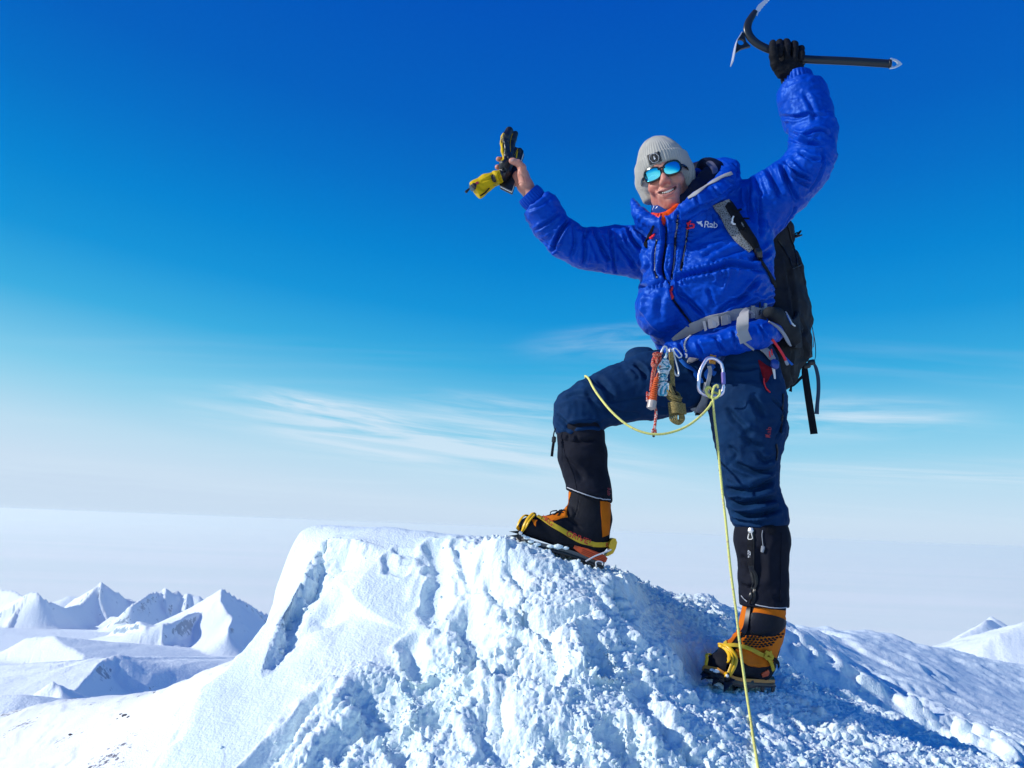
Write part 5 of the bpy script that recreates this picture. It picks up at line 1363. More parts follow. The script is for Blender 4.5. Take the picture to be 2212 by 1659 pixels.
TS = [(S7(q), w, d) for q, w, d in (([(150, 600), (260, 570), (400, 560), (460, 575)], .009, -.012), ([(190, 510), (300, 540), (420, 555)], .008, .008), ([(330, 270), (400, 380), (470, 500)], .010, -.007), ([(120, 330), (260, 300), (350, 330)], .012, -.006),
     ([(70, 480), (160, 560), (250, 620)], .009, -.008), ([(430, 150), (520, 260), (560, 380)], .013, -.006), ([(760, 30), (830, 90), (860, 170)], .010, -.009), ([(700, 90), (780, 160)], .010, .006), ([(440, 380), (700, 350), (900, 325)], .004, -.003), ([(480, 420), (620, 470), (820, 480)], .012, -.006),
     ([(1240, 60), (1300, 130), (1360, 200)], .012, -.007), ([(1000, 250), (1100, 180), (1250, 160)], .012, -.006), ([(880, 420), (1080, 440), (1260, 430)], .013, -.006),
     ([(1560, 420), (1640, 520), (1740, 620), (1800, 660)], .013, -.009), ([(1780, 320), (1840, 420), (1900, 500)], .012, -.007), ([(1640, 560), (1720, 600), (1790, 570)], .010, .006), ([(1960, 330), (2040, 420), (2060, 560), (1990, 700)], .006, -.008),
     ([(1500, 700), (1560, 840), (1580, 920)], .011, .006), ([(1600, 880), (1760, 960), (1880, 990), (1990, 960)], .010, -.011), ([(1560, 1020), (1700, 1080), (1850, 1040), (1980, 960)], .009, .008), ([(1560, 1130), (1700, 1150), (1860, 1120), (1985, 1040)], .010, -.015),
     ([(1590, 1200), (1720, 1160), (1800, 1100)], .008, .008), ([(1590, 1230), (1700, 1270), (1850, 1240), (2010, 1210)], .009, -.014), ([(1700, 1200), (1850, 1190), (2000, 1140)], .008, .008), ([(1620, 1330), (1760, 1370), (1900, 1350), (2040, 1300)], .009, -.014),
     ([(1640, 1290), (1780, 1310), (1950, 1280)], .008, .009), ([(1620, 1390), (1760, 1420), (1900, 1430)], .007, -.009), ([(1700, 660), (1800, 740), (1900, 760)], .012, -.007), ([(1580, 760), (1650, 820), (1640, 880)], .011, -.006), ([(1830, 800), (1900, 880), (1990, 850)], .010, -.007),
     ([(1920, 1300), (1925, 1400)], .005, -.004), ([(1860, 60), (1880, 180), (1930, 280)], .006, -.006), ([(1560, 50), (1700, 80), (1850, 60)], .008, -.006))]
TS = [(q[0], q[1] * .78, q[2] * 1.5) for q in TS]
tv = carve(tv, tF, tN, s0, TS)
w1 = fbm(tv * np.array([12, 12, 12]), 3, 15); w2 = ridged(tv * np.array([20, 20, 26]) + .2 * w1[:, None], 3, 18)
tv += tN * (0.0045 * w1 + 0.0040 * w2)[:, None]; tv = relax_np(tv, tF, 1)
trousers = part('trousers', tv, tF, MT['trouser'], person); trousers['label'] = 'navy blue mountaineering trousers'
TSF = Surf(tv, tF)
text_on('lettering', TSF, 'Rab', 1660, 934, 14.5, 84, MT['print_red'], trousers, .002, 1.1)
patch('emblem', TSF, [(1652, 938), (1658, 939), (1663, 943), (1657, 943)], MT['print_red'], trousers, .002, .8, False)
tube_on('zip_cord', TSF, [(1650, 818), (1653, 832), (1657, 840), (1663, 848)], .0022, MT['red'], trousers, .003)
zipper('side_zip', TSF, S7([(2060, 300), (2055, 480), (2045, 640)]), trousers, .006, 'lining', 'darksteel')
zipper('side_zip', TSF, S7([(1998, 740), (2008, 800), (2000, 880)]), trousers, .007, 'lining', 'darksteel')
patch('hip_panel', TSF, [(1638, 778), (1656, 790), (1674, 800), (1664, 812), (1656, 826), (1650, 820), (1644, 800)], MT['redcloth'], trousers, .002)

# ================= black lower legs (gaiters)
def gaiter(pts, hem_p, hem_n, top_p, top_n, label, strokes):
    G = vol_px([q[:3] for q in pts], 0.0042, .13)
    chain_px(G, pts, .01)
    G.clip_local(hem_p, hem_n, .16, .004); G.clip_local(top_p, top_n, .16, .008)
    v, F = G.mesh(2); N = vnormals(v, F); s = Surf(v, F)
    v = carve(v, F, N, s, strokes)
    v += N * (.003 * fbm(v * 11, 3, 25) + .0016 * ridged(v * 20, 3, 28))[:, None]
    v = relax_np(v, F, 1)
    o = part('gaiter', v, F, MT['gaiter'], person); o['label'] = label
    return o, Surf(v, F)
g1, G1 = gaiter([(1249, 905, 2.45, 44), (1254, 940, 2.45, 50), (1258, 985, 2.45, 53), (1263, 1015, 2.45, 48), (1271, 1045, 2.445, 46), (1272, 1066, 2.442, 47.5), (1273, 1090, 2.44, 47.5)],
    P(1272, 1072, 2.44), P(1262, 1108, 2.44) - P(1272, 1072, 2.44), P(1252, 905, 2.45), (0, 0, 1), 'black gaiter on the raised leg',
    [([(1205, 948), (1240, 955), (1290, 948)], .004, -.003), ([(1215, 985), (1245, 1015), (1262, 1040)], .010, -.008), ([(1240, 950), (1262, 955), (1285, 945)], .008, -.006), ([(1225, 940), (1228, 950)], .005, -.005), ([(1245, 940), (1247, 952)], .005, -.005), ([(1228, 1050), (1262, 1062), (1312, 1066)], .009, .005)])
g2, G2 = gaiter([(1644, 1125, 2.41, 48), (1645, 1152, 2.41, 54), (1645, 1168, 2.41, 56), (1648, 1200, 2.41, 51), (1649, 1250, 2.41, 50), (1650, 1290, 2.41, 49), (1652, 1320, 2.41, 50)],
    P(1655, 1309, 2.41), (0.0, 0, -1), P(1644, 1122, 2.41), (0, 0, 1), 'black gaiter on the standing leg with a long zip',
    [([(1600, 1200), (1612, 1215), (1620, 1240)], .009, -.008), ([(1600, 1262), (1615, 1272), (1630, 1268)], .009, -.010), ([(1604, 1285), (1618, 1292), (1628, 1284)], .007, .006), ([(1670, 1290), (1690, 1296)], .008, -.005), ([(1640, 1180), (1645, 1215), (1640, 1260)], .012, -.006), ([(1672, 1160), (1660, 1200), (1664, 1260)], .012, .005)])
tube_on('seam', G1, [(1213, 940), (1222, 985), (1240, 1030), (1246, 1060)], .0012, MT['gaiter'], g1, .001)
tube_on('seam', G2, [(1688, 1150), (1686, 1220), (1686, 1300)], .0012, MT['gaiter'], g2, .001)
tube_on('hem_piping', G1, [(1227, 1053), (1245, 1060), (1262, 1066), (1285, 1073), (1302, 1077), (1317, 1079)], .0018, MT['reflect'], g1, .0025)
tube_on('hem_piping', G2, [(1602, 1287), (1608, 1294), (1614, 1299)], .0016, MT['reflect'], g2, .001)
tube_on('hem_piping', G2, [(1632, 1306), (1645, 1309), (1665, 1312), (1685, 1313), (1699, 1312)], .0016, MT['reflect'], g2, .001)
for pts, prn in (([(1195, 935, 2.40), (1196, 922, 2.41)], g1),):
    mb = MB(); mb.tube([P(1200, 925, 2.40), P(1196, 938, 2.40), P(1196, 948, 2.40)], .0022, 6); mb.tube([P(1197, 944, 2.40), P(1196, 955, 2.40)], .007, 8, 1); mb.build('cord_lock', MT['black_rubber'], g1)
    v, f = ribbon_geo([P(1196, 955, 2.40), P(1194, 968, 2.40), P(1192, 986, 2.405)], .009, .002, unit([0, -1, 0])); part('pull_tab', v, f, MT['webblack'], g1)
text_on('lettering', G1, 'Rab', 1315, 1062, 11, -88, MT['print_red'], g1, .001)
S7b = lambda L: [(1486 + a * .25, 1106 + b * .25) for a, b in L]
zt = strap_on('zip', G2, S7b([(548, 160), (548, 300), (548, 460), (568, 540), (580, 600), (565, 690), (545, 780)]), .020, MT['black_rubber'], g2, .002, .003)
tube_on('zip_bead', G2, S7b([(556, 470), (578, 540), (592, 600), (577, 690), (556, 790)]), .0028, MT['black_rubber'], zt, .004)
tube_on('zip_bead', G2, S7b([(540, 470), (558, 540), (570, 600), (555, 690), (534, 790)]), .0028, MT['black_rubber'], zt, .004)
patch('pull_tab', G2, S7b([(522, 245), (566, 245), (566, 460), (526, 460)]), MT['webblack'], g2, .006, .8, False)
text_on('lettering', G2, 'TIZIP', *S7b([(541, 362)])[0], 7.6, 90, MT['print_white'], g2, .008, 1.05)
L, N = G2.line(S7b([(547, 145), (547, 165), (547, 185)]), .007); v, f = tube_geo(L, np.array([.007, .0095, .005]), 10, 1, True, .45, N); part('zip_slider', v, f, MT['steel'], g2)
tube_on('zip_slider', G2, S7b([(535, 190), (530, 230), (547, 238), (564, 230), (558, 190)]), .0014, MT['steel'], g2, .008)
tube_on('cord', G2, S7b([(645, 160), (640, 200), (645, 260), (650, 300)]), .0011, MT['plasticgrey'], g2, .003)
tube_on('cord_lock', G2, S7b([(651, 295), (650, 338)]), .0055, MT['plasticgrey'], g2, .005)
patch('velcro_tab', G2, S7b([(690, 132), (750, 128), (752, 180), (690, 184)]), MT['black_fabric'], g2, .004, .8)

# ================= boots
S6 = lambda L: [(1071.5 + a * .20836, 898.7 + b * .20836) for a, b in L]
def boot_mesh(V, strokes, seed):
    v, F = V.mesh(2); N = vnormals(v, F); s = Surf(v, F); v = carve(v, F, N, s, strokes)
    v += N * (.0016 * fbm(v * 18, 3, seed))[:, None]
    return v, F
# raised foot, seen from its outer side
FX1 = unit(P(1130, 1152, 2.425) - P(1290, 1206, 2.44)); FW = unit(np.cross(FX1, [0, 0, 1.0])); FW = FW if FW[1] > 0 else -FW
FU1 = unit(np.cross(FX1, FW)); FU1 = FU1 if FU1[2] > 0 else -FU1
B1 = vol_px([(1105, 1060, 2.44), (1325, 1230, 2.44)], 0.0038, .09)
B1.econe(P(1272, 1068, 2.445), P(1274, 1120, 2.445), (.060, .064), (.057, .066), FW, .01)
B1.econe(P(1274, 1120, 2.445), P(1266, 1162, 2.445), (.056, .068), (.053, .078), FW, .02)
def b1(x, y, rw, rv): return P(x, y, 2.44), (rw, rv)
B1.econe(P(1268, 1176, 2.44), P(1205, 1152, 2.432), (.048, .052), (.050, .050), FW, .02)
B1.econe(P(1205, 1152, 2.432), P(1152, 1139, 2.428), (.050, .048), (.050, .037), FW, .012)
B1.econe(P(1152, 1139, 2.428), P(1139, 1138, 2.427), (.050, .036), (.042, .029), FW, .01)
B1.econe(P(1222, 1115, 2.44), P(1195, 1128, 2.435), (.038, .02), (.04, .02), FW, .03)
B1.clip_local(P(1210, 1183, 2.43), -FU1, .26, .006)
B1.clip_local(P(1272, 1068, 2.44), P(1272, 1068, 2.44) - P(1262, 1104, 2.44), .12, .004)
B1.econe(P(1280, 1074, 2.445), P(1276, 1120, 2.445), (.056, .055), (.057, .066), FW, .01)
v1, F1 = boot_mesh(B1, [(S6([(730, 1050), (780, 1080), (900, 1180)]), .005, -.004), (S6([(740, 960), (760, 1040)]), .006, -.006), (S6([(865, 840), (840, 980), (800, 1080)]), .002, -.002), (S6([(380, 1250), (560, 1310), (750, 1340), (1100, 1340)]), .003, -.002)], 31)
boot1 = part('boot', v1, F1, MT['boot_black'], person); boot1['label'] = 'black and orange expedition boot on the raised foot'
BS1 = Surf(v1, F1)
patch('heel_panel', BS1, S6([(1078, 882), (1186, 892), (1182, 1050), (1168, 1230), (1102, 1256), (1090, 1060)]), MT['orange'], boot1, .0022, 1.0, False)
patch('shin_panel', BS1, S6([(742, 768), (782, 795), (760, 880), (738, 960), (728, 1020), (742, 1048), (690, 1058), (610, 1085), (570, 1078), (640, 1040), (700, 990), (722, 950)]), MT['orange'], boot1, .0025, .9, False)
patch('instep_panel', BS1, S6([(440, 1045), (560, 1040), (640, 1010), (700, 1010), (720, 1045), (650, 1060), (580, 1090), (520, 1085)]), MT['orange'], boot1, .0028, .9, False)
patch('toe_panel', BS1, S6([(372, 1075), (430, 1082), (415, 1100), (412, 1150), (395, 1130)]), MT['orange'], boot1, .002, .8, False)
for q in ([(620, 1020), (680, 985), (710, 990)], [(600, 1035), (650, 1000), (700, 1010)], [(640, 1040), (680, 1000), (660, 985)]):
    tube_on('lace', BS1, S6(q), .0022, MT['webblack'], boot1, .004)
def sole(name, surf_pts, FWv, half_w, th, mat, parent, up):
    """outsole: profile along the foot swept across its width"""
    prof = np.array(surf_pts); n = len(prof); out = []
    for s, k in ((-1, .86), (-.8, 1), (.8, 1), (1, .86)):
        hw = half_w if np.ndim(half_w) else np.full(n, half_w)
        out.append(prof + FWv * (s * np.asarray(hw))[:, None]); 
    low = [q - up * th for q in out]
    V = np.concatenate(out + low[::-1]); m = 8
    F = [(r * n + i, r * n + i + 1, ((r + 1) % m) * n + i + 1, ((r + 1) % m) * n + i) for r in range(m) for i in range(n - 1)]
    F += [tuple(r * n for r in range(m)), tuple(r * n + n - 1 for r in reversed(range(m)))]
    return part(name, V, F, mat, parent)
sp1 = [P(x, y, 2.44) for x, y in ((1119, 1150), (1128, 1160), (1150, 1168), (1185, 1176), (1215, 1183), (1245, 1193), (1270, 1203), (1292, 1212), (1303, 1212))]
hw1 = np.array([.022, .036, .047, .050, .046, .042, .042, .040, .030])
sole('rand', sp1, FW, hw1 + .0035, .010, M('grey_rand', (.10, .105, .115), .5), boot1, FU1)
sole('outsole', [p - FU1 * .0102 for p in sp1], FW, hw1 + .001, .009, MT['black_rubber'], boot1, FU1)
mid = [P(x, y, 2.44) for x, y in S6([(780, 1362), (860, 1400), (960, 1440), (1060, 1475), (1112, 1500)])]
v, f = ribbon_geo([p - FW * .049 + FU1 * .004 for p in mid], np.array([.010, .022, .026, .024, .014]), .004, -FW); part('heel_wedge', v, f, MT['orange_rubber'], boot1)
for o_ in (.004, -.001, -.006):
    v, f = tube_geo([p - FW * .0515 + FU1 * (.004 + o_) for p in mid[1:]], .0011, 5); part('wedge_rib', v, f, M('dark_orange_groove', (.25, .03, .005), .5) if o_ == .004 else bpy.data.materials['dark_orange_groove'], boot1)

# standing foot, seen from the front and inner side
FX2 = unit(P(1548, 1440, 2.31) - P(1655, 1438, 2.48)); FX2[2] = 0.13; FX2 = unit(FX2)
FW2 = unit(np.cross(FX2, [0, 0, 1.0])); FU2 = unit(np.cross(FW2, FX2)); FU2 = FU2 if FU2[2] > 0 else -FU2
B2 = vol_px([(1515, 1290, 2.35), (1710, 1490, 2.45)], 0.0038, .08)
B2.econe(P(1652, 1305, 2.41), P(1647, 1350, 2.415), (.064, .066), (.062, .071), FW2, .01)
B2.econe(P(1647, 1350, 2.415), P(1640, 1385, 2.42), (.060, .074), (.052, .078), FW2, .02)
B2.econe(P(1640, 1385, 2.42), P(1638, 1432, 2.43), (.052, .074), (.048, .070), FW2, .02)
B2.econe(P(1630, 1438, 2.42), P(1580, 1430, 2.345), (.050, .050), (.052, .045), FW2, .02)
B2.econe(P(1580, 1430, 2.345), P(1558, 1436, 2.312), (.050, .044), (.047, .036), FW2, .015)
B2.cone(P(1625, 1375, 2.38), P(1585, 1408, 2.33), .038, .030, .03)
B2.clip_local(P(1600, 1465, 2.38), -FU2, .24, .006)
B2.clip_local(P(1652, 1306, 2.41), (0, 0, 1), .12, .004)
v2, F2 = boot_mesh(B2, [(S7b([(330, 1090), (420, 1040), (480, 1000)]), .006, -.006), (S7b([(400, 1190), (450, 1290), (520, 1330), (660, 1330)]), .003, -.003), (S7b([(430, 1100), (500, 1060), (600, 1070), (760, 1020)]), .006, -.004)], 33)
boot2 = part('boot', v2, F2, MT['boot_black'], person); boot2['label'] = 'orange and black expedition boot on the standing foot'
BS2 = Surf(v2, F2)
patch('shaft_panel', BS2, S7b([(462, 735), (518, 776), (516, 900), (500, 990), (470, 1040), (440, 1060), (455, 1010), (425, 985), (405, 960), (430, 850)]), MT['orange'], boot2, .002, 1.0, False)
patch('instep_panel', BS2, S7b([(400, 1018), (452, 1018), (456, 1070), (420, 1080), (370, 1150), (330, 1160), (340, 1100)]), MT['orange'], boot2, .003, .9, False)
patch('cuff_panel', BS2, S7b([(580, 812), (700, 838), (855, 852), (852, 940), (800, 915), (700, 885), (560, 870)]), MT['orange'], boot2, .002, 1.0, False)
patch('ankle_pad', BS2, S7b([(560, 872), (700, 885), (800, 912), (842, 945), (820, 1010), (760, 1060), (700, 1075), (620, 1060), (550, 1030), (545, 940)]), cloth('scaly_rubber', (.018, .02, .03), (.01, .011, .016), .45, weave=300, wr=.9, wrinkle=.2), boot2, .0035, 1.0)
patch('lower_panel', BS2, S7b([(500, 1075), (560, 1070), (640, 1078), (740, 1068), (800, 1030), (838, 965), (835, 1040), (812, 1130), (780, 1200), (760, 1260), (700, 1330), (620, 1345), (540, 1335), (480, 1300), (430, 1250), (400, 1200), (470, 1150), (460, 1100)]), MT['orange'], boot2, .0028, 1.0, False)
strap_on('zip', BS2, S7b([(545, 780), (530, 860), (515, 950), (500, 1010), (470, 1050)]), .016, MT['black_rubber'], boot2, .005, .004)
hexm = MB()
for r_ in range(5):
    for c_ in range(11):
        cx = 480 + c_ * 33 + (r_ % 2) * 16; cy = 1085 + r_ * 19 - max(0, c_ - 4) * 6
        if cy > 1165 or cx > 815 - r_ * 20: continue
        o6 = S7b([(cx + 13 * math.cos(a) + 2 * math.sin(a), cy + 7 * math.sin(a) - 4 * math.cos(a)) for a in np.linspace(0, 2 * math.pi, 7)[:-1]])
        q = np.array([BS2.hit(x, y, .0042)[0] for x, y in o6]); v, f = plate_geo(q, .002, BS2.hit(*S7b([(cx, cy)])[0])[1]); hexm.add(v, f)
hexm.build('honeycomb_print', MT['boot_black'], boot2, smooth=False, kind='stuff')
sp2c = P(1600, 1461, 2.385)
sp2 = [sp2c + FX2 * a + FU2 * (.0 + b) for a, b in ((-.135, .010), (-.12, .002), (-.07, .0), (0, 0), (.06, .0), (.11, .004), (.145, .014), (.155, .022))]
hw2 = np.array([.026, .040, .042, .044, .050, .048, .034, .020])
sole('rand', sp2, FW2, hw2 + .004, .009, MT['orange_rubber'] if False else M('amber_rand', (.50, .20, .02), .5), boot2, FU2)
sole('outsole', [p - FU2 * .0092 for p in sp2], FW2, hw2 + .001, .010, MT['black_rubber'], boot2, FU2)
patch('side_vent', BS2, S7b([(630, 1395), (690, 1360), (700, 1385), (690, 1410), (640, 1425)]), MT['orange_rubber'], boot2, .003, .8, False)

# ================= crampons
def spike(mb, base, tip, w, t, side):
    """flat pointed tooth"""
    base, tip, side = (np.asarray(q, float) for q in (base, tip, side)); d = unit(tip - base); side = unit(side - side.dot(d) * d); n = np.cross(d, side)
    L = np.linalg.norm(tip - base)
    o = [base + side * w, base + d * L * .45 + side * w * .55, tip, base + d * L * .45 - side * w * .62, base - side * w]
    v, f = plate_geo(o, t, n); mb.add(v, f)
def crampon(prefix_label, C0, FXv, FWv, FUv, along, widths, lbl, boot_surf):
    root = empty('crampon', C0, lbl, 'crampon')
    # perforated side rails following the sole
    rails = []
    for s in (-1, 1):
        pts = [p + FWv * s * (w + .004) - FUv * .017 for p, w in zip(along, widths)]
        v, f = ribbon_geo(pts, .010, .0022, FWv * s, 3); part('side_rail', v, f, MT['darksteel'], root)
    mb = MB()
    for i in (1, 3, 5, 6):
        i = min(i, len(along) - 1)
        v, f = ribbon_geo([along[i] + FWv * (widths[i] + .004) - FUv * .020, along[i] - FUv * .022, along[i] - FWv * (widths[i] + .004) - FUv * .020], .016, .0025, -FUv, 3); mb.add(v, f)
    mb.build('cross_bar', MT['darksteel'], root, kind='stuff')
    return root
cr1 = crampon('', P(1210, 1190, 2.43), FX1, FW, FU1, sp1[::-1], hw1[::-1], 'crampon under the raised boot with a yellow heel lever and lettered strap', BS1)
cr2 = crampon('', P(1600, 1475, 2.39), FX2, FW2, FU2, sp2, hw2, 'crampon under the standing boot with its black teeth bared', BS2)
def tooth(root, base, tip, w, side, mat='darksteel', t=.0032):
    mb = MB(); spike(mb, base, tip, w, t, side); return mb.build('tooth', MT[mat], root, smooth=False)
# raised foot: front points and downward teeth
tooth(cr1, P(1124, 1150, 2.405), P(1099, 1148, 2.40), .006, FU1); tooth(cr1, P(1128, 1157, 2.395), P(1096, 1158, 2.385), .006, FU1)
tooth(cr1, P(1130, 1160, 2.46), P(1106, 1156, 2.465), .006, FU1)
for x, y, dx in ((1128, 1160, -5), (1150, 1170, -3), (1180, 1180, 2), (1215, 1189, 3), (1262, 1206, 2), (1288, 1216, 4)):
    for s in (-1, 1):
        p = P(x, y, 2.44) + FW * s * .045 - FU1 * .014; tooth(cr1, p, p - FU1 * .034 + FX1 * (-dx) * .0015, .0085, FX1)
# standing foot
for a, b_, tx, ty, w in ((.150, -.5, 1514, 1467, .012), (.150, .35, 1538, 1478, .011), (.120, 1.0, 1563, 1495, .013)):
    base = sp2c + FX2 * a * .95 + FW2 * 0 - FU2 * .012
bt = [(1530, 1454, 1514, 1468, 2.29, .013), (1553, 1461, 1538, 1480, 2.265, .013), (1577, 1464, 1563, 1496, 2.255, .016)]
for x0_, y0_, x1_, y1_, Y_, w in bt: tooth(cr2, P(x0_, y0_, Y_ + .012), P(x1_, y1_, Y_ - .008), w, np.array([.8, -.3, .1]), t=.005)
for a in (-.11, -.05, .03):
    for s in (-1, 1):
        p = sp2c + FX2 * a + FW2 * s * .044 - FU2 * .02; tooth(cr2, p, p - FU2 * .034, .010, FX2)
# front plate of the standing crampon
L_ = [P(x, y, Y_) for x, y, Y_ in ((1525, 1448, 2.315), (1540, 1456, 2.285), (1560, 1464, 2.268), (1578, 1470, 2.272), (1600, 1476, 2.30), (1628, 1478, 2.34))]
v, f = ribbon_geo(L_, .022, .004, unit([-.3, -1, .25])); part('front_plate', v, f, MT['darksteel'], cr2)
v, f = tube_geo([P(1527, 1443, 2.305), P(1545, 1452, 2.282), P(1568, 1463, 2.262)], .0045, 8); part('toe_bar', v, f, MT['darksteel'], cr2)
# yellow toe bails
def bail(root, surf, pts, off, r, name='toe_bail'):
    L = np.array([surf.hit(x, y, off)[0] for x, y in pts]); v, f = tube_geo(L, r, 8, 5, True, .55, np.array([surf.hit(x, y, 0)[1] for x, y in pts][len(pts) // 2])); return part(name, v, f, MT['yellow'], root)
bail(cr2, BS2, S7b([(176, 1350), (178, 1315), (184, 1280), (196, 1245), (215, 1215), (245, 1190), (290, 1175), (322, 1188), (342, 1215), (350, 1255), (344, 1300), (332, 1345), (324, 1380), (328, 1412)]), .0085, .0058)
bail(cr2, BS2, S7b([(290, 1162), (350, 1175), (388, 1215), (400, 1270), (385, 1330), (352, 1385), (335, 1415)]), .011, .0058)
bail(cr2, BS2, S7b([(340, 1190), (370, 1240), (368, 1300), (345, 1370)]), .012, .004)
bv_, bf_ = box_geo(P(1571, 1462, 2.262), np.array([.006, -.003, .002]), np.array([.003, .006, 0]), np.array([0, 0, .011]), .3); part('pivot', bv_, bf_, MT['darksteel'], cr2)
v, f = tube_geo([P(1571, 1460, 2.250), P(1571, 1460, 2.258)], .0045, 12, 1); part('rivet', v, f, MT['steel'], cr2)
bail(cr1, BS1, S6([(258, 1222), (245, 1160), (262, 1100), (310, 1050), (370, 1020), (418, 1012)]), .007, .0055)
bail(cr1, BS1, S6([(270, 1225), (290, 1170), (315, 1120), (350, 1070), (395, 1035), (420, 1018)]), .009, .0055)
bail(cr1, BS1, S6([(280, 1200), (320, 1150), (355, 1100), (400, 1050)]), .009, .0035)
v, f = tube_geo([P(1124.5, 1151.5, 2.378), P(1124.5, 1151.5, 2.388)], .006, 12, 1); part('rivet', v, f, MT['steel'], cr1)
bv_, bf_ = box_geo(P(1124.5, 1155, 2.387), np.array([.007, 0, .002]), np.array([0, .003, 0]), np.array([-.002, 0, .013]), .3); part('pivot', bv_, bf_, MT['darksteel'], cr1)
# straps
sL = S6([(425, 1050), (520, 1095), (640, 1160), (760, 1235), (880, 1295), (980, 1320), (1080, 1330), (1170, 1325)])
st1 = strap_on('strap', BS1, sL, .0155, MT['strapyel'], cr1, .006, .0025)
text_on('lettering', BS1, 'GRIVEL', *S6([(858, 1268)])[0], 15.5, -21, MT['print_redbright'], st1, .0085, 1.25)
text_on('lettering', BS1, 'VIRG', *S6([(520, 1092)])[0], 14, -27, MT['print_redbright'], st1, .0085, 1.1)
text_on('lettering', BS1, 'EL', *S6([(1146, 1330)])[0], 11, 0, MT['print_redbright'], st1, .0085, 1.1)
strap_on('strap', BS1, S6([(425, 1010), (500, 1015), (580, 1022), (640, 1015)]), .006, MT['webblack'], cr1, .012, .0022)
hb = [P(x, y, 2.435) for x, y in S6([(1165, 1300), (1195, 1262), (1222, 1270), (1236, 1310), (1222, 1370), (1195, 1420), (1150, 1445), (1115, 1452), (1130, 1420), (1165, 1395), (1150, 1350)])]
hb = [p - FW * .030 for p in hb]
v, f = plate_geo(hb, .045, FW); part('heel_lever', v + FW * .022, f, MT['yellow'], cr1, smooth=False)
v, f = tube_geo([P(x, y, 2.375) for x, y in S6([(1195, 1385), (1120, 1415), (1020, 1455), (930, 1505)])], .0026, 8); part('heel_wire', v, f, MT['steel'], cr1)
v, f = tube_geo([P(x, y, 2.375) for x, y in S6([(1040, 1560), (1035, 1520), (1060, 1505), (1100, 1515), (1105, 1545)])], .0022, 8); part('heel_wire', v, f, MT['steel'], cr1)
strap_on('strap', BS2, S7b([(325, 1175), (400, 1170), (500, 1185), (580, 1205), (650, 1225)]), .0125, MT['strapyel'], cr2, .012, .0025)
strap_on('strap', BS2, S7b([(640, 1180), (680, 1200), (700, 1240), (660, 1250), (640, 1215), (690, 1185)]), .010, MT['strapyel'], cr2, .016, .0028)
strap_on('strap', BS2, S7b([(670, 1240), (690, 1290), (712, 1360)]), .0135, MT['strapyel'], cr2, .012, .0028)
strap_on('strap', BS2, S7b([(715, 1255), (745, 1290), (752, 1330)]), .011, MT['webblack'], cr2, .012, .0028)
patch('strap_tab', BS2, S7b([(300, 1120), (325, 1085), (345, 1140), (330, 1165)]), MT['strapyel'], cr2, .006, .8, False)
# packed snow on the crampons
sn = MB()
for c, r_ in [(P(1160, 1176, 2.385), .011), (P(1147, 1170, 2.385), .009), (P(1189, 1180, 2.385), .010), (P(1205, 1181, 2.385), .014), (P(1222, 1184, 2.385), .009), (P(1138, 1162, 2.385), .009), (P(1130, 1157, 2.385), .006)]:
    sn.add(iv * r_ * np.array([1.4, .6, .6]) * (1 + .2 * vnoise(iv * 2 + c, 3)[:, None]) + c, iF)
sn.build('packed_snow', MT['snow'], cr1, kind='stuff')
sn = MB()
for c, r_ in [(P(1547, 1450, 2.27), .008), (P(1538, 1447, 2.28), .006), (P(1550, 1478, 2.30), .010), (P(1560, 1484, 2.30), .010), (P(1536, 1470, 2.31), .008)]:
    sn.add(iv * r_ * np.array([1.4, .8, .7]) * (1 + .2 * vnoise(iv * 2 + c, 3)[:, None]) + c, iF)
sn.build('packed_snow', MT['snow'], cr2, kind='stuff')
# ================= gloved left hand holding the axe (worn: part of the climber)
S8 = lambda L: [(1555 + a * .1875, b * .1875) for a, b in L]
GL = vol_px([(1640, 70, 2.38), (1760, 190, 2.42)], 0.0022, .05)
YG = 2.385
GL.econe(P(1712, 172, 2.387), P(1707, 146, 2.388), (.040, .030), (.044, .028), (1, 0, 0), .01)
GL.econe(P(1707, 146, 2.388), P(1702, 124, 2.400), (.044, .026), (.044, .020), (1, 0, 0), .01)
for x, top, r_, low in ((1684, 90, 8.6, 118), (1699, 89, 8.8, 122), (1716, 93, 8.6, 124), (1730, 102, 8.2, 127)):
    chain_px(GL, [(x + 2, 135, 2.412, r_), (x + 1, top + 18, 2.425, r_), (x, top + 4, 2.405, r_), (x, top + 3, 2.378, r_), (x + 1, top + 15, 2.358, r_ * .95), (x + 1, low, 2.353, r_ * .82)], .0035)
chain_px(GL, [(1688, 158, 2.372, 13), (1675, 140, 2.362, 11), (1671, 122, 2.352, 9.5), (1670, 106, 2.350, 8.8), (1669, 94, 2.356, 8.0)], .006)
GL.ell(P(1706, 146, 2.362), (.032, .016, .030), None, .02)
gv, gF = GL.mesh(2); gN = vnormals(gv, gF)
gv += gN * (.0012 * fbm(gv * 60, 3, 41) + .0012 * ridged(gv * np.array([40, 40, 90]), 2, 43))[:, None]
glove_w = part('worn_glove', gv, gF, MT['black_fabric'], person); glove_w['label'] = 'thin black glove gripping the ice axe'

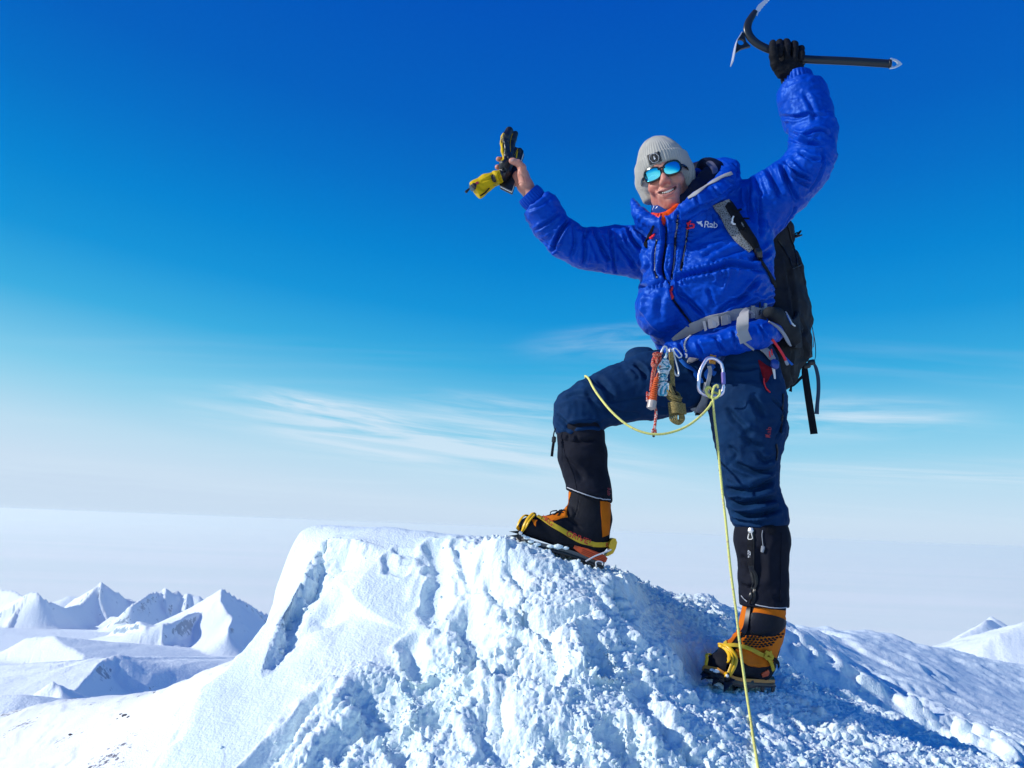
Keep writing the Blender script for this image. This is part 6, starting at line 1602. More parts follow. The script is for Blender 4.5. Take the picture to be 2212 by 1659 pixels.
# ================= ice axe
YA = 2.388
axe = empty('ice_axe', P(1705, 122, YA), 'black ice axe with a curved head held overhead in the gloved fist', 'ice axe')
sc_ = S8([(1910, 745), (1600, 700), (1200, 690), (960, 672), (760, 640), (600, 590), (480, 545), (400, 500), (330, 430), (308, 340), (330, 250), (375, 175), (418, 130)])
sh_pts = [P(S8([(1962, 735)])[0][0], S8([(1962, 735)])[0][1], YA)] + [P(x, y, YA) for x, y in S8([(1500, 706), (1000, 683), (800, 655), (650, 600), (520, 550), (420, 495), (350, 425), (318, 345), (330, 262), (372, 185), (410, 125)])]
hw_ = np.array([.0158, .0158, .0156, .0155, .0155, .0155, .0155, .0155, .0155, .0140, .0122, .0090])
v, f = tube_geo(sh_pts, hw_, 16, 7, True, .62, [0, -1, 0]); part('shaft', v, f, MT['axeblack'], axe)
ed = S8([(425, 85), (440, 60), (520, -5), (600, -60), (650, -110), (655, -90), (620, -45), (600, -38), (592, -22), (575, -12), (570, 5), (552, 14), (548, 30), (530, 38), (522, 55), (505, 64), (497, 84), (480, 95), (470, 118), (452, 135), (432, 182), (418, 160), (414, 115)])
v, f = plate_geo([P(x, y, YA) for x, y in ed], .0045, [0, -1, 0]); part('pick', v, f, MT['steel'], axe, smooth=False)
ad = S8([(258, 372), (275, 400), (290, 450), (300, 490), (350, 540), (300, 552), (240, 570), (190, 605), (172, 620), (180, 560), (190, 480), (215, 430), (240, 385)])
n_ = len(ad); cxh, cyh = 238, 492
hole = S8([(cxh + 40 * math.cos(a), cyh + 38 * math.sin(a)) for a in np.linspace(-1.2, -1.2 + 2 * math.pi, n_, endpoint=False)])
v, f = plate_geo([P(x, y, YA) for x, y in ad], .010, [0, -1, 0], [P(x, y, YA) for x, y in hole]); part('adze_bracket', v, f, MT['darksteel'], axe, smooth=False)
az_l = [P(x, y, YA) for x, y in S8([(252, 378), (215, 440), (192, 480), (172, 560), (158, 640), (146, 700), (138, 735)])]
v, f = ribbon_geo(az_l, np.array([.012, .016, .026, .034, .036, .036]), .0035, unit([-1, 0, .25])); part('adze', v, f, MT['steel'], axe)
sp_o = S8([(1966, 672), (2030, 688), (2070, 715), (2098, 742), (2070, 758), (2020, 782), (1955, 793), (1960, 730)])
sp_h = S8([(1985, 700), (2010, 698), (2035, 715), (2046, 738), (2030, 758), (2000, 772), (1978, 768), (1980, 735)])
v, f = plate_geo([P(x, y, YA) for x, y in sp_o], .006, [0, -1, 0], [P(x, y, YA) for x, y in sp_h]); part('spike', v, f, MT['steel'], axe, smooth=False)
v, f = tube_geo([P(x, y, YA) for x, y in S8([(1940, 733), (1966, 734)])], .0168, 16, 1, True, .64, [0, -1, 0]); part('ferrule', v, f, MT['darksteel'], axe)

# ================= spare gloves and wallet in the bare hand
S2 = lambda L: [(985 + a * .15626, 259 + b * .15626) for a, b in L]
G1v = vol_px([(1005, 270, 2.47), (1125, 440, 2.50)], 0.0022, .05)
def ch2(V, pts, k=.006): chain_px(V, [(*S2([(a, b)])[0], Y_, r_ * .15626) for a, b, Y_, r_ in pts], k)
ch2(G1v, [(735, 150, 2.485, 62), (690, 240, 2.480, 66), (675, 330, 2.478, 66), (685, 430, 2.478, 66), (720, 520, 2.480, 72), (700, 620, 2.475, 85), (690, 720, 2.475, 75)], .008)
ch2(G1v, [(820, 190, 2.500, 44), (790, 270, 2.498, 48), (765, 360, 2.495, 52), (745, 460, 2.49, 60)], .006)
ch2(G1v, [(700, 560, 2.462, 60), (650, 610, 2.455, 58), (640, 650, 2.458, 50)], .006)
ch2(G1v, [(690, 720, 2.475, 75), (650, 780, 2.475, 72)], .01)
YC = 2.475
def cuffseg(V, a, b, ra, rb): V.econe(P(*S2([a])[0], YC), P(*S2([b])[0], YC), (.026, pr(ra * .15626, YC)), (.030, pr(rb * .15626, YC)), (0, 1, 0), .01)
cuffseg(G1v, (650, 775), (560, 800), 66, 90); cuffseg(G1v, (560, 800), (430, 860), 90, 120); cuffseg(G1v, (430, 860), (290, 960), 120, 138); cuffseg(G1v, (290, 960), (262, 978), 136, 130)
G1v.clip_local(P(*S2([(258, 980)])[0], YC), P(*S2([(258, 980)])[0], YC) - P(*S2([(400, 885)])[0], YC), .07, .003)
av, aF = G1v.mesh(2); aN = vnormals(av, aF); s0 = Surf(av, aF)
av = carve(av, aF, aN, s0, [(S2(q), w, d) for q, w, d in (([(610, 720), (600, 790), (640, 860)], .004, -.005), ([(640, 660), (680, 700), (650, 720)], .003, -.005), ([(470, 700), (520, 760), (480, 830)], .005, -.003), ([(350, 850), (430, 820), (500, 780)], .004, -.003),
     ([(300, 900), (380, 960), (470, 980)], .006, -.003), ([(650, 280), (660, 400), (650, 470)], .003, -.003), ([(620, 230), (640, 330)], .003, -.003), ([(690, 500), (740, 560)], .004, -.004), ([(700, 300), (750, 320)], .003, -.002))])
av += aN * (.0012 * fbm(av * 50, 3, 51))[:, None]
fcx = proj(av[aF].mean(1)); loc = (fcx - [985, 259]) / .15626
ymask = ((loc[:, 0] < 600 + .35 * (loc[:, 1] - 700)) & (loc[:, 1] > 660)) | ((loc[:, 0] < 650 + 25 * np.sin(loc[:, 1] / 60)) & (loc[:, 1] > 130) & (loc[:, 1] < 560) & (loc[:, 0] < 660))
glove = empty('glove', P(1062, 400, 2.475), 'yellow gauntlet glove with black fingers clutched in the bare raised hand', 'glove')
def sub_mesh(v, F, m):
    F = F[m]; u, inv = np.unique(F, return_inverse=True); return v[u], inv.reshape(F.shape)
gb = part('hand_shell', *sub_mesh(av, aF, ~ymask), MT['leather'], glove)
gy_ = part('gauntlet', *sub_mesh(av, aF, ymask), MT['glove_yellow'], glove)
GS = Surf(av, aF)
tube_on('seam', GS, S2([(655, 170), (648, 260), (640, 380), (655, 500)]), .0008, MT['glove_yellow'], gb, .0006)
tube_on('piping', GS, S2([(780, 190), (760, 250), (748, 330), (752, 440)]), .0010, MT['glove_yellow'], gb, .0006)
patch('buckle', GS, S2([(480, 775), (520, 760), (545, 800), (552, 845), (515, 858), (495, 825)]), MT['black_rubber'], gy_, .004, .6)
patch('logo_tag', GS, S2([(270, 870), (305, 855), (320, 880), (285, 895)]), M('dark_red_tag', (.30, .02, .06), .5), gy_, .003, .5, False)
patch('cord_lock', GS, S2([(170, 935), (215, 895), (275, 890), (280, 930), (262, 970), (215, 975), (180, 975)]), MT['black_rubber'], gy_, .006, .6)
v, f = tube_geo([P(*S2([q])[0], 2.455) for q in ((185, 950), (160, 975), (135, 1000))], np.array([.003, .0045, .0055]), 8); part('toggle', v, f, MT['black_rubber'], gy_)
strap_on('hem_binding', GS, S2([(350, 1098), (410, 1080), (460, 1030), (500, 992)]), .005, MT['black_fabric'], gy_, .001, .002)
patch('label', GS, S2([(545, 890), (600, 880), (595, 915), (550, 930)]), M('dull_yellow_label', (.45, .33, .02), .6), gy_, .002, .5, False)

G2v = vol_px([(1090, 300, 2.49), (1140, 370, 2.53)], 0.0022, .05)
ch2(G2v, [(800, 430, 2.515, 50), (790, 520, 2.51, 62), (780, 620, 2.505, 60)], .006)
ch2(G2v, [(880, 430, 2.515, 48), (860, 520, 2.515, 52), (840, 600, 2.51, 48)], .006)
ch2(G2v, [(745, 650, 2.50, 45), (720, 740, 2.50, 60)], .006)
a2v, a2F = G2v.mesh(2); a2N = vnormals(a2v, a2F); a2v += a2N * (.0012 * fbm(a2v * 50, 3, 53))[:, None]
glove2 = empty('glove', P(1112, 345, 2.51), 'second folded black glove with a yellow stripe pressed between thumb and wallet', 'glove')
g2b = part('hand_shell', a2v, a2F, MT['leather'], glove2); GS2 = Surf(a2v, a2F)
strap_on('stripe', GS2, S2([(855, 440), (840, 480), (832, 530)]), np.array([.002, .005, .005]), MT['glove_yellow'], g2b, .001, .0015)
tube_on('piping', GS2, S2([(858, 385), (845, 440), (835, 500)]), .0008, MT['glove_yellow'], g2b, .0008)
# wallet
wall = empty('wallet', P(1103, 372, 2.53), 'slim black zipped wallet held between bare fingers and the gloves', 'wallet')
wc = [P(x, y, Y_) for x, y, Y_ in ((1079, 404, 2.498), (1106, 417, 2.485), (1132, 330, 2.52), (1106, 317, 2.53))]
wcen = np.mean(wc, 0); wx_ = (wc[1] - wc[0]) / 2; wy_ = (wc[2] - wc[1]) / 2; wn_ = unit(np.cross(wx_, wy_)); wn_ = -wn_ if wn_[1] > 0 else wn_
v, f = box_geo(wcen, wx_, wy_, wn_ * .0030, .06); part('back_cover', v - wn_ * .0085, f, MT['leather'], wall)
v, f = box_geo(wcen, wx_ * .96, wy_ * .97, wn_ * .0055, .05); part('pages', v, f, MT['white'], wall)
v, f = box_geo(wcen, wx_, wy_, wn_ * .0030, .06); part('front_cover', v + wn_ * .0085, f, MT['leather'], wall)

# ================= backpack
pack = empty('backpack', P(1660, 840, 2.66), 'black climbing backpack worn on the back with dangling compression straps', 'backpack')
BK = vol_px([(1600, 470, 2.5), (1765, 845, 2.8), (1560, 500, 2.5)], 0.0055, .12)
def bk(x, y, Y_, a, b): return P(x, y, Y_), (a, b)
PK = [bk(1606, 478, 2.60, .12, .06), bk(1618, 520, 2.62, .15, .085), bk(1630, 600, 2.63, .155, .10), bk(1640, 680, 2.64, .165, .115), bk(1643, 750, 2.64, .165, .12), bk(1640, 800, 2.62, .14, .10)]
for a, b in zip(PK[:-1], PK[1:]): BK.econe(a[0], b[0], a[1], b[1], AX_A, .03)
BK.cone(P(1705, 560, 2.60), P(1728, 690, 2.60), .03, .045, .03)
BK.cone(P(1680, 790, 2.50), P(1690, 700, 2.52), .055, .05, .04)
BK.cone(P(1668, 800, 2.49), P(1690, 825, 2.52), .04, .02, .03)
pv, pF = BK.mesh(2); pN = vnormals(pv, pF); s0 = Surf(pv, pF)
SB = lambda L: [(1607 + a * .1875, 639.4 + b * .1875) for a, b in L]
pv = carve(pv, pF, pN, s0, [([(1705, 500), (1722, 560), (1738, 620)], .008, -.010), ([(1700, 560), (1712, 640), (1722, 700)], .008, -.010), ([(1715, 700), (1735, 740), (1742, 780)], .008, -.012), (SB([(550, 620), (545, 800), (560, 1000)]), .006, -.008), (SB([(400, 850), (460, 950), (480, 1040)]), .008, -.006), (SB([(650, 250), (700, 380), (660, 470)]), .007, -.008)])
w1 = fbm(pv * 14, 3, 61); pv += pN * (.008 * w1 + .004 * ridged(pv * 16, 3, 62))[:, None]
pfc = proj(pv[pF].mean(1)); low_m = (pfc[:, 1] > 755 + 0.25 * (1700 - pfc[:, 0]))
pb = part('pack_bag', *sub_mesh(pv, pF, ~low_m), MT['pack'], pack)
pl = part('bottom_pocket', *sub_mesh(pv, pF, low_m), MT['packgrey'], pack)
PS = Surf(pv, pF)
for q in (S4([(1690, 240), (1720, 340), (1760, 500), (1790, 640)]), S4([(1600, 400), (1700, 560), (1740, 660)]), S4([(1830, 640), (1740, 680)])):
    tube_on('bungee_cord', PS, q, .0024, MT['black_rubber'], pb, .003)
mb = MB(); kc = P(1716, 509, 2.60)
for a in range(5): mb.tube([kc + .010 * rng.standard_normal(3) * [1, 1, .6] for _ in range(5)], .0028, 6, 5)
mb.build('cord_knot', MT['black_rubber'], pb)
v, f = tube_geo([P(1700, 484, 2.60), P(1704, 497, 2.60), P(1712, 508, 2.60), P(1722, 511, 2.60)], .0026, 6); part('bungee_cord', v, f, MT['black_rubber'], pb)
v, f = ribbon_geo([P(x, y, 2.60) for x, y in ((1753, 700), (1760, 735), (1762, 765), (1759, 782))], .007, .002, [1, -.3, 0]); part('side_strap', v, f, MT['webblack'], pack)
v, f = tube_geo([P(x, y, 2.595) for x, y in ((1755, 712), (1758, 730), (1757, 750))], .0016, 6); part('side_cord', v, f, MT['plasticgrey'], pack)
mb = MB(); v, f = box_geo(P(1741, 764, 2.60), np.array([.022, 0, 0]), np.array([0, .006, 0]), np.array([0, 0, .016]), .3); mb.add(v, f); mb.build('side_buckle', MT['black_rubber'], pack)
mb = MB(); v, f = box_geo(P(1741, 755, 2.592), np.array([.011, 0, -.002]), np.array([0, .003, 0]), np.array([0, 0, .003]), .3); mb.add(v, f); mb.build('buckle_glint', MT['strapyel'], pack)
for x, y in ((1753, 783), (1743, 790)):
    mb = MB(); v, f = box_geo(P(x, y, 2.60), np.array([.012, 0, .003]), np.array([0, .005, 0]), np.array([-.002, 0, .010]), .35); mb.add(v, f); mb.build('ladder_lock', MT['black_rubber'], pack)
v, f = ribbon_geo([P(x, y, 2.60) for x, y in SB([(700, 800), (705, 900), (740, 1150), (775, 1380), (808, 1590)])], np.array([.018, .024, .025, .025, .0255]), .003, [-.1, -1, 0]); part('hanging_strap', v, f, MT['webblack'], pack)
v, f = ribbon_geo([P(x, y, 2.605) for x, y in SB([(800, 770), (830, 830), (855, 950), (858, 1100), (845, 1250), (838, 1360)])], np.array([.008, .012, .013, .013, .013, .015]), .0025, [-.2, -1, 0]); part('hanging_strap', v, f, M('blue_black_webbing', (.02, .05, .10), .7), pack)
v, f = ribbon_geo([P(x, y, 2.60) for x, y in SB([(700, 870), (680, 920), (640, 960), (600, 1000), (560, 1030), (520, 1035)])], .010, .003, [.2, -1, 0]); part('side_strap', v, f, MT['webblack'], pack)
v, f = ribbon_geo([P(x, y, 2.56) for x, y in SB([(555, 820), (550, 940), (545, 1040), (535, 1100)])], np.array([.006, .006, .006, .012]), .003, [.2, -1, 0]); part('side_strap', v, f, MT['webblack'], pack)
# shoulder strap over his left shoulder
ssL = S4([(1022, 25), (1055, 75), (1120, 170), (1180, 290), (1260, 400), (1345, 500)])
pad = strap_on('shoulder_strap', JSF, ssL, np.array([.060, .060, .058, .055, .050, .036]), MT['padmesh'], pack, .007, .009, 5, 8)
pad['label'] = 'grey mesh shoulder strap with black webbing'
strap_on('centre_webbing', JSF, S4([(1085, 40), (1120, 90), (1190, 200), (1270, 330), (1330, 420), (1375, 500)]), np.array([.032, .032, .034, .036, .034, .024]), MT['webblack'], pad, .0135, .003, 5, 8)
for q, w in ((S4([(1150, 120), (1195, 150), (1230, 120)]), .010), (S4([(1205, 240), (1260, 215), (1300, 205)]), .006), (S4([(1235, 310), (1290, 285)]), .006)): strap_on('sewn_loop', JSF, q, w, MT['black_fabric'], pad, .016, .002, 5, 3)
tube_on('cord_clip', JSF, S4([(1155, 215), (1150, 240), (1165, 262), (1178, 268)]), .0028, MT['white'], pad, .022)
patch('ladder_lock', JSF, S4([(1345, 490), (1398, 470), (1425, 545), (1380, 558)]), MT['black_rubber'], pad, .014, .8, False, .010)
strap_on('lower_strap', JSF, S4([(1390, 540), (1430, 610), (1480, 700), (1540, 800), (1590, 900), (1605, 960)]), np.array([.014, .011, .014, .016, .016]), MT['webblack'], pack, .006, .003)
strap_on('shoulder_strap', JSF, S4([(375, 255), (350, 320), (315, 400), (292, 450), (300, 480)]), np.array([.007, .012, .014, .010]), MT['black_fabric'], pack, .006, .005)
# padded hip fin
fin = SB([(255, 130), (320, 112), (385, 120), (430, 170), (520, 230), (610, 350), (672, 465), (640, 550), (580, 622), (500, 615), (490, 540), (400, 430), (290, 312), (262, 270)])
fc_ = np.array([P(x, y, 2.29 + (x - 1655) * .0026 + .02 * ((y - 700) / 60) ** 2 * .3) for x, y in fin])
HF = Vol(fc_.min(0) - .05, fc_.max(0) + .05, .004)
cp = SB([(300, 200), (380, 260), (470, 350), (560, 450), (590, 530)])
cps = [(300, 195, 70), (370, 235, 95), (450, 310, 115), (540, 420, 110), (585, 500, 85)]
for (x0_, y0_, r0_), (x1_, y1_, r1_) in zip(cps[:-1], cps[1:]):
    (ax_, ay_), (bx_, by_) = SB([(x0_, y0_)])[0], SB([(x1_, y1_)])[0]
    Ya = 2.275 + (ax_ - 1655) * .0022; Yb = 2.275 + (bx_ - 1655) * .0022
    HF.econe(P(ax_, ay_, Ya), P(bx_, by_, Yb), (pr(r0_ * .1875, Ya), .022), (pr(r1_ * .1875, Yb), .022), np.cross(P(bx_, by_, Yb) - P(ax_, ay_, Ya), [0.1, 1, 0]), .01)
hfv, hfF = HF.mesh(2); hfN = vnormals(hfv, hfF); hfv += hfN * (.004 * fbm(hfv * 22, 3, 71))[:, None]
hipfin = part('hip_fin', hfv, hfF, MT['packgrey'], pack); hipfin['label'] = 'padded dark grey hip wing with a zipped pocket'
HFS = Surf(hfv, hfF)
zipper('pocket_zip', HFS, SB([(470, 180), (510, 250), (545, 320)]), hipfin, .008, 'webblue', 'steel')
tube_on('zip_pull', HFS, SB([(545, 315), (560, 335), (580, 345)]), .0028, MT['steel'], hipfin, .003)
# connects the fin round to the bag
v, f = ribbon_geo([P(*SB([(560, 440)])[0], 2.41), P(1725, 715, 2.48), P(1722, 700, 2.56)], np.array([.09, .12, .12]), .014, unit([1, -.6, 0]), 4); part('hip_wing_back', v, f, MT['pack'], pack)
for q in (S4([(1510, 1200), (1600, 1260), (1660, 1330), (1700, 1400), (1722, 1440)]),):
    v, f = ribbon_geo([P(x, y, 2.262 + (x - 1660) * .002) for x, y in q], np.array([.004, .012, .016, .014, .006]), .004, unit([.3, -1, .2])); part('fin_piping', v, f, MT['webgrey'], pack)
v, f = tube_geo([P(x, y, 2.36) for x, y in SB([(505, 490), (525, 540), (545, 578)])], .0024, 6); part('fin_piping', v, f, MT['webgrey'], pack)
# grey hip belt, big buckle, loose tail
belt = S4([(560, 1375), (640, 1330), (740, 1275), (860, 1215), (960, 1185), (1080, 1150), (1190, 1125), (1290, 1112), (1400, 1112), (1490, 1125)])
bl_, bn_ = JSF.line(belt, .004, 5)
b0 = strap_on('hip_belt', JSF, belt, np.array([.010, .026, .036, .038, .038, .038, .038, .038, .038, .038]), MT['webgrey'], pack, .004, .004); b0['label'] = 'light grey hip belt webbing'
def wp(name, pts, off, mat, th=.004): return plate_on(name, JSF, S4(pts), off, MT[mat], b0, th)
wp('buckle', [(905, 1185), (950, 1160), (1010, 1148), (1020, 1235), (985, 1262), (915, 1275)], .016, 'webgrey', .007)
wp('buckle', [(1025, 1150), (1075, 1128), (1110, 1140), (1120, 1215), (1080, 1232), (1030, 1240)], .017, 'webgrey', .007)
wp('buckle_insert', [(945, 1180), (990, 1212), (988, 1238), (958, 1252)], .021, 'plasticgrey', .003)
wp('buckle_insert', [(1070, 1150), (1108, 1198), (1102, 1222), (1072, 1196)], .022, 'plasticgrey', .003)
wp('belt_stopper', [(860, 1192), (885, 1186), (905, 1275), (880, 1290)], .015, 'plasticgrey', .004)
wp('belt_adjuster', [(1335, 1050), (1440, 1060), (1436, 1172), (1335, 1162)], .018, 'webgrey', .006)
wp('adjuster_bar', [(1378, 1050), (1390, 1050), (1388, 1168), (1376, 1168)], .024, 'darksteel', .003)
wp('adjuster_bar', [(1405, 1052), (1430, 1054), (1428, 1168), (1403, 1166)], .025, 'plasticgrey', .004)
wp('strap_keeper', [(1300, 1045), (1330, 1045), (1330, 1165), (1300, 1165)], .018, 'webgrey', .005)
tl = [P(x, y, Y_) for (x, y), Y_ in zip(S4([(1320, 1080), (1262, 1110), (1225, 1180), (1232, 1280), (1270, 1400)]), (2.245, 2.215, 2.195, 2.20, 2.225))]
v, f = ribbon_geo([P(*S4([(1330, 1100)])[0], 2.245), P(*S4([(1262, 1120)])[0], 2.215), P(*S4([(1250, 1200)])[0], 2.20), P(*S4([(1252, 1300)])[0], 2.21), P(*S4([(1285, 1400)])[0], 2.22)], np.array([.040, .040, .036, .038, .040]), .0022, np.array([[-.2, -1, .3], [-.9, -.5, .3], [-.6, -1, .4], [.2, -1, .1], [0, -1, 0]])); part('belt_tail', v, f, MT['webgrey'], pack)
v, f = ribbon_geo([P(*S4([(1195, 1320)])[0], 2.215), P(*S4([(1270, 1410)])[0], 2.225), P(*S4([(1360, 1480)])[0], 2.24)], .008, .0022, [0.1, -1, .2]); part('belt_tail', v, f, MT['webgrey'], pack)

# ================= harness (worn)
hv_ = MB()
TJ = Surf(np.vstack([tv, jv]), np.vstack([tF, jF + len(tv)]))
S5 = lambda L: [(1560 / 1.15732 + a * .24714 / 1.15732, 720 / 1.15732 + b * .24714 / 1.15732) for a, b in L]
har = strap_on('harness', TSF, S5([(1290, 590), (1380, 620), (1460, 700), (1500, 740)]), np.array([.010, .030, .034, .016]), MT['webgrey'], person, .010, .006)
har['label'] = 'grey climbing harness with gear loops'
v, f = ribbon_geo([P(x, y, 2.30) for x, y in S5([(1495, 770), (1515, 830), (1527, 920)])], np.array([.010, .009, .005]), .002, [0, -1, 0]); part('webbing_end', v, f, MT['white'], har)
patch('waist_pad', TSF, S5([(640, 740), (690, 700), (800, 680), (770, 715), (720, 740), (680, 760), (645, 760)]), MT['webgrey'], har, .010, .9)
patch('waist_pad', TSF, S5([(300, 560), (330, 520), (352, 515), (345, 590), (320, 600)]), MT['black_fabric'], har, .012, .9)
lg = S5([(850, 960), (835, 1040), (790, 1130), (755, 1220), (745, 1290)])
strap_on('leg_loop', TSF, lg, np.array([.018, .026, .038, .052, .062]), MT['webgrey'], har, .014, .006)
strap_on('leg_loop', TSF, S5([(700, 1215), (760, 1200), (830, 1290)]), .006, MT['webgrey'], har, .018, .002)
strap_on('leg_loop', TSF, S5([(560, 745), (620, 800), (690, 860), (760, 900), (800, 930)]), np.array([.012, .016, .022, .016]), MT['webblue'], har, .012, .003)
strap_on('belay_strap', TSF, S5([(820, 930), (860, 880), (900, 830), (950, 790)]), .016, MT['webblue'], har, .020, .003)
strap_on('belay_strap', TSF, S5([(925, 880), (945, 860), (950, 830)]), .016, MT['webblue'], har, .018, .003)
strap_on('belay_strap', TSF, S5([(990, 760), (1020, 700), (1070, 640)]), .012, M('dark_blue_webbing', (.01, .04, .16), .7), har, .012, .003)
v, f = ribbon_geo([P(*S5([(910, 640)])[0], 2.27), P(*S5([(898, 700)])[0], 2.255), P(*S5([(893, 765)])[0], 2.25)], .019, .004, [0, -1, 0]); part('tie_in_loop', v, f, MT['webtan'], har)
v, f = ribbon_geo([P(*S5([(862, 790)])[0], 2.262), P(*S5([(872, 850)])[0], 2.265), P(*S5([(850, 960)])[0], 2.27), P(*S5([(825, 1040)])[0], 2.29)], .012, .003, [0, -1, 0]); part('belay_loop', v, f, MT['webgrey'], har)
for q, mt_ in ((S5([(1500, 520), (1560, 600), (1610, 680), (1640, 740)]), 'red'), (S5([(1470, 640), (1475, 680), (1480, 700)]), 'red'), (S5([(1490, 620), (1500, 680)]), 'red')):
    v, f = tube_geo([P(x, y, 2.262) for x, y in q], .0042 if len(q) > 3 else .0022, 7); part('cord', v, f, MT[mt_], har)
v, f = tube_geo([P(x, y, 2.262) for x, y in S5([(1636, 738), (1655, 775)])], .005, 7); part('cord_end', v, f, MT['plasticgrey'], har)
for q in (S5([(1610, 680), (1650, 730), (1700, 780)]), S5([(1625, 690), (1665, 730), (1710, 775)])):
    v, f = tube_geo([P(x, y, 2.268) for x, y in q], .0018, 6); part('thin_cord', v, f, MT['webblue'], har)
mb = MB(); v, f = box_geo(P(*S5([(1525, 770)])[0], 2.285), np.array([.012, 0, -.004]), np.array([0, .008, 0]), np.array([.002, 0, .014]), .4); mb.add(v, f); mb.build('belt_toggle', M('blue_plastic', (.01, .05, .30), .3), har)

# ================= metalware hanging on the harness
def carabiner(loc, axis_u, axis_n, w, h, r_, mat, lbl, grp=None, lockmat=None, lock=True, taper=.8):
    loc = np.asarray(loc, float); u = unit(axis_u); n = np.asarray(axis_n, float); n = unit(n - n.dot(u) * u); s = np.cross(u, n)
    root = empty('carabiner', loc, lbl, 'carabiner', grp)
    pts = []
    for a in np.linspace(math.radians(-62), math.radians(180 + 62 - 0), 26) if False else []: pass
    def Pt(x, y): return loc + s * x + u * y
    hw, hh = w / 2, h / 2
    out = [(hw, -hh * .42), (hw * .92, -hh * .78), (hw * .45, -hh * .99), (-hw * .4, -hh * .99), (-hw * .9, -hh * .80), (-hw, -hh * .4), (-hw * .95, hh * .2), (-hw * taper * .92, hh * .68), (-hw * taper * .55, hh * .96), (hw * .10, hh * 1.0), (hw * .62, hh * .82), (hw * .80, hh * .55)]
    v, f = tube_geo([Pt(x, y) for x, y in out], r_, 10, 5, True, .85, n); part('body', v, f, mat, root)
    v, f = tube_geo([Pt(hw, -hh * .45), Pt(hw * .92, hh * .05), Pt(hw * .82, hh * .56)], r_ * .82, 10, 3); part('gate', v, f, mat, root)
    if lock:
        v, f = tube_geo([Pt(hw * .98, -hh * .30), Pt(hw * .93, hh * .0), Pt(hw * .87, hh * .32)], r_ * 1.35, 12, 3); g = part('locking_sleeve', v, f, lockmat or mat, root)
    return root
cq = S5([(888, 900)])[0]
carabiner(P(*cq, 2.245), P(*S5([(905, 740)])[0], 2.245) - P(*S5([(880, 1050)])[0], 2.245), [0.1, -1, 0], pr(57, 2.245), pr(84, 2.245), .0058, MT['alu_lilac'], 'large lilac locking carabiner on the tan tie in loop', None, MT['purple'], True, .75)
YM = 2.235
for (a, b), w, h, lbl in ((((400, 600), (385, 700)), 18, 34, 'small steel carabiner clipped above the coiled cords'),):
    carabiner(P(*S5([((a[0] + b[0]) / 2 if False else (a + b) / 2 * 0 + 400, 660)])[0], YM) if False else P(*S5([(402, 665)])[0], YM), P(*S5([(425, 600)])[0], YM) - P(*S5([(385, 740)])[0], YM), [.2, -1, 0], pr(13, YM), pr(34, YM), .0032, MT['steel'], lbl, None, None, False)
carabiner(P(*S5([(505, 750)])[0], YM), P(*S5([(475, 640)])[0], YM) - P(*S5([(535, 870)])[0], YM), [.6, -1, 0], pr(14, YM), pr(62, YM), .0030, MT['steel'], 'long narrow steel carabiner hanging right of the turquoise cord', None, None, False)
carabiner(P(*S5([(540, 655)])[0], YM + .01), P(*S5([(510, 615)])[0], YM) - P(*S5([(570, 695)])[0], YM), [-.1, -1, 0], pr(10, YM), pr(24, YM), .0024, MT['steel'], 'tiny bent wire gate carabiner tucked under the jacket hem', None, None, False)

# ================= cords hanging from the gear loop
def hank(name_lbl, axis, radii, turns, cord_r, mat, cat='cord', head=None, tail=None, tilt=.25, extra=None, Yd=.0, flat=.8, lab=None, core=None):
    root = empty('cord_bundle' if lab is None else lab, axis[0], name_lbl, cat)
    ax_ = catmull(np.array(axis), 8); n = len(ax_)
    rr_ = np.interp(np.linspace(0, 1, n), np.linspace(0, 1, len(radii)), radii)
    t_, nn, bb = frames(ax_, np.array([0, -1.0, 0]))
    m = int(turns * 14); pts = []
    for i in range(m):
        s = i / (m - 1); a = s * turns * 2 * math.pi; k = s * (n - 1); j = int(min(k, n - 2)); fr_ = k - j
        c = ax_[j] * (1 - fr_) + ax_[j + 1] * fr_; r_ = rr_[j] * (1 - fr_) + rr_[j + 1] * fr_
        w_ = 1 + .05 * math.sin(a * .37 + 1)
        pts.append(c + r_ * w_ * (math.cos(a) * bb[j] + flat * math.sin(a) * nn[j]) + t_[j] * (tilt * r_ * math.cos(a + .8) + .002 * math.sin(a * .61)))
    v, f = tube_geo(pts, cord_r, 7, 2); part('wrapped_turns', v, f, mat, root)
    if core is not None:
        v, f = tube_geo(axis, np.array(radii) * .66, 10, 5, True, flat, [0, -1, 0]); part('strand_or_shade_core', v, f, core, root)
    return root
Yk = 2.215
def S5P(pts, Y_): return [P(*S5([q])[0], Y_) for q in pts]
# turquoise and white hank
hk = hank('turquoise and white cord wrapped in a short tight bundle', S5P([(410, 735), (405, 810), (395, 900), (392, 985)], Yk), [.010, .0160, .0110, .0125], 11, .0034, MT['rope_cyan'], tilt=.35, core=MT['rope_cyan2'])
for o in (-.006, .002, .008):
    v, f = tube_geo([p + np.array([o, -.010, 0]) for p in S5P([(400, 980), (370, 1030), (365, 1080), (395, 1085), (415, 1030), (412, 970)], Yk)], .0032, 7); part('end_loop', v, f, MT['rope_cyan'] if o != .002 else MT['rope_cyan2'], hk)
v, f = tube_geo(S5P([(430, 660), (425, 700), (400, 740), (440, 770), (470, 800), (440, 850)], Yk - .012), .0034, 7); part('cord_neck', v, f, MT['rope_cyan'], hk)
v, f = tube_geo(S5P([(425, 690), (380, 750), (345, 800), (360, 850)], Yk - .012), .0034, 7); part('cord_neck', v, f, MT['rope_cyan'], hk)
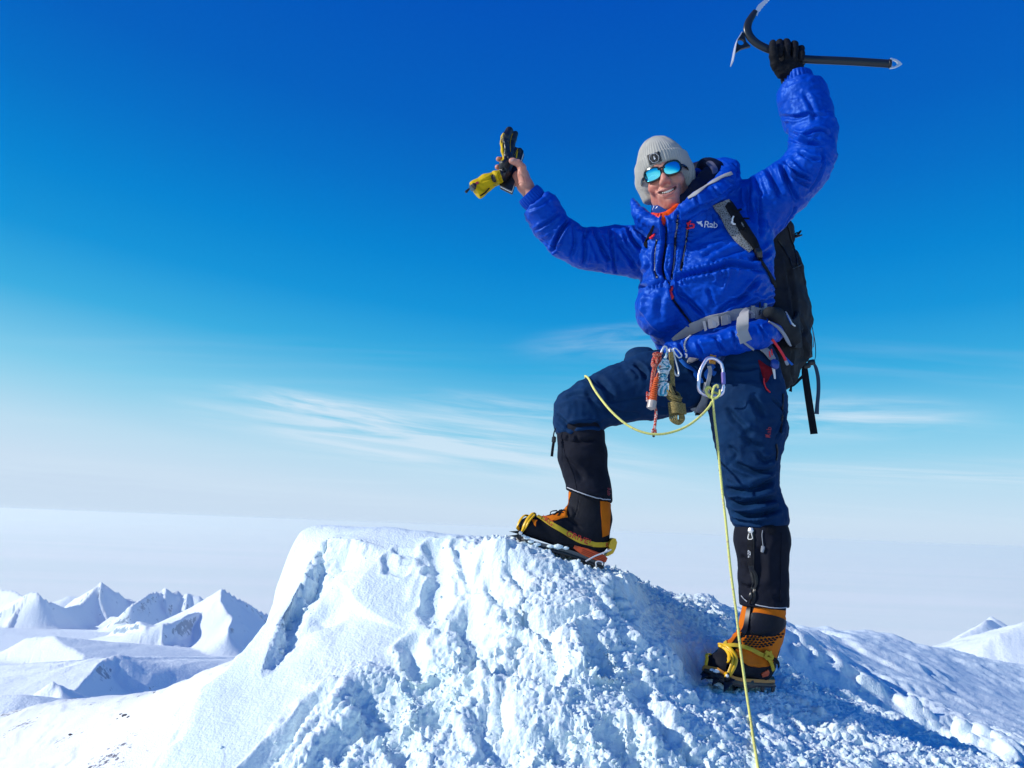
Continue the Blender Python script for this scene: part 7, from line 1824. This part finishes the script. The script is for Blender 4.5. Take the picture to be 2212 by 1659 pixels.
# tan hank
tk = hank('olive tan cord coiled in a long figure eight bundle', S5P([(500, 1000), (480, 1040), (500, 1100), (520, 1150)], Yk), [.014, .0215, .0200, .0135], 6, .0033, MT['rope_tan'], tilt=-.9, core=MT['webblack'])  # black core stands in for the shade between the tan turns
for i in range(7):
        v, f = tube_geo([P(*S5([(450 + i * 2, 1165 + i * 17)])[0], Yk), P(*S5([(500 + i * 2, 1160 + i * 16)])[0], Yk - .022), P(*S5([(560 + i, 1168 + i * 15)])[0], Yk - .022), P(*S5([(612 + i * 2, 1180 + i * 15)])[0], Yk - .004), P(*S5([(560, 1180 + i * 15)])[0], Yk + .018), P(*S5([(470, 1175 + i * 16)])[0], Yk + .012)], .0032, 7); part('cross_wrap', v, f, MT['rope_tan'], tk)
for i, w_ in enumerate((.006, .0125, .019, .0255)):
    c = (548 + 4, 1325 - 4 * i); k = w_ / pr(1, Yk) / .21355
    v, f = tube_geo([P(*S5([(c[0] - k * 1.0, c[1] - 40)])[0], Yk - .012 + i * .003), P(*S5([(c[0] - k * .9, c[1] + k * .3)])[0], Yk - .014), P(*S5([(c[0], c[1] + k * .75)])[0], Yk - .014), P(*S5([(c[0] + k * .62, c[1] + k * .2)])[0], Yk - .012), P(*S5([(c[0] + k * .5, c[1] - 50)])[0], Yk - .010)], .0031, 7); part('bottom_loop', v, f, MT['rope_tan'], tk)
for o in (-9, 0, 9, 17):
    v, f = tube_geo(S5P([(470 + o, 650), (478 + o, 760), (484 + o, 880), (490 + o, 1000)], Yk + .002), .0034, 6); part('hanging_strand', v, f, MT['rope_tan'], tk)
# red cord with knot, orange wrapped handle
rk = empty('knotted_cord', P(*S5([(320, 700)])[0], Yk), 'reddish cord tied in a knot and hanging below the knee line', 'cord')
v, f = tube_geo(S5P([(385, 660), (350, 670), (325, 690), (300, 740), (330, 790), (360, 750), (330, 700), (300, 670), (345, 660), (368, 700), (345, 760), (300, 800), (285, 760), (320, 740), (350, 800)], Yk - .01) , .0042, 7); part('knot', v, f, MT['rope_red'], rk)
kn = [P(*S5([(322 + 38 * math.cos(a) * (1 - i / 26), 738 + 62 * math.sin(a * .7 + 1))])[0], Yk - .014 + .010 * math.sin(a * 2)) for i, a in enumerate(np.linspace(0, 15, 24))]
v, f = tube_geo(kn, .0042, 7, 4); part('knot', v, f, MT['rope_red'], rk)
for o in (-10, 8):
    v, f = tube_geo(S5P([(320 + o, 790), (300 + o, 860), (290 + o, 950), (280 + o, 1040)], Yk + .004), .0044, 7); part('strand', v, f, MT['rope_red'], rk)
mb = MB()
for i in range(7):
    yy = 1055 + i * 13; mb.tube(S5P([(240, yy), (232, yy + 6), (250, yy + 12), (265, yy + 8)], Yk + .002), .0034, 6, 3)
mb.build('side_wrap', MT['rope_redwhite'], rk, kind='stuff')
v, f = tube_geo(S5P([(308, 1190), (325, 1260), (318, 1340), (312, 1400), (305, 1440)], Yk + .004), .0044, 7); part('strand', v, f, MT['rope_redwhite'], rk)
mb = MB()
for i in range(3): mb.tube(S5P([(282, 1440 + i * 9), (300, 1448 + i * 9), (322, 1440 + i * 9), (305, 1430 + i * 9), (285, 1438 + i * 9)], Yk), .0036, 6, 3)
mb.build('stopper_knot', MT['rope_redwhite'], rk, kind='stuff')
v, f = tube_geo(S5P([(300, 1470), (300, 1505)], Yk), .004, 8, 1); part('cord_tip', v, f, MT['black_rubber'], rk)
ok = empty('ice_screw_handle', P(*S5([(300, 1050)])[0], Yk - .012), 'orange spiral wrapped rod with a milky plastic end cap', 'handle')
axp = S5P([(345, 860), (322, 950), (300, 1060), (288, 1150)], Yk - .010)
v, f = tube_geo(axp, np.array([.0035, .0055, .0080, .0085]), 10); part('rod', v, f, M('gap_shade_orange', (.30, .035, .008), .5), ok)  # rod darkened in colour to shade the gaps of the spiral
ax2 = catmull(np.array(axp), 8); m = 12 * 12
pts = []
for i in range(m):
    s = .18 + .82 * i / (m - 1); a = i / 12 * 2 * math.pi; k = s * (len(ax2) - 1); j = int(min(k, len(ax2) - 2)); c = ax2[j] * (1 - k + j) + ax2[j + 1] * (k - j); r_ = .004 + .0068 * min(1, s * 1.2)
    pts.append(c + r_ * (math.cos(a) * np.array([1, 0, .15]) + math.sin(a) * np.array([0, -1, .15])))
v, f = tube_geo(pts, .0022, 6, 1); part('spiral_wrap', v, f, MT['rope_orange'], ok)
v, f = tube_geo(S5P([(288, 1140), (276, 1215)], Yk - .010), np.array([.0135, .0145]), 14, 2); part('end_cap', v, f, MT['clear'], ok)

# ================= yellow climbing rope
ROPE = empty('climbing_rope', P(*S5([(905, 1000)])[0], 2.225), 'thin yellow climbing rope knotted to the lilac carabiner and running down over the snow', 'rope')
rr_ = .0037
kx = S5([(905, 1050)])[0]
v, f = tube_geo(S5P([(880, 1100), (835, 1060), (828, 1020), (850, 1000), (872, 1010)], 2.222) + S5P([(900, 1040), (925, 1060)], 2.25) + S5P([(965, 1060), (970, 1040)], 2.24), rr_, 8, 6); part('knot', v, f, MT['rope_yellow'], ROPE)
v, f = tube_geo(S5P([(970, 1030), (965, 1080), (925, 1115), (890, 1110), (895, 1060), (912, 1000), (945, 985), (950, 1010)], 2.216), rr_, 8, 6); part('knot', v, f, MT['rope_yellow'], ROPE)
v, f = tube_geo(S5P([(850, 1010), (835, 1060), (870, 1105), (930, 1110), (965, 1070)], 2.226), rr_, 8, 6); part('knot', v, f, MT['rope_yellow'], ROPE)
rdn = [(1540, 862, 2.216), (1543, 900, 2.21), (1550, 960, 2.205), (1560, 1060, 2.20), (1568, 1130, 2.195), (1578, 1230, 2.19), (1590, 1320, 2.185), (1599, 1400, 2.17), (1610, 1480, 2.15), (1622, 1560, 2.11), (1632, 1625, 2.06), (1640, 1668, 2.02)]
def snow_Y(x, y):
    for Y_ in np.arange(1.35, 2.6, .006):
        q = P(x, y, Y_)
        if q[2] < float(zat(q[0], q[1])) + .010: return Y_
    return 2.6
rp = []
for x_, y_, Y_ in rdn: rp.append(P(x_, y_, min(Y_, (snow_Y(x_, y_) if y_ > 1300 else 9))))
lx, ly = rp[-1][0], rp[-1][1]
for dx_, dy_ in ((.0, -.05), (.005, -.11), (.0, -.18), (-.02, -.28), (-.03, -.40)): rp.append(np.array([lx + dx_, ly + dy_, float(zat(lx + dx_, ly + dy_)) + .010]))
v, f = tube_geo(rp, rr_, 9, 8); part('standing_strand', v, f, MT['rope_yellow'], ROPE)
lf = [(1538, 868, 2.216), (1531, 880, 2.21), (1515, 897, 2.20), (1490, 917, 2.19), (1460, 931, 2.185), (1425, 938, 2.18), (1390, 934, 2.185), (1355, 918, 2.20), (1322, 890, 2.225), (1297, 860, 2.265), (1282, 838, 2.30)]
lp = [P(*q) for q in lf]
tp, tn = TSF.hit(1272, 822, .006); lp += [tp]
for dy_ in (.05, .10): 
    q, qn = TSF.near(tp + np.array([-.01, dy_, .03]), .006); lp.append(q)
q, qn = TSF.near(tp + np.array([.0, .16, -.06]), .006); lp.append(q)
v, f = tube_geo(lp, rr_, 9, 6); part('looped_strand', v, f, MT['rope_yellow'], ROPE)
